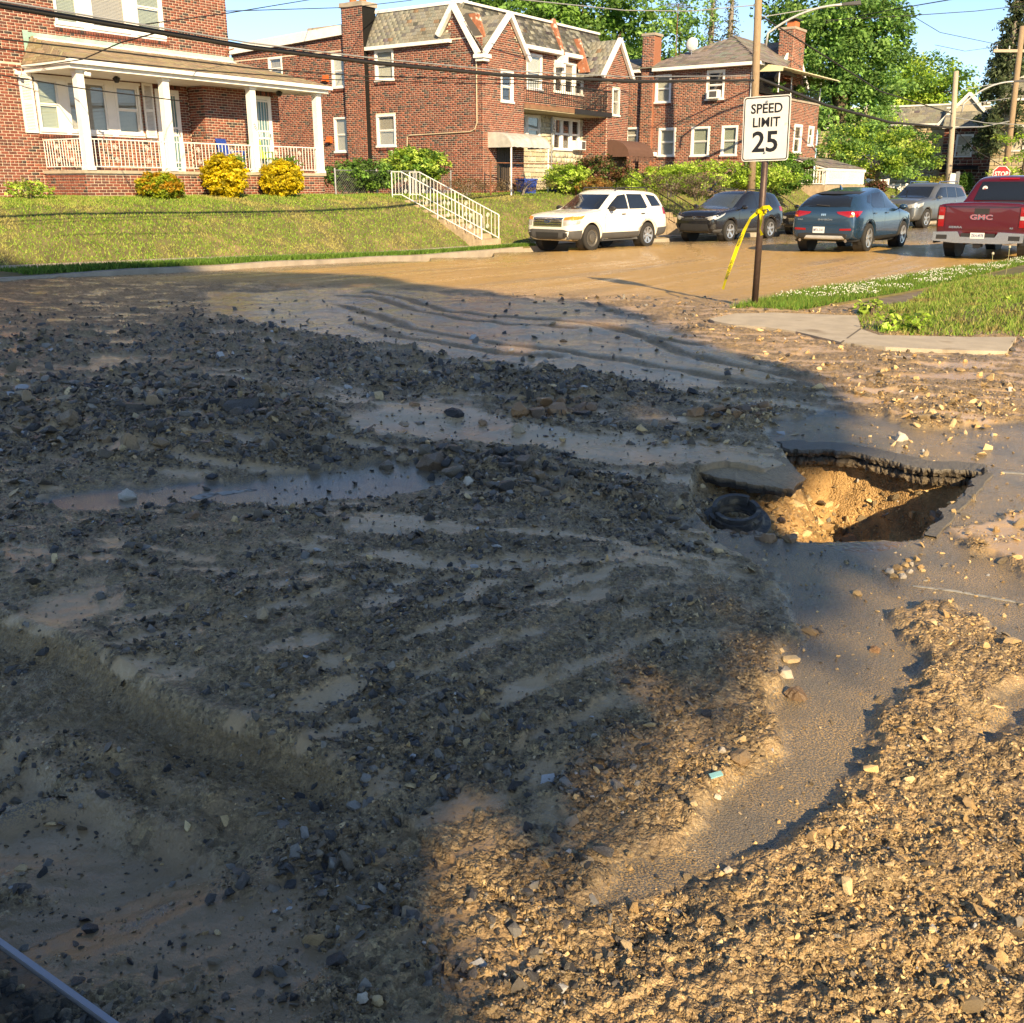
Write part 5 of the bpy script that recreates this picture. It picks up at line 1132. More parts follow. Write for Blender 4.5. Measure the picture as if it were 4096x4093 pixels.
        for p in pts: vs.append(P(p[0], p[1], -thick))
        fs = [(0, 1 + i, 1 + (i + 1) % n_) for i in range(n_)]
        for r_ in range(rings): fs += [(1 + r_ * n_ + i, 1 + (r_ + 1) * n_ + i, 1 + (r_ + 1) * n_ + (i + 1) % n_, 1 + r_ * n_ + (i + 1) % n_) for i in range(n_)]
        mb = MB(); mb.add(vs, fs); return mb.build(name, m, parent or s.e, smooth=False)
    def both(s, name, poly, m, **k):
        return [s.patch(name, poly, m, 'side', sd, **k) for sd in (1, -1)]
    def pair(s, name, poly, m, side, **k):
        return [s.patch(name, [(p[0] * q, p[1]) for p in poly], m, side, **k) for q in (1, -1)]
    def seam(s, pts, w_=.007):
        for sd in (1, -1):
            for a, b in zip(pts, pts[1:]):
                dx, dz = b[0] - a[0], b[1] - a[1]; L_ = math.hypot(dx, dz) or 1; ox, oz = -dz / L_ * w_, dx / L_ * w_
                s.patch('door_seam', [(a[0] - ox, a[1] - oz), (b[0] - ox, b[1] - oz), (b[0] + ox, b[1] + oz), (a[0] + ox, a[1] + oz)], M['plastic'], 'side', sd, off=.0015, nsub=5, rings=1)
    def mirror(s, x, z, y, m):
        for sd in (1, -1):
            w_ = MB(); w_.lathe([(.001, -.10), (.06, -.09), (.085, -.03), (.09, .02), (.075, .045), (.001, .05)], 12, axis='x', c=(0, 0, 0)); o = w_.build('wing_mirror', m, s.e, smooth=True)
            o.location = (x, sd * (y + .14), z); o.scale = (1, 1.25, .85); q = MB().tube([(0, 0, 0), (0, -sd * .14, -.05)], .02, 6).build('mirror_stalk', M['plastic'], s.e); q.location = o.location
    def handles(s, xs, z, m):
        for x in xs:
            for sd in (1, -1):
                y = s.hit('side', x, z, sd); MB().box((x - .09, min(y, y + sd * .03), z - .018), (x + .09, max(y, y + sd * .03), z + .018)).build('door_handle', m, s.e)
    def text(s, txt, size, m, side, a, b, off=.012, name='badge', squeeze=1.0, sd=1, bold=.002):
        h_ = s.hit(side, a, b, sd)
        if side == 'rear': loc = (h_ - off, a, b); rot = Matrix.Rotation(R(-90), 3, 'Z') @ Matrix.Rotation(R(90), 3, 'X')
        elif side == 'front': loc = (h_ + off, a, b); rot = Matrix.Rotation(R(90), 3, 'Z') @ Matrix.Rotation(R(90), 3, 'X')
        return text_mesh(name, txt, size, m, s.e, loc, rot, .003, squeeze, bold)
    def disc(s, name, side, a, b, ra, rb, m, off=.02, parent=None):
        h_ = s.hit(side, a, b); x = h_ + (off if side == 'front' else -off); n_ = 20
        vs = [(x, a + ra * math.cos(2 * math.pi * k / n_), b + rb * math.sin(2 * math.pi * k / n_)) for k in range(n_)]
        return MB().prism(vs, (-off * 1.5 if side == 'front' else off * 1.5, 0, 0)).build(name, m, parent or s.e)
    def plate(s, side, z, txt, y=0.):
        h_ = s.hit(side, y, z); x = h_ + (.012 if side == 'front' else -.012)
        p = MB().box((min(x, h_), y - .155, z - .078), (max(x, h_), y + .155, z + .078)).build('licence_plate', M['plate'], s.e)
        rot = (Matrix.Rotation(R(90), 3, 'Z') if side == 'front' else Matrix.Rotation(R(-90), 3, 'Z')) @ Matrix.Rotation(R(90), 3, 'X')
        text_mesh('plate_text', txt, .105, M['plateblue'], p, (x + (.001 if side == 'front' else -.001), y, z - .005), rot, .001, .62, .001)

def suv_stations(L, W_, Ht, hood, belt, zb, wsx, rear_rake=.18, nose=.16, roof_w=.60, wsb=None, tail_belt=None, rooff=None):
    """front at +L/2. wsx: x of the windscreen foot; wsb: x where the roof starts"""
    f = L / 2; w = W_ / 2; wsb = wsb if wsb is not None else wsx - .85; rb = -f + rear_rake + .12; tb = tail_belt or belt; rf = rooff or Ht - .04
    return [(f, zb + .16, w * .62, zb + .32, w * .70, hood - .30, w * .68, hood - .22, w * .60),
            (f - .05, zb + .06, w * .78, zb + .34, w * .84, hood - .18, w * .80, hood - .10, w * .72),
            (f - .22, zb + .02, w * .90, zb + .38, w * .955, hood - .09, w * .92, hood - .02, w * .80),
            (f - .60, zb, w * .95, zb + .42, w * .99, hood - .04, w * .95, hood + .03, w * .82),
            (wsx + .12, zb, w * .96, zb + .42, w, belt - .03, w * .955, hood + .075, w * .80),
            (wsx, zb, w * .96, zb + .42, w, belt, w * .95, hood + .10, w * .78),
            (wsx - (wsx - wsb) * .5, zb, w * .96, zb + .42, w, belt, w * .95, (hood + .1 + Ht - .03) / 2 + .02, w * .72),
            (wsb, zb, w * .96, zb + .42, w, belt + .01, w * .945, Ht - .03, w * roof_w * 1.12),
            (wsb - .35, zb, w * .96, zb + .42, w, belt + .015, w * .94, Ht - .003, w * roof_w * 1.14),
            (0 - .2, zb, w * .96, zb + .42, w, belt + .02, w * .94, Ht, w * roof_w * 1.15),
            (rb + .9, zb, w * .96, zb + .42, w, belt + .03, w * .94, rf + .02, w * roof_w * 1.13),
            (rb + .25, zb, w * .95, zb + .42, w * .99, tb, w * .93, rf - .02, w * roof_w * 1.10),
            (rb, zb + .02, w * .94, zb + .42, w * .98, tb, w * .90, rf - .08, w * roof_w * 1.05),
            (-f + .10, zb + .06, w * .90, zb + .40, w * .95, tb - .05, w * .86, tb + .12, w * .74),
            (-f + .02, zb + .10, w * .82, zb + .36, w * .88, tb - .16, w * .80, tb - .04, w * .70),
            (-f, zb + .16, w * .72, zb + .34, w * .80, tb - .25, w * .70, tb - .14, w * .60)]
HEAD = STREET_RZ + math.pi          # facing down the street towards the camera
def car_pose(s, t, rz, z=0.008): return W(s, t, z + float(road_z(s, t))), rz

# --- white sport utility at the kerb
loc, rz = car_pose(28.75, 16.75, HEAD + R(-8))
c = Car('parked_car', 'white sport utility with amber headlamp corners parked at the kerb', M['p_white'], suv_stations(5.0, 2.0, 1.77, 1.10, 1.16, .27, 1.02, .22, roof_w=.66, wsb=.12), (1.55, -1.32), .385, 1.0, loc, rz, 'alloy', arch=.45, clad=M['plastic'])
for w_ in list(c.e.children):                                  # the near front wheel is a bare steel rim
    if w_.name.startswith('wheel') and 'well' not in w_.name and w_.location.x > 0:
        for q in list(w_.children): bpy.data.objects.remove(q)
        sd = 1 if w_.location.y > 0 else -1; bpy.data.objects.remove(w_); c.wheel(1.55, sd, .385, 1.0, 'steel', .23)
c.both('side_window', [(.78, 1.20), (.10, 1.60), (-.25, 1.64), (-.28, 1.20)], M['dglass']); c.both('side_window', [(-.34, 1.20), (-.32, 1.645), (-1.12, 1.635), (-1.30, 1.24), (-1.2, 1.20)], M['dglass']); c.both('side_window', [(-1.55, 1.26), (-1.36, 1.63), (-1.86, 1.58), (-2.12, 1.27)], M['dglass'])
c.patch('windscreen', [(-.74, 1.20), (.74, 1.20), (.62, 1.63), (-.62, 1.63)], M['dglass'], 'front', off=.022, thick=.01, nsub=8, rings=6)
c.patch('rear_window', [(-.70, 1.28), (.70, 1.28), (.60, 1.58), (-.60, 1.58)], M['dglass'], 'rear')
c.pair('headlight', [(.60, .92), (.88, .97), (.90, .78), (.62, .74)], M['lens'], 'front'); c.pair('indicator', [(.62, .99), (.92, 1.03), (.94, .93), (.62, .91)], M['amber'], 'front', off=.014)
c.both('indicator', [(2.36, .98), (1.86, 1.05), (2.02, .94), (2.40, .90)], M['amber'], off=.008); c.both('headlight', [(2.40, .89), (2.05, .92), (2.12, .80), (2.42, .76)], M['lens'], off=.006)
g_ = c.patch('grille', [(-.58, .98), (.58, .98), (.56, .72), (-.56, .72)], M['chrome'], 'front', off=.012)
for z in (.76, .83, .90): c.patch('grille_slot', [(-.53, z), (.53, z), (.53, z + .035), (-.53, z + .035)], M['plastic'], 'front', off=.018, parent=g_)
c.disc('badge', 'front', 0, .86, .12, .05, M['chrome'], .035); b_ = c.disc('badge_oval', 'front', 0, .86, .105, .042, mat('badge_blue', (.015, .035, .16), .2, coat=.6), .040); c.text('Ford', .062, M['chrome'], 'front', 0, .86, .043, 'badge_text')
c.patch('front_bumper', [(-.86, .34), (.86, .34), (.88, .58), (.6, .64), (-.6, .64), (-.88, .58)], M['greyplastic'], 'front', off=.02); c.patch('intake', [(-.42, .40), (.42, .40), (.45, .55), (-.45, .55)], M['plastic'], 'front', off=.028)
c.pair('fog_lamp', [(.62, .42), (.74, .42), (.75, .54), (.63, .54)], M['plastic'], 'front', off=.03)
c.both('bumper_corner', [(2.44, .34), (2.02, .30), (2.02, .62), (2.44, .60)], M['greyplastic'], off=.014); c.both('sill', [(1.06, .27), (-.84, .27), (-.84, .52), (1.06, .52)], M['greyplastic'], off=.012); c.both('rear_bumper_corner', [(-1.84, .34), (-2.42, .38), (-2.44, .62), (-1.84, .60)], M['greyplastic'], off=.012)
c.both('tail_light', [(-2.16, 1.02), (-2.40, 1.0), (-2.40, 1.22), (-2.18, 1.24)], M['tail'], off=.006); c.mirror(.70, 1.22, .93, M['plastic']); c.handles((.0, -1.02), 1.05, M['greyplastic'])
c.seam([(.92, .55), (.95, .9), (.80, 1.18)]); c.seam([(-.31, .55), (-.31, 1.19)]); c.seam([(-1.0, .62), (-1.28, 1.05), (-1.34, 1.22)])
for sd in (1, -1): MB().tube([(.05, sd * .64, 1.75), (-.05, sd * .655, 1.83), (-1.5, sd * .655, 1.83), (-1.65, sd * .64, 1.75)], .022, 6).build('roof_rail', M['plastic'], c.e)
c.plate('front', .50, '')

# --- black sport utility behind the sign post
loc, rz = car_pose(35.2, 15.05, HEAD + R(-9))
c = Car('parked_car', 'black sport utility with dark grille parked behind the sign post', M['p_black'], suv_stations(4.6, 1.85, 1.69, 1.04, 1.08, .25, 1.05, .25, roof_w=.66, wsb=.05, tail_belt=1.14), (1.40, -1.27), .36, .925, loc, rz, 'five', arch=.425, clad=M['greyplastic'])
c.both('side_window', [(.80, 1.10), (.06, 1.54), (-.22, 1.57), (-.26, 1.10)], M['dglass']); c.both('side_window', [(-.32, 1.10), (-.29, 1.575), (-1.0, 1.55), (-1.22, 1.20), (-1.15, 1.13)], M['dglass']); c.both('side_window', [(-1.30, 1.22), (-1.10, 1.53), (-1.55, 1.46), (-1.72, 1.26)], M['dglass'])
c.patch('windscreen', [(-.70, 1.10), (.70, 1.10), (.58, 1.56), (-.58, 1.56)], mat('clear_windscreen', (.05, .06, .06), .05, spec=.9, coat=.8), 'front', off=.022, thick=.01, nsub=8, rings=6)
c.patch('rear_window', [(-.62, 1.2), (.62, 1.2), (.54, 1.5), (-.54, 1.5)], M['dglass'], 'rear')
c.pair('headlight', [(.42, .80), (.86, .92), (.90, .84), (.62, .72)], M['lens'], 'front'); c.both('headlight', [(2.22, .80), (1.72, .97), (1.80, .90), (2.20, .74)], M['lens'], off=.006)
c.patch('grille', [(-.55, .80), (.55, .80), (.50, .70), (-.50, .70)], M['plastic'], 'front', off=.01); c.patch('intake', [(-.62, .36), (.62, .36), (.52, .60), (-.52, .60)], M['plastic'], 'front', off=.012); c.patch('chrome_bar', [(-.36, .775), (.36, .775), (.36, .79), (-.36, .79)], M['chrome'], 'front', off=.016)
for q in (0, 1): c.disc('badge', 'front', 0, .80, (.085, .05)[q], (.055, .028)[q], (M['chrome'], M['plastic'])[q], (.030, .032)[q])
c.patch('badge_bar', [(-.02, .75), (.02, .75), (.02, .85), (-.02, .85)], M['chrome'], 'front', off=.034, thick=.0)
c.pair('fog_lamp', [(.66, .44), (.80, .46), (.80, .62), (.68, .54)], M['plastic'], 'front', off=.014); c.both('bumper_corner', [(2.2, .28), (1.9, .26), (1.86, .44), (2.2, .42)], M['greyplastic'], off=.012); c.both('sill', [(.94, .25), (-.82, .25), (-.82, .42), (.94, .42)], M['greyplastic'], off=.012)
c.both('tail_light', [(-1.90, .98), (-2.20, .96), (-2.16, 1.12), (-1.86, 1.14)], M['tail'], off=.006); c.mirror(.74, 1.14, .87, M['p_black']); c.handles((.02, -.95), .97, M['p_black'])
c.seam([(.86, .45), (.9, .85), (.84, 1.08)]); c.seam([(-.29, .45), (-.29, 1.09)])
for sd in (1, -1): MB().tube([(.0, sd * .60, 1.66), (-.1, sd * .61, 1.73), (-1.3, sd * .60, 1.72), (-1.45, sd * .58, 1.62)], .018, 6).build('roof_rail', M['plastic'], c.e)

# --- dark saloon parked behind it, mostly hidden
loc, rz = car_pose(41.6, 13.7, HEAD + R(-9))
c = Car('parked_car', 'dark grey car parked behind the black sport utility, mostly hidden', M['p_black'], suv_stations(4.5, 1.80, 1.46, .92, .96, .22, 1.0, .35, roof_w=.64, wsb=.0), (1.38, -1.30), .33, .90, loc, rz, 'alloy')
c.both('side_window', [(.70, .98), (.0, 1.36), (-.25, 1.38), (-.28, .98)], M['dglass']); c.both('side_window', [(-.34, .98), (-.32, 1.38), (-.9, 1.34), (-1.2, 1.02)], M['dglass']); c.patch('windscreen', [(-.66, .98), (.66, .98), (.54, 1.38), (-.54, 1.38)], M['dglass'], 'front', off=.022, thick=.01, nsub=8, rings=6)
c.pair('headlight', [(.5, .66), (.84, .74), (.86, .64), (.56, .58)], M['lens'], 'front'); c.patch('grille', [(-.42, .62), (.42, .62), (.38, .40), (-.38, .40)], M['chrome'], 'front'); c.plate('front', .42, '', 0.); c.mirror(.64, 1.02, .84, M['p_black'])
c.patch('rear_window', [(-.6, 1.05), (.6, 1.05), (.5, 1.3), (-.5, 1.3)], M['dglass'], 'rear'); c.pair('tail_light', [(.5, .8), (.8, .82), (.8, .68), (.5, .68)], M['tail'], 'rear')

# --- dark blue crossover driving away
loc, rz = car_pose(29.35, 8.85, STREET_RZ + R(-3))
c = Car('crossover_car', 'dark blue crossover seen from behind with slim red tail lights', M['p_blue'], suv_stations(4.64, 1.88, 1.64, 1.02, 1.06, .25, 1.15, .32, roof_w=.64, wsb=.15, tail_belt=1.12, rooff=1.52), (1.42, -1.36), .37, .94, loc, rz, 'five', arch=.43, clad=M['plastic'])
c.both('side_window', [(.92, 1.12), (.18, 1.50), (-.18, 1.53), (-.22, 1.12)], M['dglass']); c.both('side_window', [(-.28, 1.12), (-.25, 1.53), (-.85, 1.49), (-1.18, 1.22), (-1.1, 1.14)], M['dglass']); c.both('side_window', [(-1.24, 1.24), (-.94, 1.48), (-1.18, 1.44), (-1.42, 1.28)], M['dglass'])
c.patch('rear_window', [(-.66, 1.16), (.66, 1.16), (.55, 1.47), (-.55, 1.47)], M['dglass'], 'rear', off=.012); c.patch('spoiler', [(-.60, 1.48), (.60, 1.48), (.55, 1.545), (-.55, 1.545)], M['plastic'], 'rear', off=.09)
c.patch('windscreen', [(-.70, 1.10), (.70, 1.10), (.56, 1.52), (-.56, 1.52)], M['dglass'], 'front', off=.022, thick=.01, nsub=8, rings=6)
c.pair('tail_light', [(.34, 1.04), (.84, 1.07), (.86, .95), (.68, .90), (.38, .99)], M['tail'], 'rear', off=.014); c.both('tail_light', [(-1.88, 1.06), (-2.24, 1.06), (-2.22, .90), (-2.10, .94)], M['tail'], off=.008)
c.pair('amber_corner', [(.70, .95), (.80, .96), (.80, .92), (.70, .91)], M['amber'], 'rear', off=.019); c.patch('lower_bumper', [(-.84, .30), (.84, .30), (.86, .50), (-.86, .50)], M['plastic'], 'rear', off=.014); c.patch('skid_plate', [(-.62, .34), (.50, .34), (.42, .44), (-.54, .44)], M['lampgrey'], 'rear', off=.024)
c.pair('reflector', [(.46, .57), (.76, .58), (.76, .63), (.46, .62)], M['tail'], 'rear', off=.010); c.both('sill', [(.95, .25), (-.90, .25), (-.90, .40), (.95, .40)], M['plastic'], off=.01)
c.plate('rear', .58, 'MFX-3141', .10); c.text('ENVISION', .055, M['chrome'], 'rear', -.05, .84, .010, 'model_letters', 1.6); c.text('AVENIR', .04, M['chrome'], 'rear', .62, .84, .010, 'trim_letters')
for k, y in enumerate((.045, 0, -.045)): c.patch('badge_shield', [(y - .018, .99), (y + .018, .99), (y + .018, .95), (y, .925), (y - .018, .95)], M['chrome'], 'rear', off=.014 + .002 * k, nsub=1, rings=1)
c.patch('wiper', [(-.12, 1.17), (.24, 1.20), (.24, 1.22), (-.12, 1.2)], M['plastic'], 'rear', off=.03); c.mirror(.86, 1.13, .88, M['p_blue']); c.handles((-.10, -1.02), .99, M['p_blue']); c.seam([(-.25, .42), (-.25, 1.1)]); c.seam([(.95, .45), (.98, .9), (.92, 1.08)]); c.seam([(-.98, .5), (-1.2, 1.0), (-1.22, 1.14)])
c.patch('tail_seam', [(-.72, .70), (.72, .70), (.72, .71), (-.72, .71)], M['plastic'], 'rear', off=.002, nsub=8, rings=1); MB().hexa([(-1.3, -.03, 1.58), (-1.15, -.02, 1.60), (-1.15, .02, 1.60), (-1.3, .03, 1.58), (-1.36, -.008, 1.70), (-1.32, -.006, 1.70), (-1.32, .006, 1.70), (-1.36, .008, 1.70)]).build('roof_fin', M['p_blue'], c.e)
for sd in (-1, 1): MB().tube([(-2.1, sd * .62, .32), (-2.26, sd * .62, .31)], .04, 8).build('exhaust', M['chrome'], c.e)

# --- large grey sport utility coming out of the side street
loc, rz = car_pose(49.5, 11.9, HEAD + R(-12))
c = Car('sport_utility', 'large silver-grey sport utility facing the camera beyond the blue crossover', M['p_silver'], suv_stations(5.2, 2.03, 1.90, 1.22, 1.24, .28, 1.15, .2, roof_w=.68, wsb=.35), (1.62, -1.45), .41, 1.01, loc, rz, 'five', arch=.47)
c.both('side_window', [(.92, 1.28), (.30, 1.70), (-.18, 1.73), (-.20, 1.28)], M['dglass']); c.both('side_window', [(-.27, 1.28), (-.25, 1.73), (-1.1, 1.72), (-1.14, 1.28)], M['dglass']); c.both('side_window', [(-1.22, 1.29), (-1.18, 1.71), (-1.9, 1.66), (-2.12, 1.34)], M['dglass'])
c.patch('windscreen', [(-.76, 1.28), (.76, 1.28), (.64, 1.74), (-.64, 1.74)], M['dglass'], 'front', off=.022, thick=.01, nsub=8, rings=6); c.pair('headlight', [(.52, .98), (.88, 1.06), (.92, .90), (.60, .84)], M['lens'], 'front'); c.both('headlight', [(2.42, 1.02), (2.0, 1.10), (2.08, .96), (2.42, .86)], M['lens'], off=.006)
c.patch('grille', [(-.48, 1.04), (.48, 1.04), (.40, .66), (-.40, .66)], M['chrome'], 'front', off=.012); c.mirror(.84, 1.30, .96, M['p_silver']); c.handles((.0, -1.0), 1.12, M['chrome']); c.both('sill', [(1.1, .30), (-.95, .30), (-.95, .38), (1.1, .38)], M['plastic'], off=.06); c.seam([(-.22, .45), (-.22, 1.27)]); c.seam([(1.0, .5), (1.0, 1.2)])
for sd in (1, -1): MB().tube([(.2, sd * .66, 1.86), (.1, sd * .68, 1.95), (-1.6, sd * .68, 1.95), (-1.75, sd * .66, 1.85)], .025, 6).build('roof_rail', M['chrome'], c.e)
c.patch('rear_window', [(-.7, 1.3), (.7, 1.3), (.6, 1.68), (-.6, 1.68)], M['dglass'], 'rear'); c.plate('front', .55, '')
# --- dark green car far behind the pickup
loc, rz = car_pose(50.5, 4.6, STREET_RZ + math.pi + R(30))
c = Car('distant_car', 'dark green car far behind the maroon pickup, only its roof showing', M['p_green'], suv_stations(4.7, 1.85, 1.68, 1.05, 1.08, .25, 1.1, .25, roof_w=.66, wsb=.1), (1.42, -1.30), .36, .925, loc, rz, 'alloy')
c.both('side_window', [(.85, 1.12), (.12, 1.54), (-.25, 1.56), (-.28, 1.12)], M['dglass']); c.both('side_window', [(-.34, 1.12), (-.32, 1.56), (-1.1, 1.54), (-1.3, 1.18)], M['dglass']); c.both('side_window', [(-1.4, 1.2), (-1.2, 1.52), (-1.7, 1.45), (-1.85, 1.24)], M['dglass'])
c.patch('windscreen', [(-.70, 1.12), (.70, 1.12), (.58, 1.55), (-.58, 1.55)], M['dglass'], 'front', off=.022, thick=.01, nsub=8, rings=6); c.pair('headlight', [(.5, .82), (.85, .9), (.86, .76), (.55, .7)], M['lens'], 'front'); c.mirror(.78, 1.16, .87, M['p_green'])

# --- maroon pickup
loc, rz = car_pose(29.0, 4.75, STREET_RZ + R(-4)); loc.z += .02
f = 2.92; w = 1.015
ST_ = [(f, .55, w * .7, .75, w * .78, .98, w * .76, 1.05, w * .70), (f - .06, .42, w * .84, .72, w * .90, 1.06, w * .88, 1.14, w * .80), (f - .3, .38, w * .94, .74, w * .97, 1.12, w * .95, 1.20, w * .86), (1.6, .38, w * .96, .76, w, 1.18, w * .97, 1.26, w * .88), (1.22, .38, w * .96, .76, w, 1.20, w * .965, 1.30, w * .86),
       (.85, .38, w * .96, .76, w, 1.21, w * .96, 1.56, w * .80), (.45, .38, w * .96, .76, w, 1.21, w * .96, 1.84, w * .74), (.1, .38, w * .96, .76, w, 1.21, w * .96, 1.88, w * .745), (-.5, .38, w * .96, .76, w, 1.21, w * .96, 1.88, w * .745), (-.92, .38, w * .96, .76, w, 1.21, w * .96, 1.84, w * .735), (-1.06, .38, w * .96, .76, w, 1.21, w * .96, 1.50, w * .80), (-1.14, .38, w * .96, .76, w, 1.20, w * .97, 1.27, w * .93)]
ST_ += [(x, .40, w * .97, .76, w, 1.18, w * .99, 1.26, w * .97) for x in (-1.2, -1.8, -2.5, -2.80)] + [(-2.88, .42, w * .97, .76, w * .995, 1.18, w * .985, 1.255, w * .96), (-2.905, .50, w * .93, .76, w * .97, 1.16, w * .95, 1.235, w * .92)]
c = Car('pickup_truck', 'maroon pickup truck with chrome rear bumper seen from behind at right edge', M['p_red'], ST_, (1.85, -1.80), .41, w, loc, rz, 'alloy', arch=.49, ww=.28)
c.patch('bed_opening', [(-1.24, -.78), (-1.24, .78), (-2.78, .78), (-2.78, -.78)], M['plastic'], 'top', off=.004)
c.patch('tailgate', [(-.80, .66), (.80, .66), (.80, 1.19), (-.80, 1.19)], M['p_red'], 'rear', off=.012); c.patch('tailgate_handle', [(-.16, 1.02), (.16, 1.02), (.16, 1.14), (-.16, 1.14)], M['plastic'], 'rear', off=.02)
c.patch('tailgate_lip', [(-.82, 1.185), (.82, 1.185), (.82, 1.225), (-.82, 1.225)], M['p_red'], 'rear', off=.045, nsub=6)
c.pair('tail_light', [(.83, .72), (.96, .72), (.97, 1.16), (.83, 1.17)], M['tail'], 'rear', off=.016); c.both('tail_light', [(-2.70, .72), (-2.90, .72), (-2.90, 1.16), (-2.74, 1.17)], M['tail'], off=.008); c.pair('reverse_lamp', [(.84, .89), (.96, .89), (.96, .97), (.84, .97)], M['lens'], 'rear', off=.02)
c.text('GMC', .15, M['chrome'], 'rear', 0, .94, .020, 'badge_letters', 1.5, bold=.006); c.text('GMC', .15, M['red'], 'rear', 0, .94, .0225, 'badge_fill', 1.5, bold=-.002); c.text('SIERRA', .065, M['chrome'], 'rear', .55, .71, .016, 'model_letters', 1.5); c.text('SLE', .05, M['chrome'], 'rear', -.68, .71, .016, 'trim_letters')
mb = MB(); prof = [(-1.0, .40), (-1.0, .60), (-.45, .62), (-.38, .50), (.38, .50), (.45, .62), (1.0, .60), (1.0, .40), (.5, .36), (-.5, .36)]
mb.prism([(-3.06, y, z) for y, z in prof], (.16, 0, 0)); bp = mb.build('rear_bumper', M['chrome'], c.e)
for sd in (1, -1): MB().box((-3.03, sd * 1.03 - .06, .34), (-2.5, sd * 1.03 + .06 - (.1 if sd > 0 else 0), .56)).build('bumper_end', M['plastic'], c.e); MB().box((-3.075, sd * .80 - .12, .44), (-3.06, sd * .80 + .12, .54)).build('bumper_step', M['plastic'], bp)
MB().box((-3.05, -.37, .44), (-2.99, .37, .585)).build('plate_recess', M['plastic'], bp)
p = MB().box((-3.065, -.155, .47), (-3.052, .155, .60)).build('licence_plate', M['plate'], c.e); text_mesh('plate_text', 'ZKH-4978', .10, M['plateblue'], p, (-3.0665, 0, .53), Matrix.Rotation(R(-90), 3, 'Z') @ Matrix.Rotation(R(90), 3, 'X'), .001, .62, .001)
mb = MB(); mb.box((-3.02, -.06, .27), (-2.7, .06, .36)); mb.box((-3.03, -.08, .25), (-2.98, .08, .38)); mb.build('tow_hitch', M['iron'], c.e); MB().tube([(-2.9, .3, .34), (-2.2, .25, .36)], .03, 6).build('tailpipe', M['iron'], c.e); MB().box((-2.6, -.6, .34), (-1.0, .6, .46)).build('chassis', M['plastic'], c.e)
MB().tube([(-1.8, -.8, .40), (-1.8, .8, .40)], .06, 8).build('axle', M['iron'], c.e); MB().lathe([(.001, -.14), (.12, -.06), (.12, .06), (.001, .14)], 14, c=(-1.8, 0, .40)).build('differential', M['iron'], c.e)
c.patch('rear_window', [(-.70, 1.30), (.70, 1.30), (.60, 1.74), (-.60, 1.74)], M['dglass'], 'rear', off=.012); c.patch('brake_light', [(-.22, 1.79), (.22, 1.79), (.22, 1.83), (-.22, 1.83)], M['tail'], 'rear', off=.02)
c.both('side_window', [(1.0, 1.28), (.5, 1.70), (.02, 1.74), (-.0, 1.28)], M['dglass']); c.both('side_window', [(-.06, 1.28), (-.05, 1.74), (-.74, 1.70), (-.86, 1.28)], M['dglass']); c.patch('windscreen', [(-.74, 1.33), (.74, 1.33), (.62, 1.76), (-.62, 1.76)], M['dglass'], 'front', off=.022, thick=.01, nsub=8, rings=6)
st_ = c.disc('window_sticker', 'rear', .50, 1.58, .06, .06, M['trim'], .016); text_mesh('sticker_print', '*', .14, M['red'], c.e, (c.hit('rear', .50, 1.58) - .019, .50, 1.545), Matrix.Rotation(R(-90), 3, 'Z') @ Matrix.Rotation(R(90), 3, 'X'), .001)
c.mirror(.98, 1.30, .98, M['plastic']); c.pair('headlight', [(.5, .95), (.84, 1.0), (.84, .82), (.5, .8)], M['lens'], 'front'); c.handles((.1, -.78), 1.06, M['p_red'])
# ---------------------------------------------------------------- signs, poles, cables, steps, fences, far houses
def AT(px, py, Y):
    "point at depth Y (metres ahead of the camera) in the direction of a photo pixel: to read positions of far things"
    a = (px - 2048) / FPX; b = -(py - 2046.5) / FPX; k = Y / (_c + b * _s); return Vector((a * k, Y, H + (-_s + b * _c) * k))
def ATT(px, py, T):
    a = (px - 2048) / FPX; b = -(py - 2046.5) / FPX; d = Vector((a, _c + b * _s, -_s + b * _c)); k = T / (d.x * NX + d.y * NY); return Vector((0, 0, H)) + d * k
def ground_at(x, y): return float(ground(np.array([x]), np.array([y]))[0][0])
# --- speed limit sign
bx_, by_ = G(3010, 1243); sg = empty('speed_limit_sign', (bx_, by_, .02), R(-35), 'white speed limit 25 sign on a brown steel post', 'sign')
MB().tube([(0, .06, -.1), (0, .06, 2.55)], .045, 16).build('post', M['brownpost'], sg, smooth=True)
MB().tube([(0, .06, 2.55), (0, .06, 2.56)], [.045, .01], 16).build('post_cap', M['brownpost'], sg)
def rrect(w_, h_, r_, n_=6):
    o = []
    for cx, cz, a0 in ((w_ - r_, h_ - r_, 0), (-w_ + r_, h_ - r_, 90), (-w_ + r_, -h_ + r_, 180), (w_ - r_, -h_ + r_, 270)):
        for k in range(n_ + 1): a = R(a0 + 90 * k / n_); o.append((cx + r_ * math.cos(a), cz + r_ * math.sin(a)))
    return o
sc_, sw_, sh_ = 2.36, .325, .405
bd = empty('sign_board', (0, 0, sc_)); bd.parent = sg; bd.rotation_euler = (R(1.5), R(-1.0), 0)
MB().prism([(x, .0, z) for x, z in rrect(sw_, sh_, .045)], (0, .006, 0)).build('plate', M['signwhite'], bd)
def ring(w0, h0, r0, w1, h1, r1, y):
    a, b = rrect(w0, h0, r0), rrect(w1, h1, r1); mb = MB(); n_ = len(a); mb.add([(x, y, z) for x, z in a] + [(x, y, z) for x, z in b], [(i, (i + 1) % n_, n_ + (i + 1) % n_, n_ + i) for i in range(n_)]); return mb
ring(sw_ - .012, sh_ - .012, .036, sw_ - .026, sh_ - .026, .026, -.0012).build('border', M['black'], bd)
RX = Matrix.Rotation(R(90), 3, 'X')
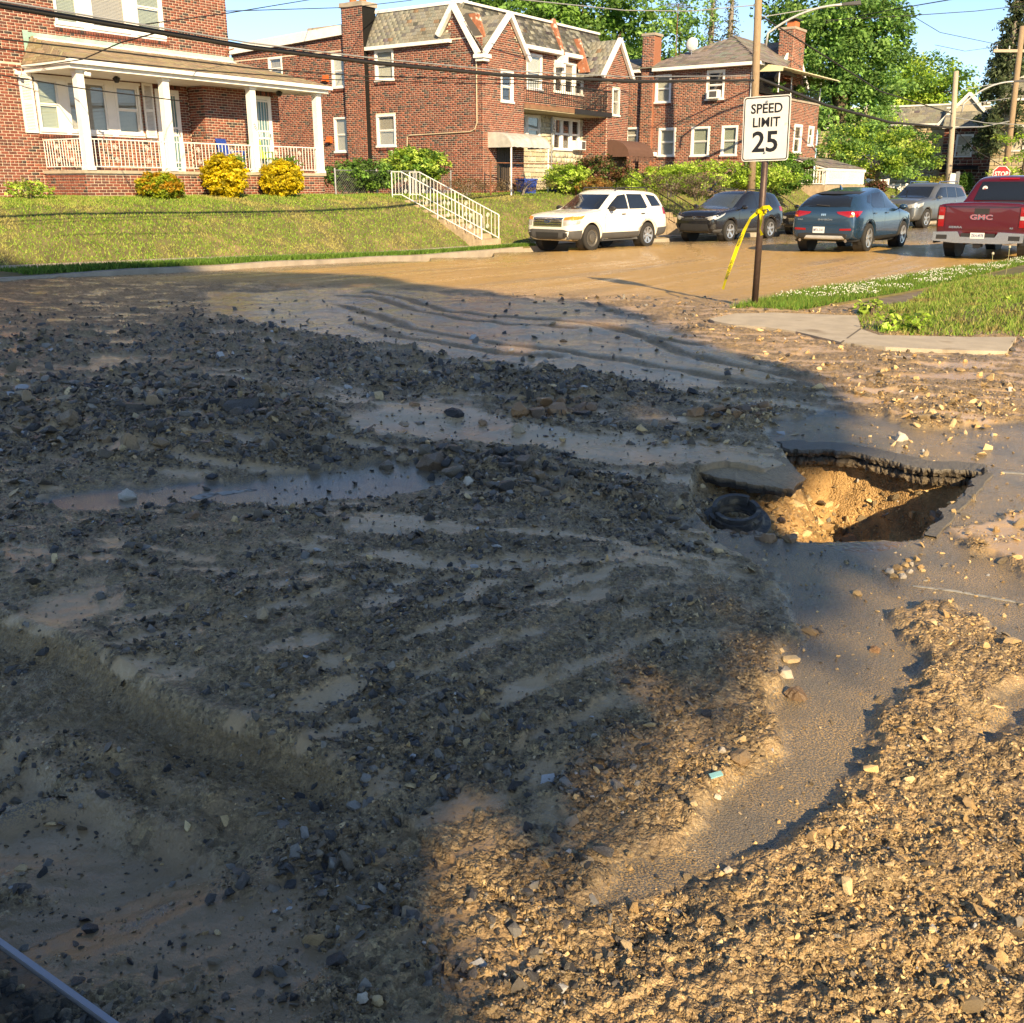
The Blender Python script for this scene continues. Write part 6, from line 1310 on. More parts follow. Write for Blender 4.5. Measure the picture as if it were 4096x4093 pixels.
text_mesh('lettering', 'SPEED', .165, M['black'], bd, (0.0, -.0012, .245), RX, .0006, .98, .0035); text_mesh('lettering', 'LIMIT', .165, M['black'], bd, (0.0, -.0012, .075), RX, .0006, .98, .0035)
text_mesh('numerals', '25', .36, M['black'], bd, (0.0, -.0012, -.175), RX, .0006, 1.05, .007)
for z in (.335, -.30): MB().lathe([(.001, -.012), (.012, -.012), (.016, -.001)], 10, axis='y', c=(0, 0, z)).build('bolt', M['galv'], bd)
MB().box((-.05, .008, -.33), (.05, .02, -.27)).build('bracket', M['galv'], bd); MB().box((-.05, .008, .28), (.05, .02, .34)).build('bracket', M['galv'], bd)
# --- caution tape tied round the post
tp = empty('caution_tape', (bx_, by_, .02), R(-35), 'yellow caution tape knotted round the sign post, its tail blowing left', 'tape')
def ribbon(pts, w_, name, par, twist=None):
    mb = MB(); n_ = len(pts); P_ = [Vector(p) for p in pts]
    for i, p in enumerate(P_):
        t_ = (P_[min(i + 1, n_ - 1)] - P_[max(i - 1, 0)]).normalized(); sd = t_.cross(Vector((0, -1, 0))).normalized(); q = twist[i] if twist else 0
        sd = Matrix.Rotation(q, 3, t_) @ sd; mb.v += [tuple(p - sd * w_ / 2), tuple(p + sd * w_ / 2)]; mb.c += [(.5, .5, .5)] * 2
    mb.f = [(2 * i, 2 * i + 1, 2 * i + 3, 2 * i + 2) for i in range(n_ - 1)]; return mb.build(name, M['tape'], par, fix=False)
lp = [(.055 * math.cos(a), .06 + .055 * math.sin(a), 1.30 + .02 * math.sin(a * 2)) for a in np.linspace(0, 2 * math.pi, 17)]; ribbon(lp, .05, 'loop', tp)
tail = [(-.02, -.01, 1.30), (-.10, -.06, 1.22), (-.17, -.08, 1.06), (-.24, -.10, .85), (-.31, -.11, .62), (-.37, -.12, .42), (-.41, -.12, .26)]
tt = []
for i in range(len(tail) - 1):
    for k in range(4): tt.append(tuple(Vector(tail[i]).lerp(Vector(tail[i + 1]), k / 4)))
tt.append(tail[-1]); ribbon(tt, .05, 'tail', tp, [.5 * math.sin(i * .35) for i in range(len(tt))])
ribbon([(.0, -.01, 1.32), (.06, -.05, 1.36), (.14, -.05, 1.37), (.17, -.03, 1.33)], .05, 'knot_end', tp); ribbon([(.02, -.01, 1.31), (.05, -.05, 1.2), (.045, -.06, 1.08), (.08, -.06, 1.0)], .06, 'knot_end', tp, [0, .6, 1.0, .4])
mb = MB(); mb.lathe([(.001, -.03), (.03, -.02), (.035, .01), (.001, .03)], 8, c=(0, -.02, 1.305)); mb.build('knot', M['tape'], tp)
dv = Vector(tail[-1]) - Vector(tail[2]); an = math.atan2(dv.z, dv.x)
for txt, f0 in (('CAUTION', .16), ('DO NOT ENTER', .66)):
    p = Vector(tail[2]).lerp(Vector(tail[-1]), f0); text_mesh('tape_lettering', txt, .052, M['yellowbright'], tp, p + Vector((0, -.032, 0)), Matrix.Rotation(-an, 3, 'Y') @ RX, .0005, .72, .001)
# --- wooden pole with street lamp
def pole(base, top, r0, r1, m, name, label): 
    e = empty(name, base, 0, label, 'utility pole'); d = Vector(top) - Vector(base); MB().tube([(0, 0, -.5), d * .5, d], [r0, (r0 + r1) / 2, r1], 14).build('shaft', m, e, smooth=True); return e, d
b1 = AT(3004, 800, 43); b1.z = 1.0; t1 = AT(3040, -160, 43)
p1, d1 = pole(b1, t1, .17, .135, M['wood'], 'utility_pole', 'tall brown wooden utility pole with a lamp arm behind the speed limit sign')
def lamp_arm(e, z0, reach, rise, az):
    d = Vector((math.sin(az), math.cos(az), 0)); pts = [Vector((0, 0, z0)) + d * .16 + Vector((0, 0, -.45)), Vector((0, 0, z0)) + d * .2]
    for k in range(1, 11): f_ = k / 10; pts.append(Vector((0, 0, z0)) + d * (.2 + reach * f_) + Vector((0, 0, rise * (1 - (1 - f_) ** 2.2))))
    MB().tube(pts, .045, 8).build('lamp_arm', M['lampgrey'], e, smooth=True); MB().tube([Vector((0, 0, z0 + rise * .7)), pts[-3]], .015, 5).build('brace', M['lampgrey'], e)
    h_ = pts[-1]; mb = MB(); q = d * .34; w_ = Vector((-d.y, d.x, 0)) * .12
    mb.hexa([h_ - w_ * .5 + Vector((0, 0, -.03)), h_ + w_ * .5 + Vector((0, 0, -.03)), h_ + w_ + q * 2 + Vector((0, 0, -.05)), h_ - w_ + q * 2 + Vector((0, 0, -.05)), h_ - w_ * .5 + Vector((0, 0, .05)), h_ + w_ * .5 + Vector((0, 0, .05)), h_ + w_ * .6 + q * 1.9 + Vector((0, 0, .10)), h_ - w_ * .6 + q * 1.9 + Vector((0, 0, .10))])
    L_ = mb.build('lamp_head', M['greyplastic'], e); return L_
lamp_arm(p1, 7.35 - b1.z, 2.7, .85, R(112))
b2 = AT(3788, 812, 58); t2 = AT(3825, 285, 58); p2, d2 = pole(b2, t2, .16, .13, M['palewood'], 'utility_pole', 'pale wooden utility pole with a lamp arm beyond the silver vehicle'); lamp_arm(p2, d2.z - 1.6, 2.3, 1.0, R(112))
b3 = AT(4010, 800, 62); t3 = AT(4090, 105, 62); p3_, d3 = pole(b3, t3, .19, .15, M['wood'], 'utility_pole', 'leaning brown utility pole with a crossarm at the right edge')
MB().box((-1.5, -.06, d3.z - 1.35), (1.6, .06, d3.z - 1.2)).build('crossarm', M['palewood'], p3_)
for x in (-1.3, -.6, .7, 1.4): MB().lathe([(.02, 0), (.05, .03), (.03, .1), (.05, .13), (.01, .2)], 8, c=(x + d3.x * .88, d3.y * .9, d3.z - 1.2)).build('insulator', M['lampgrey'], p3_)
for o in p3_.children:
    if o.name.startswith('crossarm'): o.location = (d3.x * .88, d3.y * .88, 0)
# --- stop sign
st0 = AT(4005, 697, 50); se = empty('stop_sign', (st0.x, st0.y, .8), R(-20), 'red octagonal stop sign above the maroon pickup', 'sign'); zc = st0.z - .8
MB().tube([(0, .03, 0), (0, .03, zc + .3)], .03, 8).build('post', M['galv'], se)
octo = lambda r_: [(r_ * math.cos(R(22.5 + 45 * k)), r_ * math.sin(R(22.5 + 45 * k))) for k in range(8)]
MB().prism([(x, 0, zc + z) for x, z in octo(.40)], (0, .006, 0)).build('plate', M['red'], se)
a, b = octo(.40), octo(.37); MB().add([(x, -.0015, zc + z) for x, z in a] + [(x, -.0015, zc + z) for x, z in b], [(i, (i + 1) % 8, 8 + (i + 1) % 8, 8 + i) for i in range(8)]).build('border', M['signwhite'], se)
text_mesh('lettering', 'STOP', .30, M['signwhite'], se, (0, -.0015, zc), RX, .0006, .82, .006)
for px, py0, py1 in ((3808, 705, 770), (3827, 690, 770)):
    q = AT(px, (py0 + py1) / 2, 57); e = empty('street_sign', (q.x, q.y, .8), R(-60 if px > 3815 else -10), 'back of a small %s street sign by the pale pole' % ('narrow oval' if px > 3815 else 'square'), 'sign'); MB().tube([(0, .03, 0), (0, .03, q.z - .8 + .4)], .025, 8).build('post', M['galv'], e); MB().prism([(x, 0, q.z - .6 + z) for x, z in rrect(.14, .36, .08)], (0, .004, 0)).build('plate', M['lampgrey'], e)

# --- cables
def cable(pts, r_, m, label, sag=0.0, n_=40, name='cable'):
    P_ = [Vector(p) for p in pts]; out = []
    tot = sum((b - a).length for a, b in zip(P_, P_[1:])); acc = 0
    for a, b in zip(P_, P_[1:]):
        L_ = (b - a).length; k_ = max(4, int(n_ * L_ / tot))
        for k in range(k_): f_ = k / k_; out.append(a.lerp(b, f_) - Vector((0, 0, sag * 4 * f_ * (1 - f_))))
    out.append(P_[-1]); o = MB().tube(out, r_, 6).build(name, m, None, smooth=True); return tag(o, label, 'cable')
TW = 16.6
main = [(-900, -190), (-400, -60), (0, 22), (490, 104), (1000, 190), (1500, 252), (2000, 300), (2500, 325), (3012, 322)]
cable([ATT(x, y, TW) for x, y in main], .05, M['wire'], 'thick black bundled cable sagging across the left house and the street')
cable([ATT(x, y - 18, TW - .1) for x, y in main], .016, M['palewire'], 'thin grey messenger wire running along the thick black cable')
cable([ATT(x, y, TW + .3) for x, y in ((-500, 60), (0, 156), (520, 215), (1024, 275), (1450, 305), (2000, 318), (2500, 318), (3014, 296))], .014, M['wire'], 'thin black wire crossing the porch roof under the thick cable')
cable([ATT(x, y, TW + .3) for x, y in ((-500, 110), (0, 195), (300, 232), (800, 282), (1300, 318), (1900, 335), (3012, 330))], .012, M['wire'], 'thinnest black wire crossing the porch roof below the others')
cable([ATT(0, 300, TW), ATT(330, 355, TW), ATT(730, 405, TW)], .011, M['wire'], 'thin wire crossing the porch windows', 0)
cable([ATT(0, 276, 25.6), ATT(170, 262, 25.0), ATT(330, 238, 22.0), ATT(480, 172, 18.5), ATT(640, 128, TW)], .013, M['wire'], 'service drop from the thick cable down to the left house')
cable([AT(560, 100, 24), AT(900, 55, 30), AT(1270, -6, 42)], .014, M['wire'], 'wire rising over the left house roof into the sky'); cable([AT(905, 45, 32), AT(1400, 30, 38), AT(1640, 2, 44), AT(1900, -60, 48)], .014, M['wire'], 'twisted wire passing behind the chimney of the slate house')
cable([AT(2040, -6, 36), AT(2500, 42, 40), AT(2760, 45, 42), AT(3030, 20, 43)], .02, M['palewire'], 'pale wire crossing in front of the trees to the lamp pole')
cable([AT(3036, 60, 43), AT(3300, 225, 46), AT(3520, 365, 50), AT(3810, 455, 58)], .028, M['wire'], 'cable falling from the lamp pole to the pale pole'); cable([AT(3012, 305, 43), AT(3300, 420, 46), AT(3560, 490, 51), AT(3810, 512, 58)], .06, M['wire'], 'thick black cable from the lamp pole to the pale pole')
cable([AT(3818, 470, 58), AT(3940, 492, 60), AT(4100, 500, 62)], .025, M['palewire'], 'pale cable between the pale pole and the leaning pole'); cable([AT(3818, 510, 58), AT(3930, 508, 60), AT(4040, 485, 62)], .035, M['palewire'], 'slack cable between the pale pole and the leaning pole'); cable([AT(3830, 425, 58), AT(4040, 392, 62)], .02, M['palewire'], 'thin cable rising from the pale pole to the leaning pole')
cable([AT(3300, 82, 50), AT(3650, 62, 52), AT(3900, 45, 56), AT(4120, 20, 60)], .018, M['wire'], 'black wire crossing the sky beside the spruce'); cable([AT(3300, 92, 50), AT(3560, 40, 44), AT(3830, -6, 38)], .018, M['wire'], 'black wire rising to the top right of the sky')
cable([AT(3660, 70, 52), AT(3760, 130, 56), AT(4010, 182, 62)], .014, M['wire'], 'thin wire dropping to the crossarm of the leaning pole'); cable([AT(3740, 180, 60), AT(3860, 205, 61), AT(4000, 186, 62)], .012, M['wire'], 'sagging thin wire left of the crossarm')
cable([AT(3822, 520, 58), AT(3900, 600, 60), AT(4010, 665, 62)], .02, M['wire'], 'stay wire slanting down behind the stop sign')

# --- garden steps with white iron handrails
def stair(s0, t_top, z_top, t_bot, z_bot, wd, n_, name, label, railm, hr=.86, twoside=True, balstep=.14, scr=True):
    e = empty(name, W(s0, t_bot, 0), STREET_RZ, label, 'stairs'); run = (t_top - t_bot) / n_; rise = (z_top - z_bot) / n_
    for k in range(n_): MB().box((-wd / 2, k * run, z_bot - .3 + k * rise * .0), (wd / 2, (k + 1) * run + .03, z_bot + (k + 1) * rise - .001 * k)).build('step', M['stepm'], e)
    for sd in (-1, 1) if twoside else (1,):
        x = sd * (wd / 2 - .05); a = Vector((x, .05, z_bot + hr)); b = Vector((x, t_top - t_bot - .05, z_top + hr)); c_ = Vector((x, t_top - t_bot + .35, z_top + hr))
        MB().tube([a + Vector((0, -.02, -.06)), a, b, c_, c_ + Vector((0, .03, -.05))], .018, 6).build('handrail', railm, e); dn = Vector((0, 0, -(hr - .16)))
        MB().tube([a + dn, b + dn, c_ + dn], .016, 6).build('bottom_rail', railm, e); L_ = (c_ - a).y; nb = int(L_ / balstep)
        for k in range(nb + 1):
            y = a.y + L_ * k / nb; z = (a.z + (b.z - a.z) * min((y - a.y) / (b.y - a.y), 1)); post = k in (0, nb, nb // 2)
            if scr and k % 6 == 3: mb = MB(); scroll(mb, 0, 0, 0, hr - .16, .006, 1, 'y'); o = mb.build('scroll', railm, e); o.location = (x, y, z - hr + .16); continue
            MB().tube([(x, y, z - (hr - .16 if not post else hr + .1)), (x, y, z)], .017 if post else .008, 6).build('post' if post else 'baluster', railm, e)
    return e
stair(26.1, 22.35, 1.24, 19.05, -.05, 1.0, 9, 'garden_steps', 'concrete garden steps with white iron handrails up the lawn bank', M['trim'])
stair(36.0, 19.9, 1.45, 16.9, -.02, 1.2, 8, 'garden_steps', 'garden steps with thin black handrails behind the white vehicle', M['iron'], balstep=.3, scr=False)
stair(42.5, 18.0, 1.5, 15.4, -.02, 1.2, 8, 'garden_steps', 'garden steps with black handrails behind the black vehicle', M['iron'], balstep=.3, scr=False)
# --- chain-link fence beside the porch: frame and a woven mesh of wires
def chain_fence(a, b, z0, z1, label, m, posts=3, pitch=.09, name='chain_link_fence', mesh=True):
    A, B_ = W(*a), W(*b); e = empty(name, A, math.atan2((B_ - A).y, (B_ - A).x), label, 'fence'); L_ = (B_ - A).length
    for k in range(posts + 1): MB().tube([(L_ * k / posts, 0, z0 - .1), (L_ * k / posts, 0, z1 + .06)], .028, 8).build('post', m, e)
    MB().tube([(0, 0, z1), (L_, 0, z1)], .018, 6).build('top_rail', m, e)
    if mesh:
        mb = MB(); x = -(z1 - z0)
        while x < L_:
            for sl in (1, -1):
                p, q = (x, z0), (x + (z1 - z0), z1)
                if sl < 0: p, q = (x, z1), (x + (z1 - z0), z0)
                x0, x1 = max(p[0], 0), min(q[0], L_)
                if x1 > x0:
                    f0, f1 = (x0 - p[0]) / (q[0] - p[0]), (x1 - p[0]) / (q[0] - p[0]); mb.tube([(x0, .003 * sl, p[1] + (q[1] - p[1]) * f0), (x1, .003 * sl, p[1] + (q[1] - p[1]) * f1)], .0035, 3, cap=False)
            x += pitch
        mb.build('wire_mesh', m, e)
    return e
chain_fence((24.4, 24.0), (29.6, 23.4), 1.35, 2.15, 'grey chain link fence in front of the hedge right of the porch', M['galv'])
e = chain_fence((30.1, 22.0), (33.6, 20.6), 1.3, 2.45, 'rusty bare pipe fence frame in front of the metal awning', M['rust'], 1, mesh=False)
chain_fence((41.4, 18.4), (44.8, 18.0), 1.4, 2.4, 'pale chain link fence between the slate house and the hipped house', M['galv'], 2)
# white picket style railing by the far porch
def white_fence(a, b, z0, z1, label, n_):
    A, B_ = Vector(a), Vector(b); d = B_ - A; e = empty('white_railing', A, math.atan2(d.y, d.x), label, 'railing'); L_ = math.hypot(d.x, d.y)
    MB().box((0, -.03, z1 - .06), (L_, .03, z1)).build('top_rail', M['trim'], e); MB().box((0, -.025, z0 + .06), (L_, .025, z0 + .11)).build('bottom_rail', M['trim'], e)
    me_ = MB().box((-.02, -.02, z0), (.02, .02, z1 - .06)).mesh('baluster'); me_.materials.append(M['trim'])
    for k in range(n_ + 1): o = link('baluster', me_, None, e); o.location.x = L_ * k / n_
    for k in range(4): MB().box((L_ * k / 3 - .06, -.06, z0 - .2), (L_ * k / 3 + .06, .06, z1 + .06)).build('post', M['trim'], e)
q0 = AT(3295, 785, 62); q1 = AT(3545, 785, 66); white_fence((q0.x, q0.y, 0), (q1.x, q1.y, 0), q0.z, q0.z + .95, 'long white railing beyond the hipped house', 34)
q0 = AT(3545, 785, 66); q1 = AT(3620, 800, 58); white_fence((q0.x, q0.y, 0), (q1.x, q1.y, 0), .9, 1.75, 'short white railing running down to the street corner', 12)
# --- blue recycling bins behind the bare hedge
for k, (s_, t_, lb) in enumerate(((33.8, 21.6, 'blue plastic bin behind the bare hedge, right one'), (32.2, 21.9, 'blue plastic bin behind the bare hedge, left one'), (41.9, 18.9, 'blue bin beside the pale chain link fence'))):
    e = empty('recycling_bin', W(s_, t_, 1.33 + (.1 if k == 2 else 0)), R(30), lb, 'bin'); MB().hexa([(-.22, -.28, 0), (.22, -.28, 0), (.22, .28, 0), (-.22, .28, 0), (-.27, -.33, .55), (.27, -.33, .55), (.27, .33, .55), (-.27, .33, .55)]).build('tub', M['bluebin'], e); MB().box((-.29, -.35, .55), (.29, .35, .60)).build('rim', M['bluebin'], e)
# --- stone twin houses across the side street, far off
def far_house(name, cx, py_base, Y, wd, dp, zb, zt, rz, label, gables, wallm, wins, roofh=1.3, roofc=slate_col, chim=()):
    c0 = AT(cx, 800, Y); e = empty(name, (c0.x, c0.y, zb), rz, label, 'house'); h_ = zt - zb
    PW = Pieces(e, 'stone', 'stonework', M['stonewall'], 120); z = 0
    mb = MB(); mb.box((-wd / 2, 0.03, -1), (wd / 2, dp, h_)); mb.build('wall', wall_m if wallm == 'stone' else M['mortar'], e)
    while z < h_:
        hh = rnd.uniform(.16, .26); x = -wd / 2
        while x < wd / 2:
            w_ = rnd.uniform(.3, .7); w_ = min(w_, wd / 2 - x)
            if not any(a - .05 < x + w_ / 2 < b + .05 and c_ < z + hh / 2 < d_ for a, c_, b, d_ in wins):
                c = rnd.choice([(.40, .32, .19), (.46, .38, .24), (.34, .27, .17), (.42, .37, .26)]) if wallm == 'stone' else brick_col(); PW.add((x + w_ / 2, .01, z + hh / 2), (1, 0, 0), (0, 0, 1), (0, -1, 0), w_ - .03, hh - .03, .06, c)
            x += w_
        z += hh
    PW.flush()
    for wn_ in wins: window(e, (0, 0, 0), (1, 0), *wn_, cover='curtain', frame=.1, out=.05)
    PT_ = Pieces(e, 'slate', 'slates', M['slate'], 120)
    q = [(-wd / 2 - .1, -.2, h_), (wd / 2 + .1, -.2, h_), (wd / 2 + .1, .7, h_ + roofh), (-wd / 2 - .1, .7, h_ + roofh)]; MB().quad([(a, b, c_ - .02) for a, b, c_ in q]).build('mansard', MATS['roof_backing'], e); slates(PT_, *q, rows=8, tw=.4, colf=roofc)
    for gx, gw, gh in gables:
        MB().prism([(gx - gw, -.25, h_ - .1), (gx + gw, -.25, h_ - .1), (gx, -.25, h_ + gh)], (0, 1.2, 0)).build('gable', wall_m if wallm == 'stone' else M['mortar'], e)
        for sg_ in (-1, 1):
            a, b = Vector((gx + sg_ * (gw + .15), -.28, h_ - .2)), Vector((gx, -.28 - .003 * sg_, h_ + gh + .12)); dr = (b - a).normalized(); up = Vector((0, -1, 0)).cross(dr) * .11; nn = Vector((0, -.14, 0)); MB().hexa([a - up, b - up, b - up + nn, a - up + nn, a + up, b + up, b + up + nn, a + up + nn]).build('bargeboard', M['white'], e)
    PT_.flush(); MB().box((-wd / 2 - .12, .6, h_ + roofh), (wd / 2 + .12, .8, h_ + roofh + .12)).build('coping', M['white'], e); MB().box((-wd / 2, .8, h_), (wd / 2, dp, h_ + roofh - .2)).build('roof', M['kerbm'], e); MB().box((-wd / 2 - .1, -.3, h_ - .16), (wd / 2 + .1, -.02, h_ - .02)).build('fascia', M['white'], e)
    for x in chim: o = MB().box((x - .4, .9, h_), (x + .4, 1.6, h_ + roofh + 1.0)).build('chimney', M['brick'], e); at = o.data.attributes.new('bcol', 'FLOAT_COLOR', 'POINT'); at.data.foreach_set('color', np.tile([.24, .09, .06, 1], 8))
    return e
RZF = R(-32)
e = far_house('stone_house', 3560, 760, 84, 12.5, 9, .6, 6.3, RZF, 'tan stone house with white gables behind the light green tree', [(-2.2, 1.6, 1.5), (5.0, 1.9, 1.9)], 'stone', [(3.8, 3.4, 6.0, 5.0), (3.6, .6, 5.4, 2.0), (-3, 3.4, -1.4, 5.0), (-3.2, .5, -1.2, 2.0)])
MB().hexa([(3.2, -1.2, 2.3), (6.3, -1.2, 2.3), (6.3, 0, 2.5), (3.2, 0, 2.5), (3.2, -1.2, 2.42), (6.3, -1.2, 2.42), (6.3, 0, 2.9), (3.2, 0, 2.9)]).build('porch_hood', M['slate'], e)
far_house('brick_house', 3895, 760, 80, 5.5, 8, .6, 6.0, RZF, 'narrow shaded red brick house behind the spruce trunk', [], 'brick', [(1.0, .8, 2.0, 2.4), (-1.8, 3.2, -.6, 4.8)], chim=(1.2,))
e = far_house('stone_house', 4165, 760, 70, 7, 8, .9, 7.2, RZF, 'tan stone house cut by the right edge of the picture', [(.5, 1.7, 1.6)], 'stone', [(-2.6, 3.0, -1.5, 4.6), (0, .6, 1.4, 2.2)])
# ---------------------------------------------------------------- vegetation
def leaf_quads(C, size, cols, up=.35, aspect=.62, outward=None):
    "leaf-sized folded faces at the points C"
    n_ = len(C); d = rng.normal(size=(n_, 3)); d[:, 2] = np.abs(d[:, 2]) + up
    if outward is not None: d = d * .8 + outward
    d /= np.linalg.norm(d, axis=1)[:, None]; a = rng.normal(size=(n_, 3)); a -= d * (a * d).sum(1)[:, None]; a /= np.linalg.norm(a, axis=1)[:, None]; b = np.cross(d, a)
    s_ = np.asarray(size)[:, None]; w_ = s_ * aspect
    V_ = np.stack([C - a * s_ * .5, C + b * w_ * .5 + d * s_ * .10, C + a * s_ * .5, C - b * w_ * .5 + d * s_ * .10], 1).reshape(-1, 3)
    i = np.arange(n_) * 4; F_ = np.concatenate([np.stack([i, i + 1, i + 2], 1), np.stack([i, i + 2, i + 3], 1)]); return V_, F_, np.repeat(cols, 4, 0)
def palette(n_, cols, jit=.18):
    c = np.array(cols)[rng.integers(0, len(cols), n_)]; return np.clip(c * (1 + rng.normal(0, jit, (n_, 1))), .004, 1)
def blob_points(blobs, n_, shell=.45, clump=.0, nclump=0):
    B_ = np.array(blobs, float); w_ = B_[:, 3] * B_[:, 4] * B_[:, 5]; w_ = w_ ** .67; k = rng.choice(len(B_), n_, p=w_ / w_.sum()); u = rng.normal(size=(n_, 3)); u /= np.linalg.norm(u, axis=1)[:, None]
    r_ = (shell + (1 - shell) * rng.random(n_) ** .6)[:, None]; return B_[k, :3] + u * r_ * B_[k, 3:6], u
def clumpy(blobs, nc, per, cr):
    "points in tufts: the crown's outline breaks up and lets the sky through"
    C, u = blob_points(blobs, nc, .35); g_ = rng.normal(size=(nc, per, 3)); g_ /= np.maximum(np.linalg.norm(g_, axis=2), 1e-6)[:, :, None]; g_ *= (rng.random((nc, per, 1)) ** .5) * cr; g_[:, :, 2] *= .6
    return (C[:, None] + g_).reshape(-1, 3), np.repeat(u, per, 0), nc
def crown_mesh(name, blobs, nc, per, cr, leaf, cols, m, parent, tint=.22, sprd=.3):
    C, u, nc = clumpy(blobs, nc, per, cr); cc = np.repeat(palette(nc, cols, tint), per, 0) * (1 + rng.normal(0, .12, (len(C), 1)))
    V_, F_, K_ = leaf_quads(C, leaf * rng.uniform(.7, 1.3, len(C)), np.clip(cc, .004, 1), outward=u * sprd); return link(name, np_mesh(name, V_, F_, K_), m, parent)
def limbs(e, base_r, targets, trunk_top, m, z0=0):
    t_ = Vector(trunk_top); MB().tube([(0, 0, z0 - .3), t_ * .4 + Vector((.1 * base_r, 0, 0)), t_ * .75, t_], [base_r * 1.25, base_r, base_r * .8, base_r * .5], 12).build('trunk', m, e, smooth=True)
    for q in targets:
        q = Vector(q); a = t_ * rnd.uniform(.5, .95); mid_ = a.lerp(q, .5) + Vector((rnd.uniform(-.3, .3), rnd.uniform(-.3, .3), rnd.uniform(-.1, .4))) * base_r * 3; MB().tube([a, mid_, q], [base_r * .45, base_r * .28, base_r * .08], 7).build('limb', m, e, smooth=True)
def tree(name, label, base, blobs, trunk_r, trunk_top, nc, per, cr, leaf, cols, bark=None, cat='tree', group=None):
    e = empty(name, base, 0, label, cat, group); limbs(e, trunk_r, [b[:3] for b in blobs], trunk_top, bark or M['bark']); crown_mesh('crown', blobs, nc, per, cr, leaf, cols, M['leaf'], e); return e
def shrub(name, label, base, blobs, nc, per, cr, leaf, cols, group=None, stems=6, twig=None, cat='shrub'):
    e = empty(name, base, 0, label, cat, group); mb = MB()
    for k in range(stems): b = rnd.choice(blobs); q = Vector(b[:3]) + Vector((rnd.uniform(-.5, .5) * b[3], rnd.uniform(-.5, .5) * b[4], rnd.uniform(.2, .7) * b[5])); mb.tube([(q.x * .3, q.y * .3, -.08), q * .6, q], [.022, .014, .004], 5)
    mb.build('stems', twig or M['bark'], e); crown_mesh('foliage', blobs, nc, per, cr, leaf, cols, M['leaf'], e); return e
GRN = [(0.117, 0.234, 0.046), (0.156, 0.312, 0.058), (0.208, 0.377, 0.072), (0.085, 0.182, 0.039)]; YGR = [(0.325, 0.481, 0.065), (0.39, 0.559, 0.091), (0.26, 0.403, 0.058), (0.468, 0.611, 0.13)]; LIT = [(0.208, 0.39, 0.104), (0.169, 0.325, 0.085), (0.273, 0.468, 0.13), (0.117, 0.234, 0.065)]
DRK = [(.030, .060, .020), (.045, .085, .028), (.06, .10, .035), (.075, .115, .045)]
# --- trees beyond the houses
def far_tree(px, Y, z0, blobs_px, label, cols, nc, per, cr, leaf, tr=.45, tt=9, name='shade_tree'):
    b = AT(px, 800, Y); b.z = z0; bl = []
    for (x, y, rx, ry) in blobs_px: q = AT(x, y, Y) - b; k = Y / FPX * 1.06; bl.append((q.x, q.y + rnd.uniform(-1.5, 1.5), q.z, rx * k, rx * k * .9, ry * k))
    return tree(name, label, b, bl, tr, (0, 0, tt), nc, per, cr, leaf, cols, group='trees behind the houses')
far_tree(2330, 72, 1, [(2100, -30, 190, 130), (2330, 0, 200, 170), (2230, 130, 160, 140), (2420, 190, 150, 130), (2540, 60, 150, 160), (2480, 330, 120, 110), (1985, -10, 90, 60)], 'broad green shade tree rising behind the slate house', LIT + GRN, 520, 44, .85, .30)
far_tree(2700, 78, 1, [(2640, 230, 130, 120), (2720, 60, 110, 130), (2780, 270, 120, 90), (2600, 380, 100, 70)], 'open green tree with bare twigs behind the left chimney of the hipped house', LIT, 170, 36, .8, .28, .3)
far_tree(3330, 74, 1, [(3250, 30, 190, 170), (3420, 110, 190, 170), (3320, 240, 170, 150), (3500, 280, 160, 140), (3190, 200, 110, 150), (3560, 120, 90, 90), (3440, 400, 150, 110), (3300, 420, 110, 120)], 'tall spreading green tree behind the hipped house chimney', LIT, 640, 44, .85, .30)
far_tree(3640, 88, 1, [(3600, 350, 120, 110), (3720, 330, 110, 100), (3790, 370, 80, 90), (3660, 430, 130, 70)], 'lower bright green trees left of the spruce', GRN + YGR, 300, 40, .9, .30)
def conifer(px, top, bot, Y, halfw, label, cols, dens, name, leaf=.26, bare=.0):
    b = AT(px, bot, Y); t_ = AT(px, top, Y); Ht = t_.z - b.z; e = empty(name, b, 0, label, 'tree', None); k = Y / FPX * 1.06; w_ = halfw * k
    MB().tube([(0, 0, -.5), (0, 0, Ht * .6), (0, 0, Ht)], [w_ * .09 + .12, w_ * .05 + .08, .03], 10).build('trunk', M['greybark'], e, smooth=True); pts = []; mb = MB(); nl = int(Ht / .42)
    for i in range(nl):
        f_ = (i + .5) / nl
        if f_ < bare: continue
        z = Ht * f_; L_ = w_ * (1 - f_ * .93) * (.75 + .35 * rnd.random())
        for q in range(7):
            a = rnd.uniform(0, 6.28); l_ = L_ * rnd.uniform(.6, 1.1); tip = Vector((math.cos(a) * l_, math.sin(a) * l_, z - l_ * .28)); mb.tube([(0, 0, z), tip * .5 + Vector((0, 0, z * .5 + .1)), tip], [.045, .03, .008], 4, cap=False)
            m_ = max(3, int(l_ * dens)); u_ = rng.random(m_) ** .6; base_ = np.outer(u_, np.array(tip) - np.array([0, 0, z])) + np.array([0, 0, z]); base_[:, 2] += .10 * np.sin(u_ * 3.1) * l_; off = rng.normal(0, 1, (m_, 3)) * np.array([.16, .16, .16]); off[:, 2] = -np.abs(off[:, 2]) * 1.8; pts.append(base_ + off)
    mb.build('branches', M['bark'], e); C = np.vstack(pts); V_, F_, K_ = leaf_quads(C, leaf * rng.uniform(.6, 1.4, len(C)), palette(len(C), cols, .25), up=.1, aspect=.4); link('needles', np_mesh('needles', V_, F_, K_), M['leaf'], e); return e
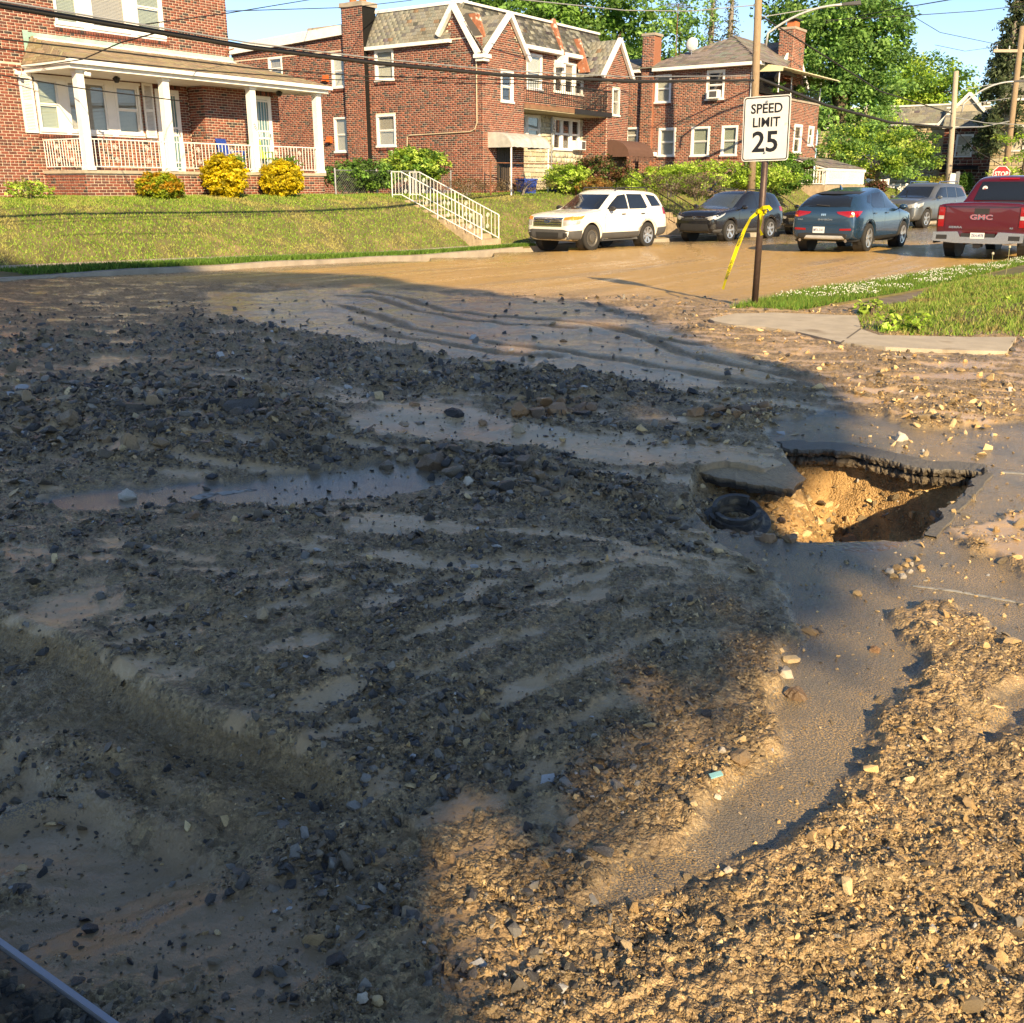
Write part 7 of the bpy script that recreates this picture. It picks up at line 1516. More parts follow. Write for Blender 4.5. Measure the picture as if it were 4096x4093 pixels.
conifer(3965, -150, 770, 72, 165, 'tall dark spruce with drooping branches at the upper right', [(.075, .11, .05), (.10, .14, .065), (.13, .17, .085), (.055, .08, .04)], 60, 'spruce_tree', .30, bare=.22)
for px, lb in ((2905, 'thin half-bare conifer behind the roof of the hipped house, left of the pole'), (2830, 'thin sparse conifer behind the roof of the hipped house')): conifer(px, -140, 400, 82, 90, lb, [(.12, .16, .045), (.16, .19, .05)], 11, 'thin_conifer', .24)
# foliage and boughs beside the right hand house
q = AT(4075, 800, 55); tree('young_tree', 'young light green tree at the right edge beyond the pickup', (q.x, q.y, .8), [(-.4, 0, 3.2, 1.3, 1.0, .5), (.4, 0, 2.2, 1.4, 1.0, .4), (-.8, .3, 1.5, 1.0, .8, .4), (.9, 0, 4.0, 1.2, 1.0, .6)], .09, (0, 0, 3.6), 70, 24, .35, .15, YGR)
q = AT(4120, 800, 95); tree('shade_tree', 'dark green tree behind the spruce at the right edge', (q.x, q.y, .8), [(0, 0, 9, 5, 4, 5), (-3, 0, 6, 3, 3, 3)], .3, (0, 0, 8), 160, 40, .9, .3, GRN, group='trees behind the houses')
# --- the small ornamental tree on the corner garden
q = AT(3500, 790, 60); q.z = .9
bl = [(AT(x, y, 60 + dy) - q)[:] + (rx * .0159, rx * .0159, ry * .0159) for x, y, rx, ry, dy in ((3400, 560, 110, 55, 0), (3520, 530, 130, 55, .5), (3620, 590, 110, 60, 0), (3340, 620, 80, 50, 0), (3480, 620, 130, 50, -.6), (3600, 660, 90, 45, -.5), (3690, 640, 60, 45, 0), (3420, 690, 80, 40, 0))]
tree('ornamental_tree', 'rounded yellow-green ornamental tree on the far corner garden', q, bl, .13, (0, 0, 2.2), 330, 44, .5, .17, YGR + LIT, M['greybark'])
# --- shrubs by the houses
def sh_at(px, py, T, z): v = ATT(px, py, T); v.z = z; return v
def ball(px0, px1, py0, py1, T, name, label, cols, leaf, nc, per=26, cr=.16, z=None, extra=None, group=None, twig=None, cat='shrub'):
    a = ATT((px0 + px1) / 2, py1, T); b = ATT((px0 + px1) / 2, py0, T); l_ = ATT(px0, (py0 + py1) / 2, T); r_ = ATT(px1, (py0 + py1) / 2, T); wd = (r_ - l_).length / 2 * .86; hh = max(b.z - a.z, .2) / 2; e0 = Vector((a.x, a.y, a.z)); bl = [(0, 0, hh, wd, min(wd, 1.0), hh)] + (extra(wd, hh) if extra else []); return shrub(name, label, e0, bl, nc, per, cr, leaf, cols, group, twig=twig, cat=cat)
YEL = [(.68, .54, .03), (.72, .58, .05), (.60, .48, .03), (.52, .44, .03)]
T_ = 23.4
ball(552, 735, 690, 806, T_, 'clipped_shrub', 'clipped shrub, half orange half lime green, before the porch base', [(.50, .30, .03), (.28, .36, .03), (.42, .36, .03), (.22, .30, .03)], .075, 300, 34, .12)
ball(828, 986, 612, 800, T_, 'clipped_shrub', 'bright yellow egg-shaped shrub, the middle one before the porch', YEL, .08, 330, 34, .12); ball(1058, 1208, 640, 796, T_, 'clipped_shrub', 'bright yellow shrub with dark green top nearest the end of the porch', YEL + [(.5, .42, .04)], .08, 310, 34, .12)
e = ball(850, 975, 605, 690, T_ + .25, 'green_sprouts', 'dark green sprouts behind the middle yellow shrub', GRN, .09, 30, 20, .16); ball(1085, 1200, 628, 700, T_ + .25, 'green_sprouts', 'dark green sprouts on the shrub at the porch end', GRN, .09, 30, 20, .16)
ball(20, 215, 722, 795, 23.8, 'low_shrub', 'low sparse yellow-green shrub at the left wall', YGR + [(.30, .26, .10)], .08, 46, 18, .16, twig=M['greybark'])
ball(1560, 1765, 590, 735, 24.2, 'round_shrub', 'large rounded bright green shrub against the side wall', YGR + GRN, .11, 260, 30, .2); ball(1330, 1560, 640, 772, 24.3, 'hedge', 'tangled green hedge behind the chain link fence', GRN + [(.05, .09, .03), (.08, .14, .04)], .10, 240, 28, .2, cat='hedge')
BRN = [(.16, .11, .06), (.20, .13, .07), (.12, .09, .04), (.22, .17, .09)]
for a, b, T0, lb in ((1800, 1935, 22.0, 'bare brown twiggy hedge below the house corner'), (1965, 2185, 21.6, 'bare brown twiggy hedge in front of the metal awning')):
    ball(a, b, 708, 772, T0, 'bare_hedge', lb, BRN, .05, 120, 12, .16, twig=M['greybark'], cat='hedge')
ball(2205, 2330, 650, 775, 21.0, 'leafy_shrub', 'mid green leafy shrub before the stone wall', YGR, .10, 150, 28, .2); ball(2320, 2470, 625, 745, 20.6, 'leafy_shrub', 'reddish green shrub beside the brown awning', [(.12, .06, .03), (.10, .12, .03), (.16, .07, .04), (.08, .13, .03)], .10, 150, 26, .2); ball(2330, 2425, 712, 768, 19.9, 'low_shrub', 'low orange-green shrub behind the white vehicle roof', [(.30, .16, .05), (.20, .16, .04)], .08, 80, 24, .14); ball(2455, 2535, 680, 765, 20.0, 'low_shrub', 'yellow-green shrub left of the pale chain link fence', YGR, .09, 80, 22, .16)
ball(2610, 2745, 690, 780, 17.6, 'clipped_shrub', 'grey-brown clipped shrub with green tips, the left of two', [(.22, .17, .12), (.16, .12, .08), (.14, .22, .03)], .06, 170, 20, .14, twig=M['greybark']); ball(2738, 2860, 690, 795, 17.2, 'clipped_shrub', 'grey-brown clipped shrub with green tips, the right of two', [(.24, .18, .13), (.18, .14, .10), (.12, .20, .03)], .06, 170, 20, .14, twig=M['greybark'])
ball(2690, 3010, 640, 760, 18.2, 'hedge', 'wide yellow-green hedge below the windows of the hipped house', YGR, .11, 380, 30, .25, cat='hedge', extra=lambda w_, h_: [(-w_ * .5, 0, h_ * .8, w_ * .5, .8, h_ * .8), (w_ * .6, 0, h_ * .8, w_ * .45, .8, h_ * .8)]); ball(3035, 3170, 600, 775, 16.9, 'tall_shrub', 'tall dark green shrub right of the sign post', GRN, .11, 240, 30, .22)
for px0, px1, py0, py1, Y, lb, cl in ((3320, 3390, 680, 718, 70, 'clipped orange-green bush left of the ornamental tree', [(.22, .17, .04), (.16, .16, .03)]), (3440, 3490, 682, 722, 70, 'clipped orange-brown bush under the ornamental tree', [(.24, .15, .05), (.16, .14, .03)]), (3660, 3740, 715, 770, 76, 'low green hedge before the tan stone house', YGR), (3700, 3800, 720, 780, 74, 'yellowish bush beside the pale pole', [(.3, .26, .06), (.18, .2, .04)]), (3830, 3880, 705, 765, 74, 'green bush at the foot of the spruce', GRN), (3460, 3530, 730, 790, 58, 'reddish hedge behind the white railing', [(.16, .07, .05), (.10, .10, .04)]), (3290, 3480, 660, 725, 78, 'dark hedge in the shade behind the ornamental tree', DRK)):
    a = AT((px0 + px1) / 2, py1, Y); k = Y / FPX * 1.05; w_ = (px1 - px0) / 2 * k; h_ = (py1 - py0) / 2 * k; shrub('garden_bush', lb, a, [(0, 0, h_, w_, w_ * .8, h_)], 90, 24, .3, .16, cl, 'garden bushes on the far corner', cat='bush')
# --- grass: too many blades to count
def blades(name, pts, hgt, wid, cols, label, lean=.5, m=None):
    n_ = len(pts); a = rng.uniform(0, 2 * np.pi, n_); d = np.stack([np.cos(a), np.sin(a), np.zeros(n_)], 1); h_ = hgt * rng.uniform(.5, 1.3, n_); ln = rng.normal(0, lean, (n_, 2)) * h_[:, None]; w_ = wid * rng.uniform(.6, 1.4, n_)
    V_ = np.stack([pts - d * w_[:, None] / 2, pts + d * w_[:, None] / 2, pts + np.column_stack([ln, h_])], 1).reshape(-1, 3); o = link(name, np_mesh(name, V_, np.arange(3 * n_).reshape(-1, 3), np.repeat(cols, 3, 0)), m or M['blade']); return tag(o, label, kind='stuff')
def lawn_pts(n_, s0, s1, f0, f1):
    s_ = s0 + (s1 - s0) * rng.random(n_) ** 1.25; t_ = toeT(s_) + rng.uniform(f0, f1, n_); return np.stack([s_ * UX + t_ * NX, s_ * UY + t_ * NY, lawn_z(s_, t_)], 1), s_, t_
LG = [(.22, .33, .05), (.27, .38, .07), (.17, .29, .04), (.34, .38, .10), (.14, .28, .04)]
P_, s_, t_ = lawn_pts(120000, 9, 62, 0, 5.0); pat = fbm(P_[:, 0] * .5, P_[:, 1] * .5, 3, 5); pat2 = fbm(P_[:, 0] * 2.2, P_[:, 1] * 2.2, 3, 15); lc = palette(len(P_), LG, .15); dry = sstep(.05, .45, pat + .5 * pat2)[:, None]; lc = lc * (1 - dry * .7) + np.array([.46, .38, .15]) * dry * .7
blades('lawn_grass', P_, .055, .028, lc, 'short sunlit lawn grass on the bank')
n_ = 22000; s_ = rng.uniform(10.2, 27.0, n_); f_ = rng.random(n_); t_ = kerbT(s_) + .16 + f_ * (toeT(s_) - 1.33 - kerbT(s_) - .16); P_ = np.stack([s_ * UX + t_ * NX, s_ * UY + t_ * NY, .12 + road_z(s_, kerbT(s_))], 1); blades('verge_grass', P_, .10, .03, palette(n_, [(.09, .19, .03), (.12, .24, .035), (.07, .15, .025), (.16, .25, .05)], .2), 'rich green grass of the narrow verge along the far kerb')
def poly_pts(poly, n_, dens=None):
    lo, hi = poly.min(0), poly.max(0); out = []; 
    while sum(map(len, out)) < n_: q = lo + (hi - lo) * rng.random((n_, 2)); out.append(q[polydist(q, poly) > 0])
    return np.vstack(out)[:n_]
q = poly_pts(VERGE, 26000); blades('clover_verge', np.column_stack([q, np.full(len(q), .055)]), .085, .013, palette(len(q), [(.10, .20, .03), (.13, .26, .04), (.16, .28, .05), (.22, .26, .06)], .2), 'green grass and clover leaves on the corner verge')
q = poly_pts(VERGE, 2600); keep = (fbm(q[:, 0] * 1.6, q[:, 1] * 1.6, 3, 8) > .02) & (q[:, 1] > 15.0); q = q[keep]; V_ = []; F_ = []
oct_ = np.array([(1, 0, 0), (0, 1, 0), (-1, 0, 0), (0, -1, 0), (0, 0, 1), (0, 0, -1)]) * .011; of = np.array([(0, 1, 4), (1, 2, 4), (2, 3, 4), (3, 0, 4), (1, 0, 5), (2, 1, 5), (3, 2, 5), (0, 3, 5)])
V_ = (np.column_stack([q, np.where(True, .10 + .05 * rng.random(len(q)), 0)])[:, None] + oct_[None]).reshape(-1, 3); F_ = (of[None] + (np.arange(len(q)) * 6)[:, None, None]).reshape(-1, 3); tag(link('clover_flowers', np_mesh('clover_flowers', V_, F_), mat('clover_white', (.75, .74, .66), .8)), 'white clover flowers scattered over the corner verge', kind='stuff')
q = poly_pts(BANK, 150000); d_ = np.hypot(q[:, 0], q[:, 1]); q = q[(d_ < 21) & (q[:, 0] / q[:, 1] < .60)][:60000]; z_ = bank_z(q[:, 0], q[:, 1]); pt = fbm(q[:, 0] * .9, q[:, 1] * .9, 3, 5); hh = .062 * (1 + .9 * np.clip(pt, -.6, 1)); cc = palette(len(q), [(.15, .27, .04), (.20, .32, .055), (.26, .33, .07), (.32, .32, .11)], .2); dr = sstep(.1, .4, fbm(q[:, 0] * 1.7, q[:, 1] * 1.7, 3, 51))[:, None]; cc = cc * (1 - .7 * dr) + np.array([.30, .21, .10]) * .7 * dr
blades('bank_grass', np.column_stack([q, z_]), hh, .018, cc, 'rough uncut grass on the corner bank', .45)
# broad leaved weeds at the foot of the bank, seed stalks
for k, (px, py, lb) in enumerate(((3480, 1260, 'leafy green weed at the left tip of the grass bank'), (3560, 1320, 'broad-leaved weed at the foot of the grass bank'), (3660, 1325, 'second broad-leaved weed at the foot of the grass bank'), (4040, 1250, 'pale leafy weed near the right edge of the grass bank'))):
    x, y = G(px, py, .05); shrub('weed', lb, (x, y, .05), [(0, 0, .10, .20, .16, .11)], 14, 9, .08, .075, YGR, stems=4, cat='plant')
for px, py, h_, lb in ((3965, 1060, .42, 'tall thin seed stalk before the pickup, left'), (4030, 1045, .52, 'tall thin seed stalk before the pickup, right')):
    q = AT(px, py, 18.5); e = empty('seed_stalk', (q.x, q.y, float(bank_z(np.array([q.x]), np.array([q.y]))[0])), 0, lb, 'plant'); MB().tube([(0, 0, 0), (.01, 0, h_ * .6), (.0, 0, h_)], .006, 5).build('stalk', mat('dry_stalk', (.30, .28, .14), .9), e); MB().lathe([(.001, h_), (.025, h_ + .02), (.02, h_ + .05), (.001, h_ + .06)], 8).build('seed_head', mat('seed_head', (.45, .40, .30), .9), e)
# hanging plants on the upper balcony
for k, (x, z) in enumerate(((47.6, 5.85), (51.6, 6.45), (53.2, 6.45), (50.2, 5.9))):
    v = W(0, T3) + Matrix.Rotation(STREET_RZ, 3, 'Z') @ Vector((x, -.15, 0)); v.z = z; shrub('potted_plant', ('green pot plant at the left end of the upper balcony', 'hanging plant with red flowers under the balcony awning', 'hanging plant at the right end of the balcony awning', 'small pot plant on the balcony parapet')[k], v, [(0, 0, .1, .35, .3, .25)], 26, 16, .14, .10, GRN + ([(.35, .04, .04)] if k == 1 else []), stems=3, cat='plant')
# --- the big tree that stands behind the photographer and shades the left of the road
SHADE = np.vstack([GP([(0, 1082), (700, 1090), (1366, 1100), (1480, 1106), (1613, 1134), (1790, 1166), (1974, 1184), (2073, 1212), (2270, 1216), (2427, 1240), (2570, 1275), (2732, 1375), (2960, 1416), (3084, 1487), (3225, 1550), (3340, 1615), (3270, 1650), (3430, 1690), (3280, 1790), (3150, 1830), (3260, 1930), (3150, 2000), (3180, 2110), (3080, 2260), (2920, 2420), (2780, 2600), (2700, 2800), (2560, 3000), (2420, 3180), (2450, 3330), (2150, 3500), (1950, 3700), (1800, 3900), (1700, 4093)]), [(-.4, 1.2), (-2.2, 1.0), (-7, 3.5), (-13, 12), (-14, 19)]])
nc = 2300; D0 = 15.0; q = poly_pts(SHADE, nc * 3); ins = polydist(q, SHADE); q = q[(ins > .33) | ((ins > .12) & (rng.random(len(q)) < .5))][:nc]
holes = GP([(2120, 1400), (2200, 1415), (2620, 1655), (2560, 1640), (2160, 3130), (2120, 3230), (1330, 1160), (2330, 1310), (2700, 2650), (2690, 1900)])
dh = np.min(np.linalg.norm(q[:, None] - holes[None], axis=2) / (.055 * np.hypot(holes[:, 0], holes[:, 1]) + .22)[None], axis=1); q = q[(dh > 1) | (rng.random(len(q)) < .12)]
sb = np.array([math.sin(SUN_B), -math.cos(SUN_B)]); al_ = q @ (-sb); dd_ = D0 + rng.normal(0, 2.2, len(q)).clip(-4.5, 4.5); hor = al_ + dd_; C0 = np.column_stack([q + sb * hor[:, None], hor * math.tan(SUN_EL)])
per = 34; g_ = rng.normal(size=(len(C0), per, 3)); g_ *= (.42 / np.linalg.norm(g_, axis=2) * rng.random((len(C0), per)) ** .4)[:, :, None]; C = (C0[:, None] + g_).reshape(-1, 3)
ctr = C0.mean(0); tb = np.array([ctr[0], ctr[1], 0.]); big_tree = empty('shade_tree', tuple(tb), 0, 'huge leafy tree behind the viewpoint that shades the muddy crossing', 'tree')
tg = C0[rng.choice(len(C0), 22, replace=False)] - tb; limbs(big_tree, .55, [tuple(t) for t in tg], (0, 0, float(ctr[2])), M['bark'])
V_, F_, K_ = leaf_quads(C - tb, .26 * rng.uniform(.7, 1.3, len(C)), palette(len(C), GRN + LIT, .2), aspect=.75, outward=np.tile(np.array(TOSUN) * 1.2, (len(C), 1))); link('crown', np_mesh('crown', V_, F_, K_), M['leaf'], big_tree)
# ---------------------------------------------------------------- the manhole ring, stones, gravel, small things on the mud
rx_, ry_ = G(2965, 2045); rz_ = ground_at(rx_, ry_)
mr = empty('manhole_frame', (rx_ - .02, ry_ + .02, max(rz_, -.16) + .03), R(10), 'black cast-iron manhole frame lying tilted at the edge of the sinkhole', 'manhole frame'); mr.rotation_euler = (R(13), R(-11), R(25)); mr.scale = (.84, .84, .50)
mb = MB(); mb.lathe([(.115, .0), (.215, .0), (.22, .012), (.215, .03), (.180, .036), (.172, .05), (.165, .135), (.150, .138), (.146, .06), (.115, .05), (.115, .0)], 40); mb.build('flange', M['castiron'], mr, smooth=False)
def arc_wall(a0, a1, r0, r1, z0, z1, name):
    mb = MB(); n_ = 18; vs = []
    for k in range(n_ + 1): a = R(a0 + (a1 - a0) * k / n_); vs += [(r0 * math.cos(a), r0 * math.sin(a), z0), (r1 * math.cos(a), r1 * math.sin(a), z0), (r1 * math.cos(a), r1 * math.sin(a), z1), (r0 * math.cos(a), r0 * math.sin(a), z1)]
    fs = [(4 * k + i, 4 * k + (i + 1) % 4, 4 * k + 4 + (i + 1) % 4, 4 * k + 4 + i) for k in range(n_) for i in range(4)] + [(0, 1, 2, 3), (4 * n_, 4 * n_ + 3, 4 * n_ + 2, 4 * n_ + 1)]; mb.add(vs, fs); return mb.build(name, M['castiron'], mr)
arc_wall(20, 150, .125, .152, .10, .205, 'ring_wall'); arc_wall(170, 322, .125, .152, .10, .195, 'ring_wall'); arc_wall(335, 372, .125, .152, .10, .175, 'ring_wall')
for a in (35, 155, 275): arc_wall(a, a + 22, .150, .176, .115, .150, 'lug')
# rocks: angular bodies from hulls of random points, then chipped
ROCKPAL = dict(dark=[(0.145, 0.105, 0.067), (0.255, 0.173, 0.098), (0.06, 0.051, 0.042), (0.357, 0.24, 0.132), (0.187, 0.15, 0.106), (0.085, 0.068, 0.05), (0.459, 0.352, 0.228)], tan=[(0.52, 0.348, 0.16), (0.65, 0.444, 0.21), (0.429, 0.276, 0.125), (0.728, 0.528, 0.28)], pale=[(0.6, 0.528, 0.43), (0.696, 0.605, 0.48)], brown=[(0.255, 0.147, 0.077), (0.34, 0.196, 0.099), (0.187, 0.119, 0.068)], tar=[(0.021, 0.019, 0.02)])
def rock_mesh(seed, flat=.6, npts=16, fine=True, name='stone', bumpy=.17, col=(.2, .2, .2)):
    r_ = random.Random(seed); bm = bmesh.new()
    for k in range(npts):
        v = Vector((r_.gauss(0, 1), r_.gauss(0, 1), r_.gauss(0, 1))).normalized(); bm.verts.new((v.x * r_.uniform(.8, 1.05), v.y * r_.uniform(.6, .9), v.z * flat * r_.uniform(.8, 1.05)))
    hull = bmesh.ops.convex_hull(bm, input=bm.verts); bmesh.ops.delete(bm, geom=list({g for g in hull['geom_interior'] + hull['geom_unused'] if isinstance(g, bmesh.types.BMVert)}), context='VERTS')
    if fine:
        bmesh.ops.bevel(bm, geom=bm.edges[:], offset=.035, segments=1, affect='EDGES', clamp_overlap=True); bmesh.ops.triangulate(bm, faces=bm.faces); bmesh.ops.subdivide_edges(bm, edges=[e for e in bm.edges if e.calc_length() > .35], cuts=1, use_grid_fill=False); bmesh.ops.triangulate(bm, faces=bm.faces)
        A = np.array([v.co for v in bm.verts]); q = gnoise(A[:, 0] * 3 + seed % 97, A[:, 1] * 3 + A[:, 2] * 2, seed) + .5 * gnoise(A[:, 0] * 8 + A[:, 2] * 5, A[:, 1] * 8, seed + 3)
        for v, k in zip(bm.verts, q): v.co = v.co * (1 + bumpy * k)
    me_ = bpy.data.meshes.new(name); bm.to_mesh(me_); bm.free(); me_.materials.append(M['rock'])
    at = me_.attributes.new('bcol', 'FLOAT_COLOR', 'POINT'); at.data.foreach_set('color', np.tile([*col, 1.0], len(me_.vertices))); return me_
def put_rock(px, py, wpx, kind, label, flat=.6, rz=None, group=None, name='stone', sink=.36, cat='stone', tilt=0.0, seed=None, hf=1.0):
    x, y = G(px, py); z = ground_at(x, y); x, y = G(px, py, z); dist = math.hypot(x, y) / _c; wd = wpx / FPX * dist / 2 * .86
    me_ = rock_mesh(seed or rnd.randrange(10 ** 6), flat, 20, True, name, col=rnd.choice(ROCKPAL[kind])); o = link(name, me_); o.location = (x, y, z + wd * flat * hf * (1 - 2 * sink) * .8); o.scale = (wd, wd, wd * hf); o.rotation_euler = (rnd.uniform(-.2, .2) + tilt, rnd.uniform(-.2, .2), rnd.uniform(0, 6.28) if rz is None else rz); tag(o, label, cat, group); return o
for a in ((3148, 2705, 115, 'pale', 'white angular stone on the wet asphalt, above a brown one', .7), (3185, 2790, 150, 'brown', 'brown flat-topped rock on the asphalt below the white stone', .6), (3600, 1760, 84, 'pale', 'rough white stone alone on dry asphalt behind the sinkhole', .65),
          (1740, 1865, 210, 'brown', 'largest grey-brown slab of rock at the right end of the wet asphalt patch', .5), (1820, 1900, 120, 'dark', 'jagged dark rock beside the largest slab', .8), (1630, 1820, 90, 'dark', 'flat dark rock behind the wet asphalt patch', .5), (512, 1995, 92, 'pale', 'rounded pale grey stone in front of the wet asphalt patch', .75), (1872, 1930, 66, 'pale', 'pale lumpy stone right of the wet asphalt patch', .8), (2008, 1945, 80, 'pale', 'low pale grey stone right of the lumpy pale one', .55), (2100, 1985, 50, 'brown', 'small dark red stone in the rubble near the middle', .5),
          (2080, 1650, 105, 'brown', 'upright layered brown rock in the middle rubble', .9), (2230, 1655, 130, 'brown', 'big tilted brown rock beside the black tar lump', .7), (2330, 1668, 110, 'tar', 'glistening black tar lump beside the big tilted rock', .6), (2075, 1720, 90, 'dark', 'dark rock standing in the silt stream', .7), (1815, 1660, 115, 'tar', 'flat black lump of broken asphalt in the silt', .45), (1655, 1625, 70, 'brown', 'reddish rock at the edge of the silt stream', .7), (1930, 1695, 60, 'brown', 'brown rock at the edge of the silt stream', .6), (1615, 1700, 70, 'dark', 'low dark rock in the silt stream', .5),
          (2745, 1665, 52, 'tan', 'tan brick chip lying on the sunlit silt', .6), (2660, 1768, 46, 'tan', 'pale tan stone on the smooth silt', .5), (2248, 1760, 46, 'tan', 'tan stone on the smooth silt left of the slab', .6), (2790, 2055, 50, 'pale', 'rounded pale cobble left of the manhole frame', .9), (3125, 2085, 52, 'brown', 'brown stone right of the manhole frame', .7), (2690, 2080, 90, 'dark', 'flat dark slab of stone before the manhole frame', .4),
          (2740, 1980, 44, 'dark', 'dark stone behind the manhole frame', .6), (3430, 2378, 58, 'tan', 'lone tan stone on the asphalt in front of the sinkhole', .6), (3500, 2605, 66, 'brown', 'brown muddy clod on the asphalt stream', .6), (3235, 2528, 100, 'tan', 'flat tan muddy clump at the left of the asphalt stream', .4), (3160, 2640, 110, 'tan', 'tan muddy clump above the white angular stone', .35), (2960, 3040, 130, 'dark', 'large dark grey rock at the gravel edge of the stream', .8), (2890, 3005, 56, 'pale', 'pale stone beside the large dark grey rock', .8), (3070, 2955, 60, 'tan', 'pale wedge of stone at the gravel tip', .6), (2860, 3085, 66, 'tan', 'ochre stone below the large dark grey rock', .7),
          (2775, 3215, 56, 'tan', 'square pale tile chip at the tip of the dark gravel', .5), (2870, 3190, 54, 'pale', 'white chip beside the pale tile chip', .5), (2915, 3487, 62, 'pale', 'grey rounded stone at the near edge of the wet asphalt', .8), (2885, 3500, 40, 'tan', 'greenish stone leaning on the grey rounded one', .9), (3370, 3530, 60, 'tan', 'yellow square stone in the sunlit gravel', .7), (3300, 3790, 70, 'tan', 'pale elongated stone in the sunlit gravel', .6), (3125, 3680, 44, 'tan', 'white triangular chip in the sunlit gravel', .6), (4020, 3930, 46, 'pale', 'white upright shard in the sunlit gravel at lower right', .8),
          (2350, 3460, 100, 'dark', 'dark jagged rock in the small hollow at lower middle', .8), (2520, 3420, 50, 'tan', 'tan wedge of stone in the dark gravel, upper of two', .7), (2520, 3475, 50, 'tan', 'tan wedge of stone in the dark gravel, lower of two', .7), (795, 2990, 48, 'pale', 'flat white stone in the tyre rut', .5), (1450, 4000, 85, 'pale', 'rounded grey cobble at the bottom edge, left of two', 1.0), (1510, 4010, 75, 'tan', 'upright grey-tan cobble at the bottom edge, right of two', 1.1), (1700, 3850, 50, 'tan', 'sunlit tan stone near the bottom edge', .8), (1980, 3825, 44, 'tan', 'small squarish tan stone at lower middle', .8), (820, 3735, 42, 'tan', 'pale tan stone on the dark silt at lower left, left of three', .8), (870, 3735, 44, 'tan', 'pale tan stone on the dark silt at lower left, middle of three', .8), (965, 3680, 44, 'tan', 'pale tan stone on the dark silt at lower left, right of three', .7), (1050, 2460, 80, 'dark', 'dark standing rock in the muddy heap left of centre', .9), (780, 2080, 100, 'brown', 'round brown clod below the wet asphalt patch', .7), (1560, 2370, 70, 'pale', 'grey flat rock on the muddy heap', .5)):
    put_rock(*a[:5], flat=a[5])
for k, (x, y) in enumerate(((3560, 2290), (3590, 2275), (3620, 2265), (3650, 2262), (3680, 2270), (3600, 2300), (3640, 2290), (3690, 2285), (3665, 2240), (3610, 2310), (3575, 2310), (3630, 2245))): put_rock(x, y, rnd.uniform(30, 52), 'tan' if k % 3 else 'pale', 'pale stone in the small heap on the asphalt before the sinkhole', .7, group='small heap of pale stones before the sinkhole')
# teal glass shard among the chips
x, y = G(2840, 3180); e = MB().prism([(0, 0, 0), (.035, .006, .008), (.03, .02, .012), (-.004, .016, .004)], (0, 0, .004)).build('glass_shard', mat('teal_shard', (.20, .42, .45), .08, spec=.8, coat=.5)); e.location = (x, y, ground_at(x, y) + .018); tag(e, 'teal glass shard at the tip of the dark gravel', 'glass shard')
# scattered stones large enough to pick out
def scatter(poly_list, n_, kind, size, label, group, flat=(.45, .9)):
    ms = [rock_mesh(900 + 31 * k + len(label), rnd.uniform(*flat), 16, True, 'stone', col=ROCKPAL[kind][k % len(ROCKPAL[kind])]) for k in range(8)]
    Q_ = np.vstack([poly_pts(poly_list[k % len(poly_list)], 1) for k in range(n_)]); Z_ = ground(Q_[:, 0], Q_[:, 1])[0]
    for k in range(n_):
        q = Q_[k]; z = Z_[k]; s_ = size * math.exp(rnd.gauss(0, .35)) / 2; o = link('stone', rnd.choice(ms)); o.location = (q[0], q[1], z + s_ * .10); o.scale = (s_ * rnd.uniform(.8, 1.3), s_, s_ * rnd.uniform(.7, 1.1)); o.rotation_euler = (rnd.uniform(-.4, .4), rnd.uniform(-.4, .4), rnd.uniform(0, 6.28)); tag(o, label, 'stone', group)
scatter([V((20, 760), (300, 725), (540, 770), (640, 830), (600, 870), (350, 870), (60, 865))], 120, 'dark', .10, 'wet dark stone in the rubble heap left of the silt stream', 'stones of the left rubble heap')
scatter([V((620, 872), (850, 855), (1120, 915), (1240, 965), (1000, 970), (880, 930))], 50, 'dark', .08, 'wet dark stone in the rubble right of the wet asphalt patch', 'stones right of the wet asphalt patch')
scatter([V((950, 770), (1100, 765), (1120, 790), (1000, 820)), V((1300, 800), (1440, 775), (1450, 800), (1340, 815))], 40, 'brown', .10, 'muddy brown stone in the rubble behind the silt stream', 'stones behind the silt stream')
scatter([V((1300, 985), (1480, 1003), (1600, 1020), (1440, 1022))], 26, 'brown', .07, 'brown stone tumbled along the near lip of the sinkhole', 'stones along the lip of the sinkhole')
scatter([V((1480, 880), (1560, 870), (1640, 960), (1560, 1000), (1480, 960))], 24, 'tan', .075, 'sunlit tan stone on the slope inside the sinkhole', 'stones inside the sinkhole')
scatter([GP([(3300, 1835), (3480, 1858), (3680, 1900), (3840, 1905), (3700, 1930), (3480, 1890)])], 26, 'brown', .10, 'brown base stone under the broken asphalt at the back of the sinkhole', 'base stones under the asphalt crust')
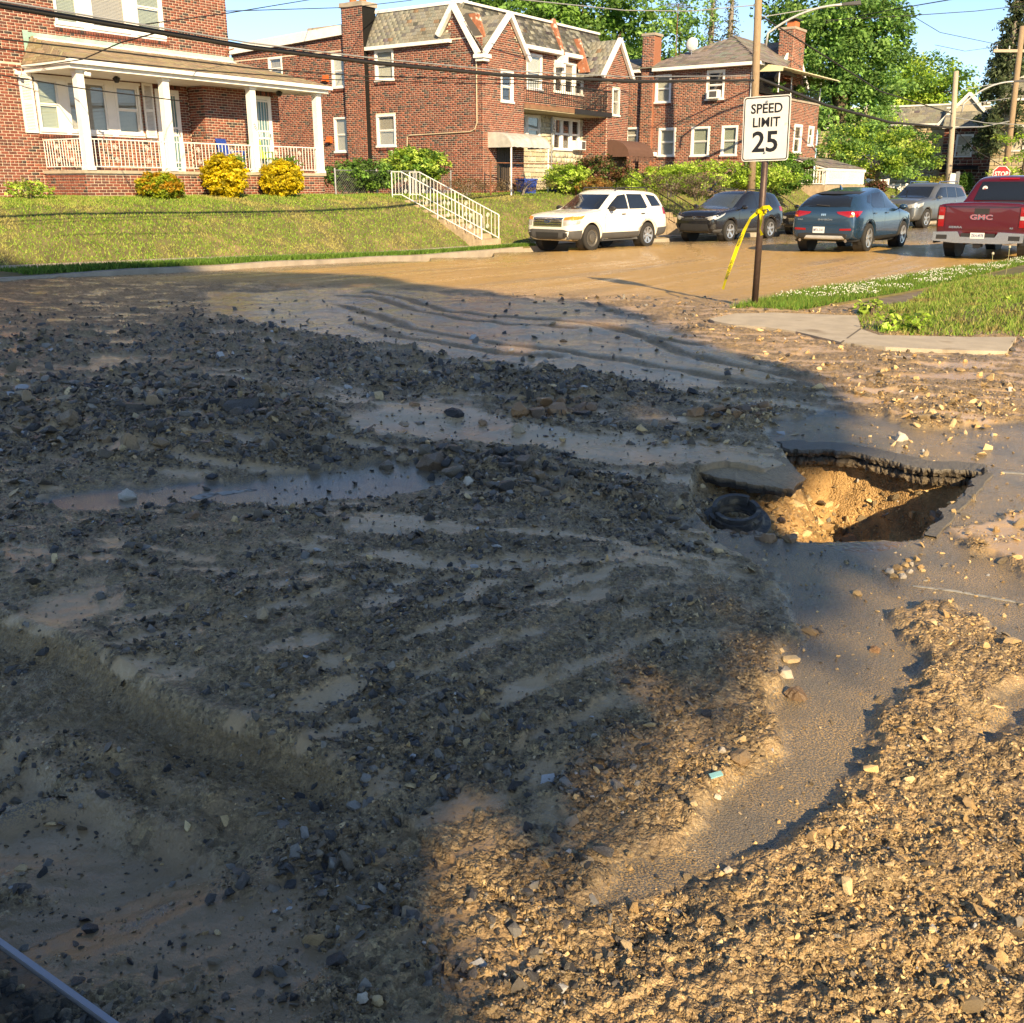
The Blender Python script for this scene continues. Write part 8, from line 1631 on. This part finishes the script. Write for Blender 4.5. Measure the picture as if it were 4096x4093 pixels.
# ---- gravel: countless small stones on points, drawn with a few shared shapes
def gravel(name, n_, r0, r1, label, weights, smin, smax, m_inst, pal=None):
    a = R(32) * (2 * rng.random(n_ * 2) - 1); r_ = r0 * (r1 / r0) ** rng.random(n_ * 2); x = np.sin(a) * r_; y = np.cos(a) * r_; z, mk = ground(x, y); s_, t_ = toST(x, y)
    d = fbm(x * 1.4, y * 1.4, 3, 31) + .6 * fbm(x * 5, y * 5, 2, 37)
    p = weights[0] * sstep(-.35, .5, d) + weights[1] * mk['rub']; p = p * (1 - .93 * mk['silt']) * (1 - .965 * mk['asph']) * (1 - (.95 if smax > .05 else .5) * mk['track']) + .02 * mk['asph'] + .035 * mk['silt']; p = p * (1 - (.88 if smax > .05 else 0) * sstep(-.1, .5, x - .25 * (y - 2)) * sstep(4.4, 3.2, y)); p *= (t_ < kerbT(s_) - .1) * (polydist(np.stack([x, y], 1), pad) < 0) * (polydist(np.stack([x, y], 1), VERGE) < 0) * (polydist(np.stack([x, y], 1), BANK) < 0)
    k = np.where(rng.random(len(x)) < p)[0][:n_]; x, y, z = x[k], y[k], z[k]; n2 = len(k); sz = smin * (smax / smin) ** (rng.random(n2) ** 2.2) * np.clip(np.hypot(x, y) / 4.5, .75, 1.6)
    me_ = bpy.data.meshes.new(name); me_.vertices.add(n2); me_.vertices.foreach_set('co', np.column_stack([x, y, z + sz * .07]).astype(np.float32).ravel())
    def put(nm, ty, arr, key): at = me_.attributes.new(nm, ty, 'POINT'); at.data.foreach_set(key, np.asarray(arr, np.float32).ravel())
    put('rot', 'FLOAT_VECTOR', np.column_stack([rng.normal(0, .6, n2), rng.normal(0, .6, n2), rng.uniform(0, 6.28, n2)]), 'vector'); put('scl', 'FLOAT_VECTOR', np.column_stack([sz * rng.uniform(.8, 1.35, n2), sz * rng.uniform(.7, 1.1, n2), sz * rng.uniform(.45, 1.0, n2)]) * .5, 'vector')
    sunny = sstep(.0, .9, x - .2 * (y - 2)) ; sel = rng.random(n2)  # more tan stones on the sunlit side: sun warmth put into their colour
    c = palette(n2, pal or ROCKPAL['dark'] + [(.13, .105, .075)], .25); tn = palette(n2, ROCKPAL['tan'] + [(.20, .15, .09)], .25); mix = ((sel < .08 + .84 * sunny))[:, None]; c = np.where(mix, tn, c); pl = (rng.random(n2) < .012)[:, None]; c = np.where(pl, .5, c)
    at = me_.attributes.new('bcol', 'FLOAT_COLOR', 'POINT'); at.data.foreach_set('color', np.column_stack([c, np.ones(n2)]).astype(np.float32).ravel())
    o = link(name, me_, m_inst); tag(o, label, kind='stuff')
    col_ = bpy.data.collections.new(name + '_shapes')
    for q in range(9):
        ms = rock_mesh(40 + q * 7 + len(name), (.22, .35, .5, .75)[q % 4], 12 + q % 4, False, 'pebble'); ms.materials.clear(); ms.materials.append(m_inst); col_.objects.link(bpy.data.objects.new('pebble', ms))
    g_ = bpy.data.node_groups.new(name, 'GeometryNodeTree'); g_.interface.new_socket('Geometry', in_out='INPUT', socket_type='NodeSocketGeometry'); g_.interface.new_socket('Geometry', in_out='OUTPUT', socket_type='NodeSocketGeometry')
    N_ = g_.nodes; L_ = g_.links; i_ = N_.new('NodeGroupInput'); o_ = N_.new('NodeGroupOutput'); ip = N_.new('GeometryNodeInstanceOnPoints'); ci = N_.new('GeometryNodeCollectionInfo'); ci.inputs['Collection'].default_value = col_; ci.inputs['Separate Children'].default_value = True; ci.inputs['Reset Children'].default_value = True
    def na(nm): q = N_.new('GeometryNodeInputNamedAttribute'); q.data_type = 'FLOAT_VECTOR'; q.inputs['Name'].default_value = nm; return q.outputs['Attribute']
    rv = N_.new('FunctionNodeRandomValue'); rv.data_type = 'INT'; rv.inputs[4].default_value = 0; rv.inputs[5].default_value = 8
    e2r = N_.new('FunctionNodeEulerToRotation'); L_.new(na('rot'), e2r.inputs[0]); L_.new(e2r.outputs[0], ip.inputs['Rotation']); L_.new(na('scl'), ip.inputs['Scale'])
    L_.new(i_.outputs[0], ip.inputs['Points']); L_.new(ci.outputs[0], ip.inputs['Instance']); ip.inputs['Pick Instance'].default_value = True; L_.new(rv.outputs[2], ip.inputs['Instance Index']); L_.new(ip.outputs[0], o_.inputs[0])
    md = o.modifiers.new('gravel', 'NODES'); md.node_group = g_; return o
MI = M['rock'].copy(); MI.name = 'gravel_stone'
for nd in MI.node_tree.nodes:
    if nd.type == 'ATTRIBUTE': nd.attribute_type = 'INSTANCER'
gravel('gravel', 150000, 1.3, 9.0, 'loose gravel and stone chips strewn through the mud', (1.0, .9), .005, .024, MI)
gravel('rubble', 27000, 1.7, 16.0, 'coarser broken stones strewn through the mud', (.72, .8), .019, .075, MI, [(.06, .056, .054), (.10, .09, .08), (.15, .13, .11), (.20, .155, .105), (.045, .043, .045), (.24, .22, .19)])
def pebble_bed(Q_):
    "rounded pebbles under the pane, one mesh"
    Z_ = ground(Q_[:, 0], Q_[:, 1])[0]; ms = [rock_mesh(70 + k, .7, 18, False) for k in range(6)]; mb = MB()
    for (x, y), z in zip(Q_, Z_):
        me_ = ms[rnd.randrange(6)]; s_ = .008 * math.exp(rnd.gauss(.25, .5)); ca, sa = math.cos(x * 99), math.sin(x * 99); c = rnd.choice(ROCKPAL['dark'] + ROCKPAL['dark'] + ROCKPAL['tan']); mb.add([(x + (v.co.x * ca - v.co.y * sa) * s_, y + (v.co.x * sa + v.co.y * ca) * s_, z + s_ * .4 + v.co.z * s_) for v in me_.vertices], [tuple(p.vertices) for p in me_.polygons], c)
    tag(mb.build('pebble_bed', M['rock']), 'rounded pebbles under the tinted pane', kind='stuff')
# ---- tinted pane with a silver edge in the lower left corner
za = .11; g0, g1 = [Vector((*G(x, y, za), za)) for x, y in ((-260, 3583), (560, 4172))]; dl = (g1 - g0).normalized(); nl = Vector((-dl.y, dl.x, 0)); nl = nl if nl.y < 0 else -nl
pe = empty('glass_sheet', g0, math.atan2(dl.y, dl.x), 'dark tinted glass pane with a silver edge strip in the lower left corner', 'glass sheet'); L_ = (g1 - g0).length; sgn = -1
MB().box((0, -.006, -.012), (L_, .006, .004)).build('edge_strip', M['silver_strip'], pe); gm = glass_mat('tinted_pane', (.012, .02, .017), .80, .12, .10); MB().box((0, -.75, -.008), (L_, -.010, -.002)).build('pane', gm, pe)
gx0 = np.array(g0[:2]); Q_ = gx0 + np.outer(rng.uniform(0, L_, 900), np.array(dl[:2])) + np.outer(rng.uniform(.0, .5, 900), np.array(nl[:2]))
pebble_bed(Q_)
for k in range(2): MB().box((.02 + k * (L_ - .06), -.7, -.10), (.04 + k * (L_ - .06), -.02, -.009)).build('support', M['plastic'], pe)
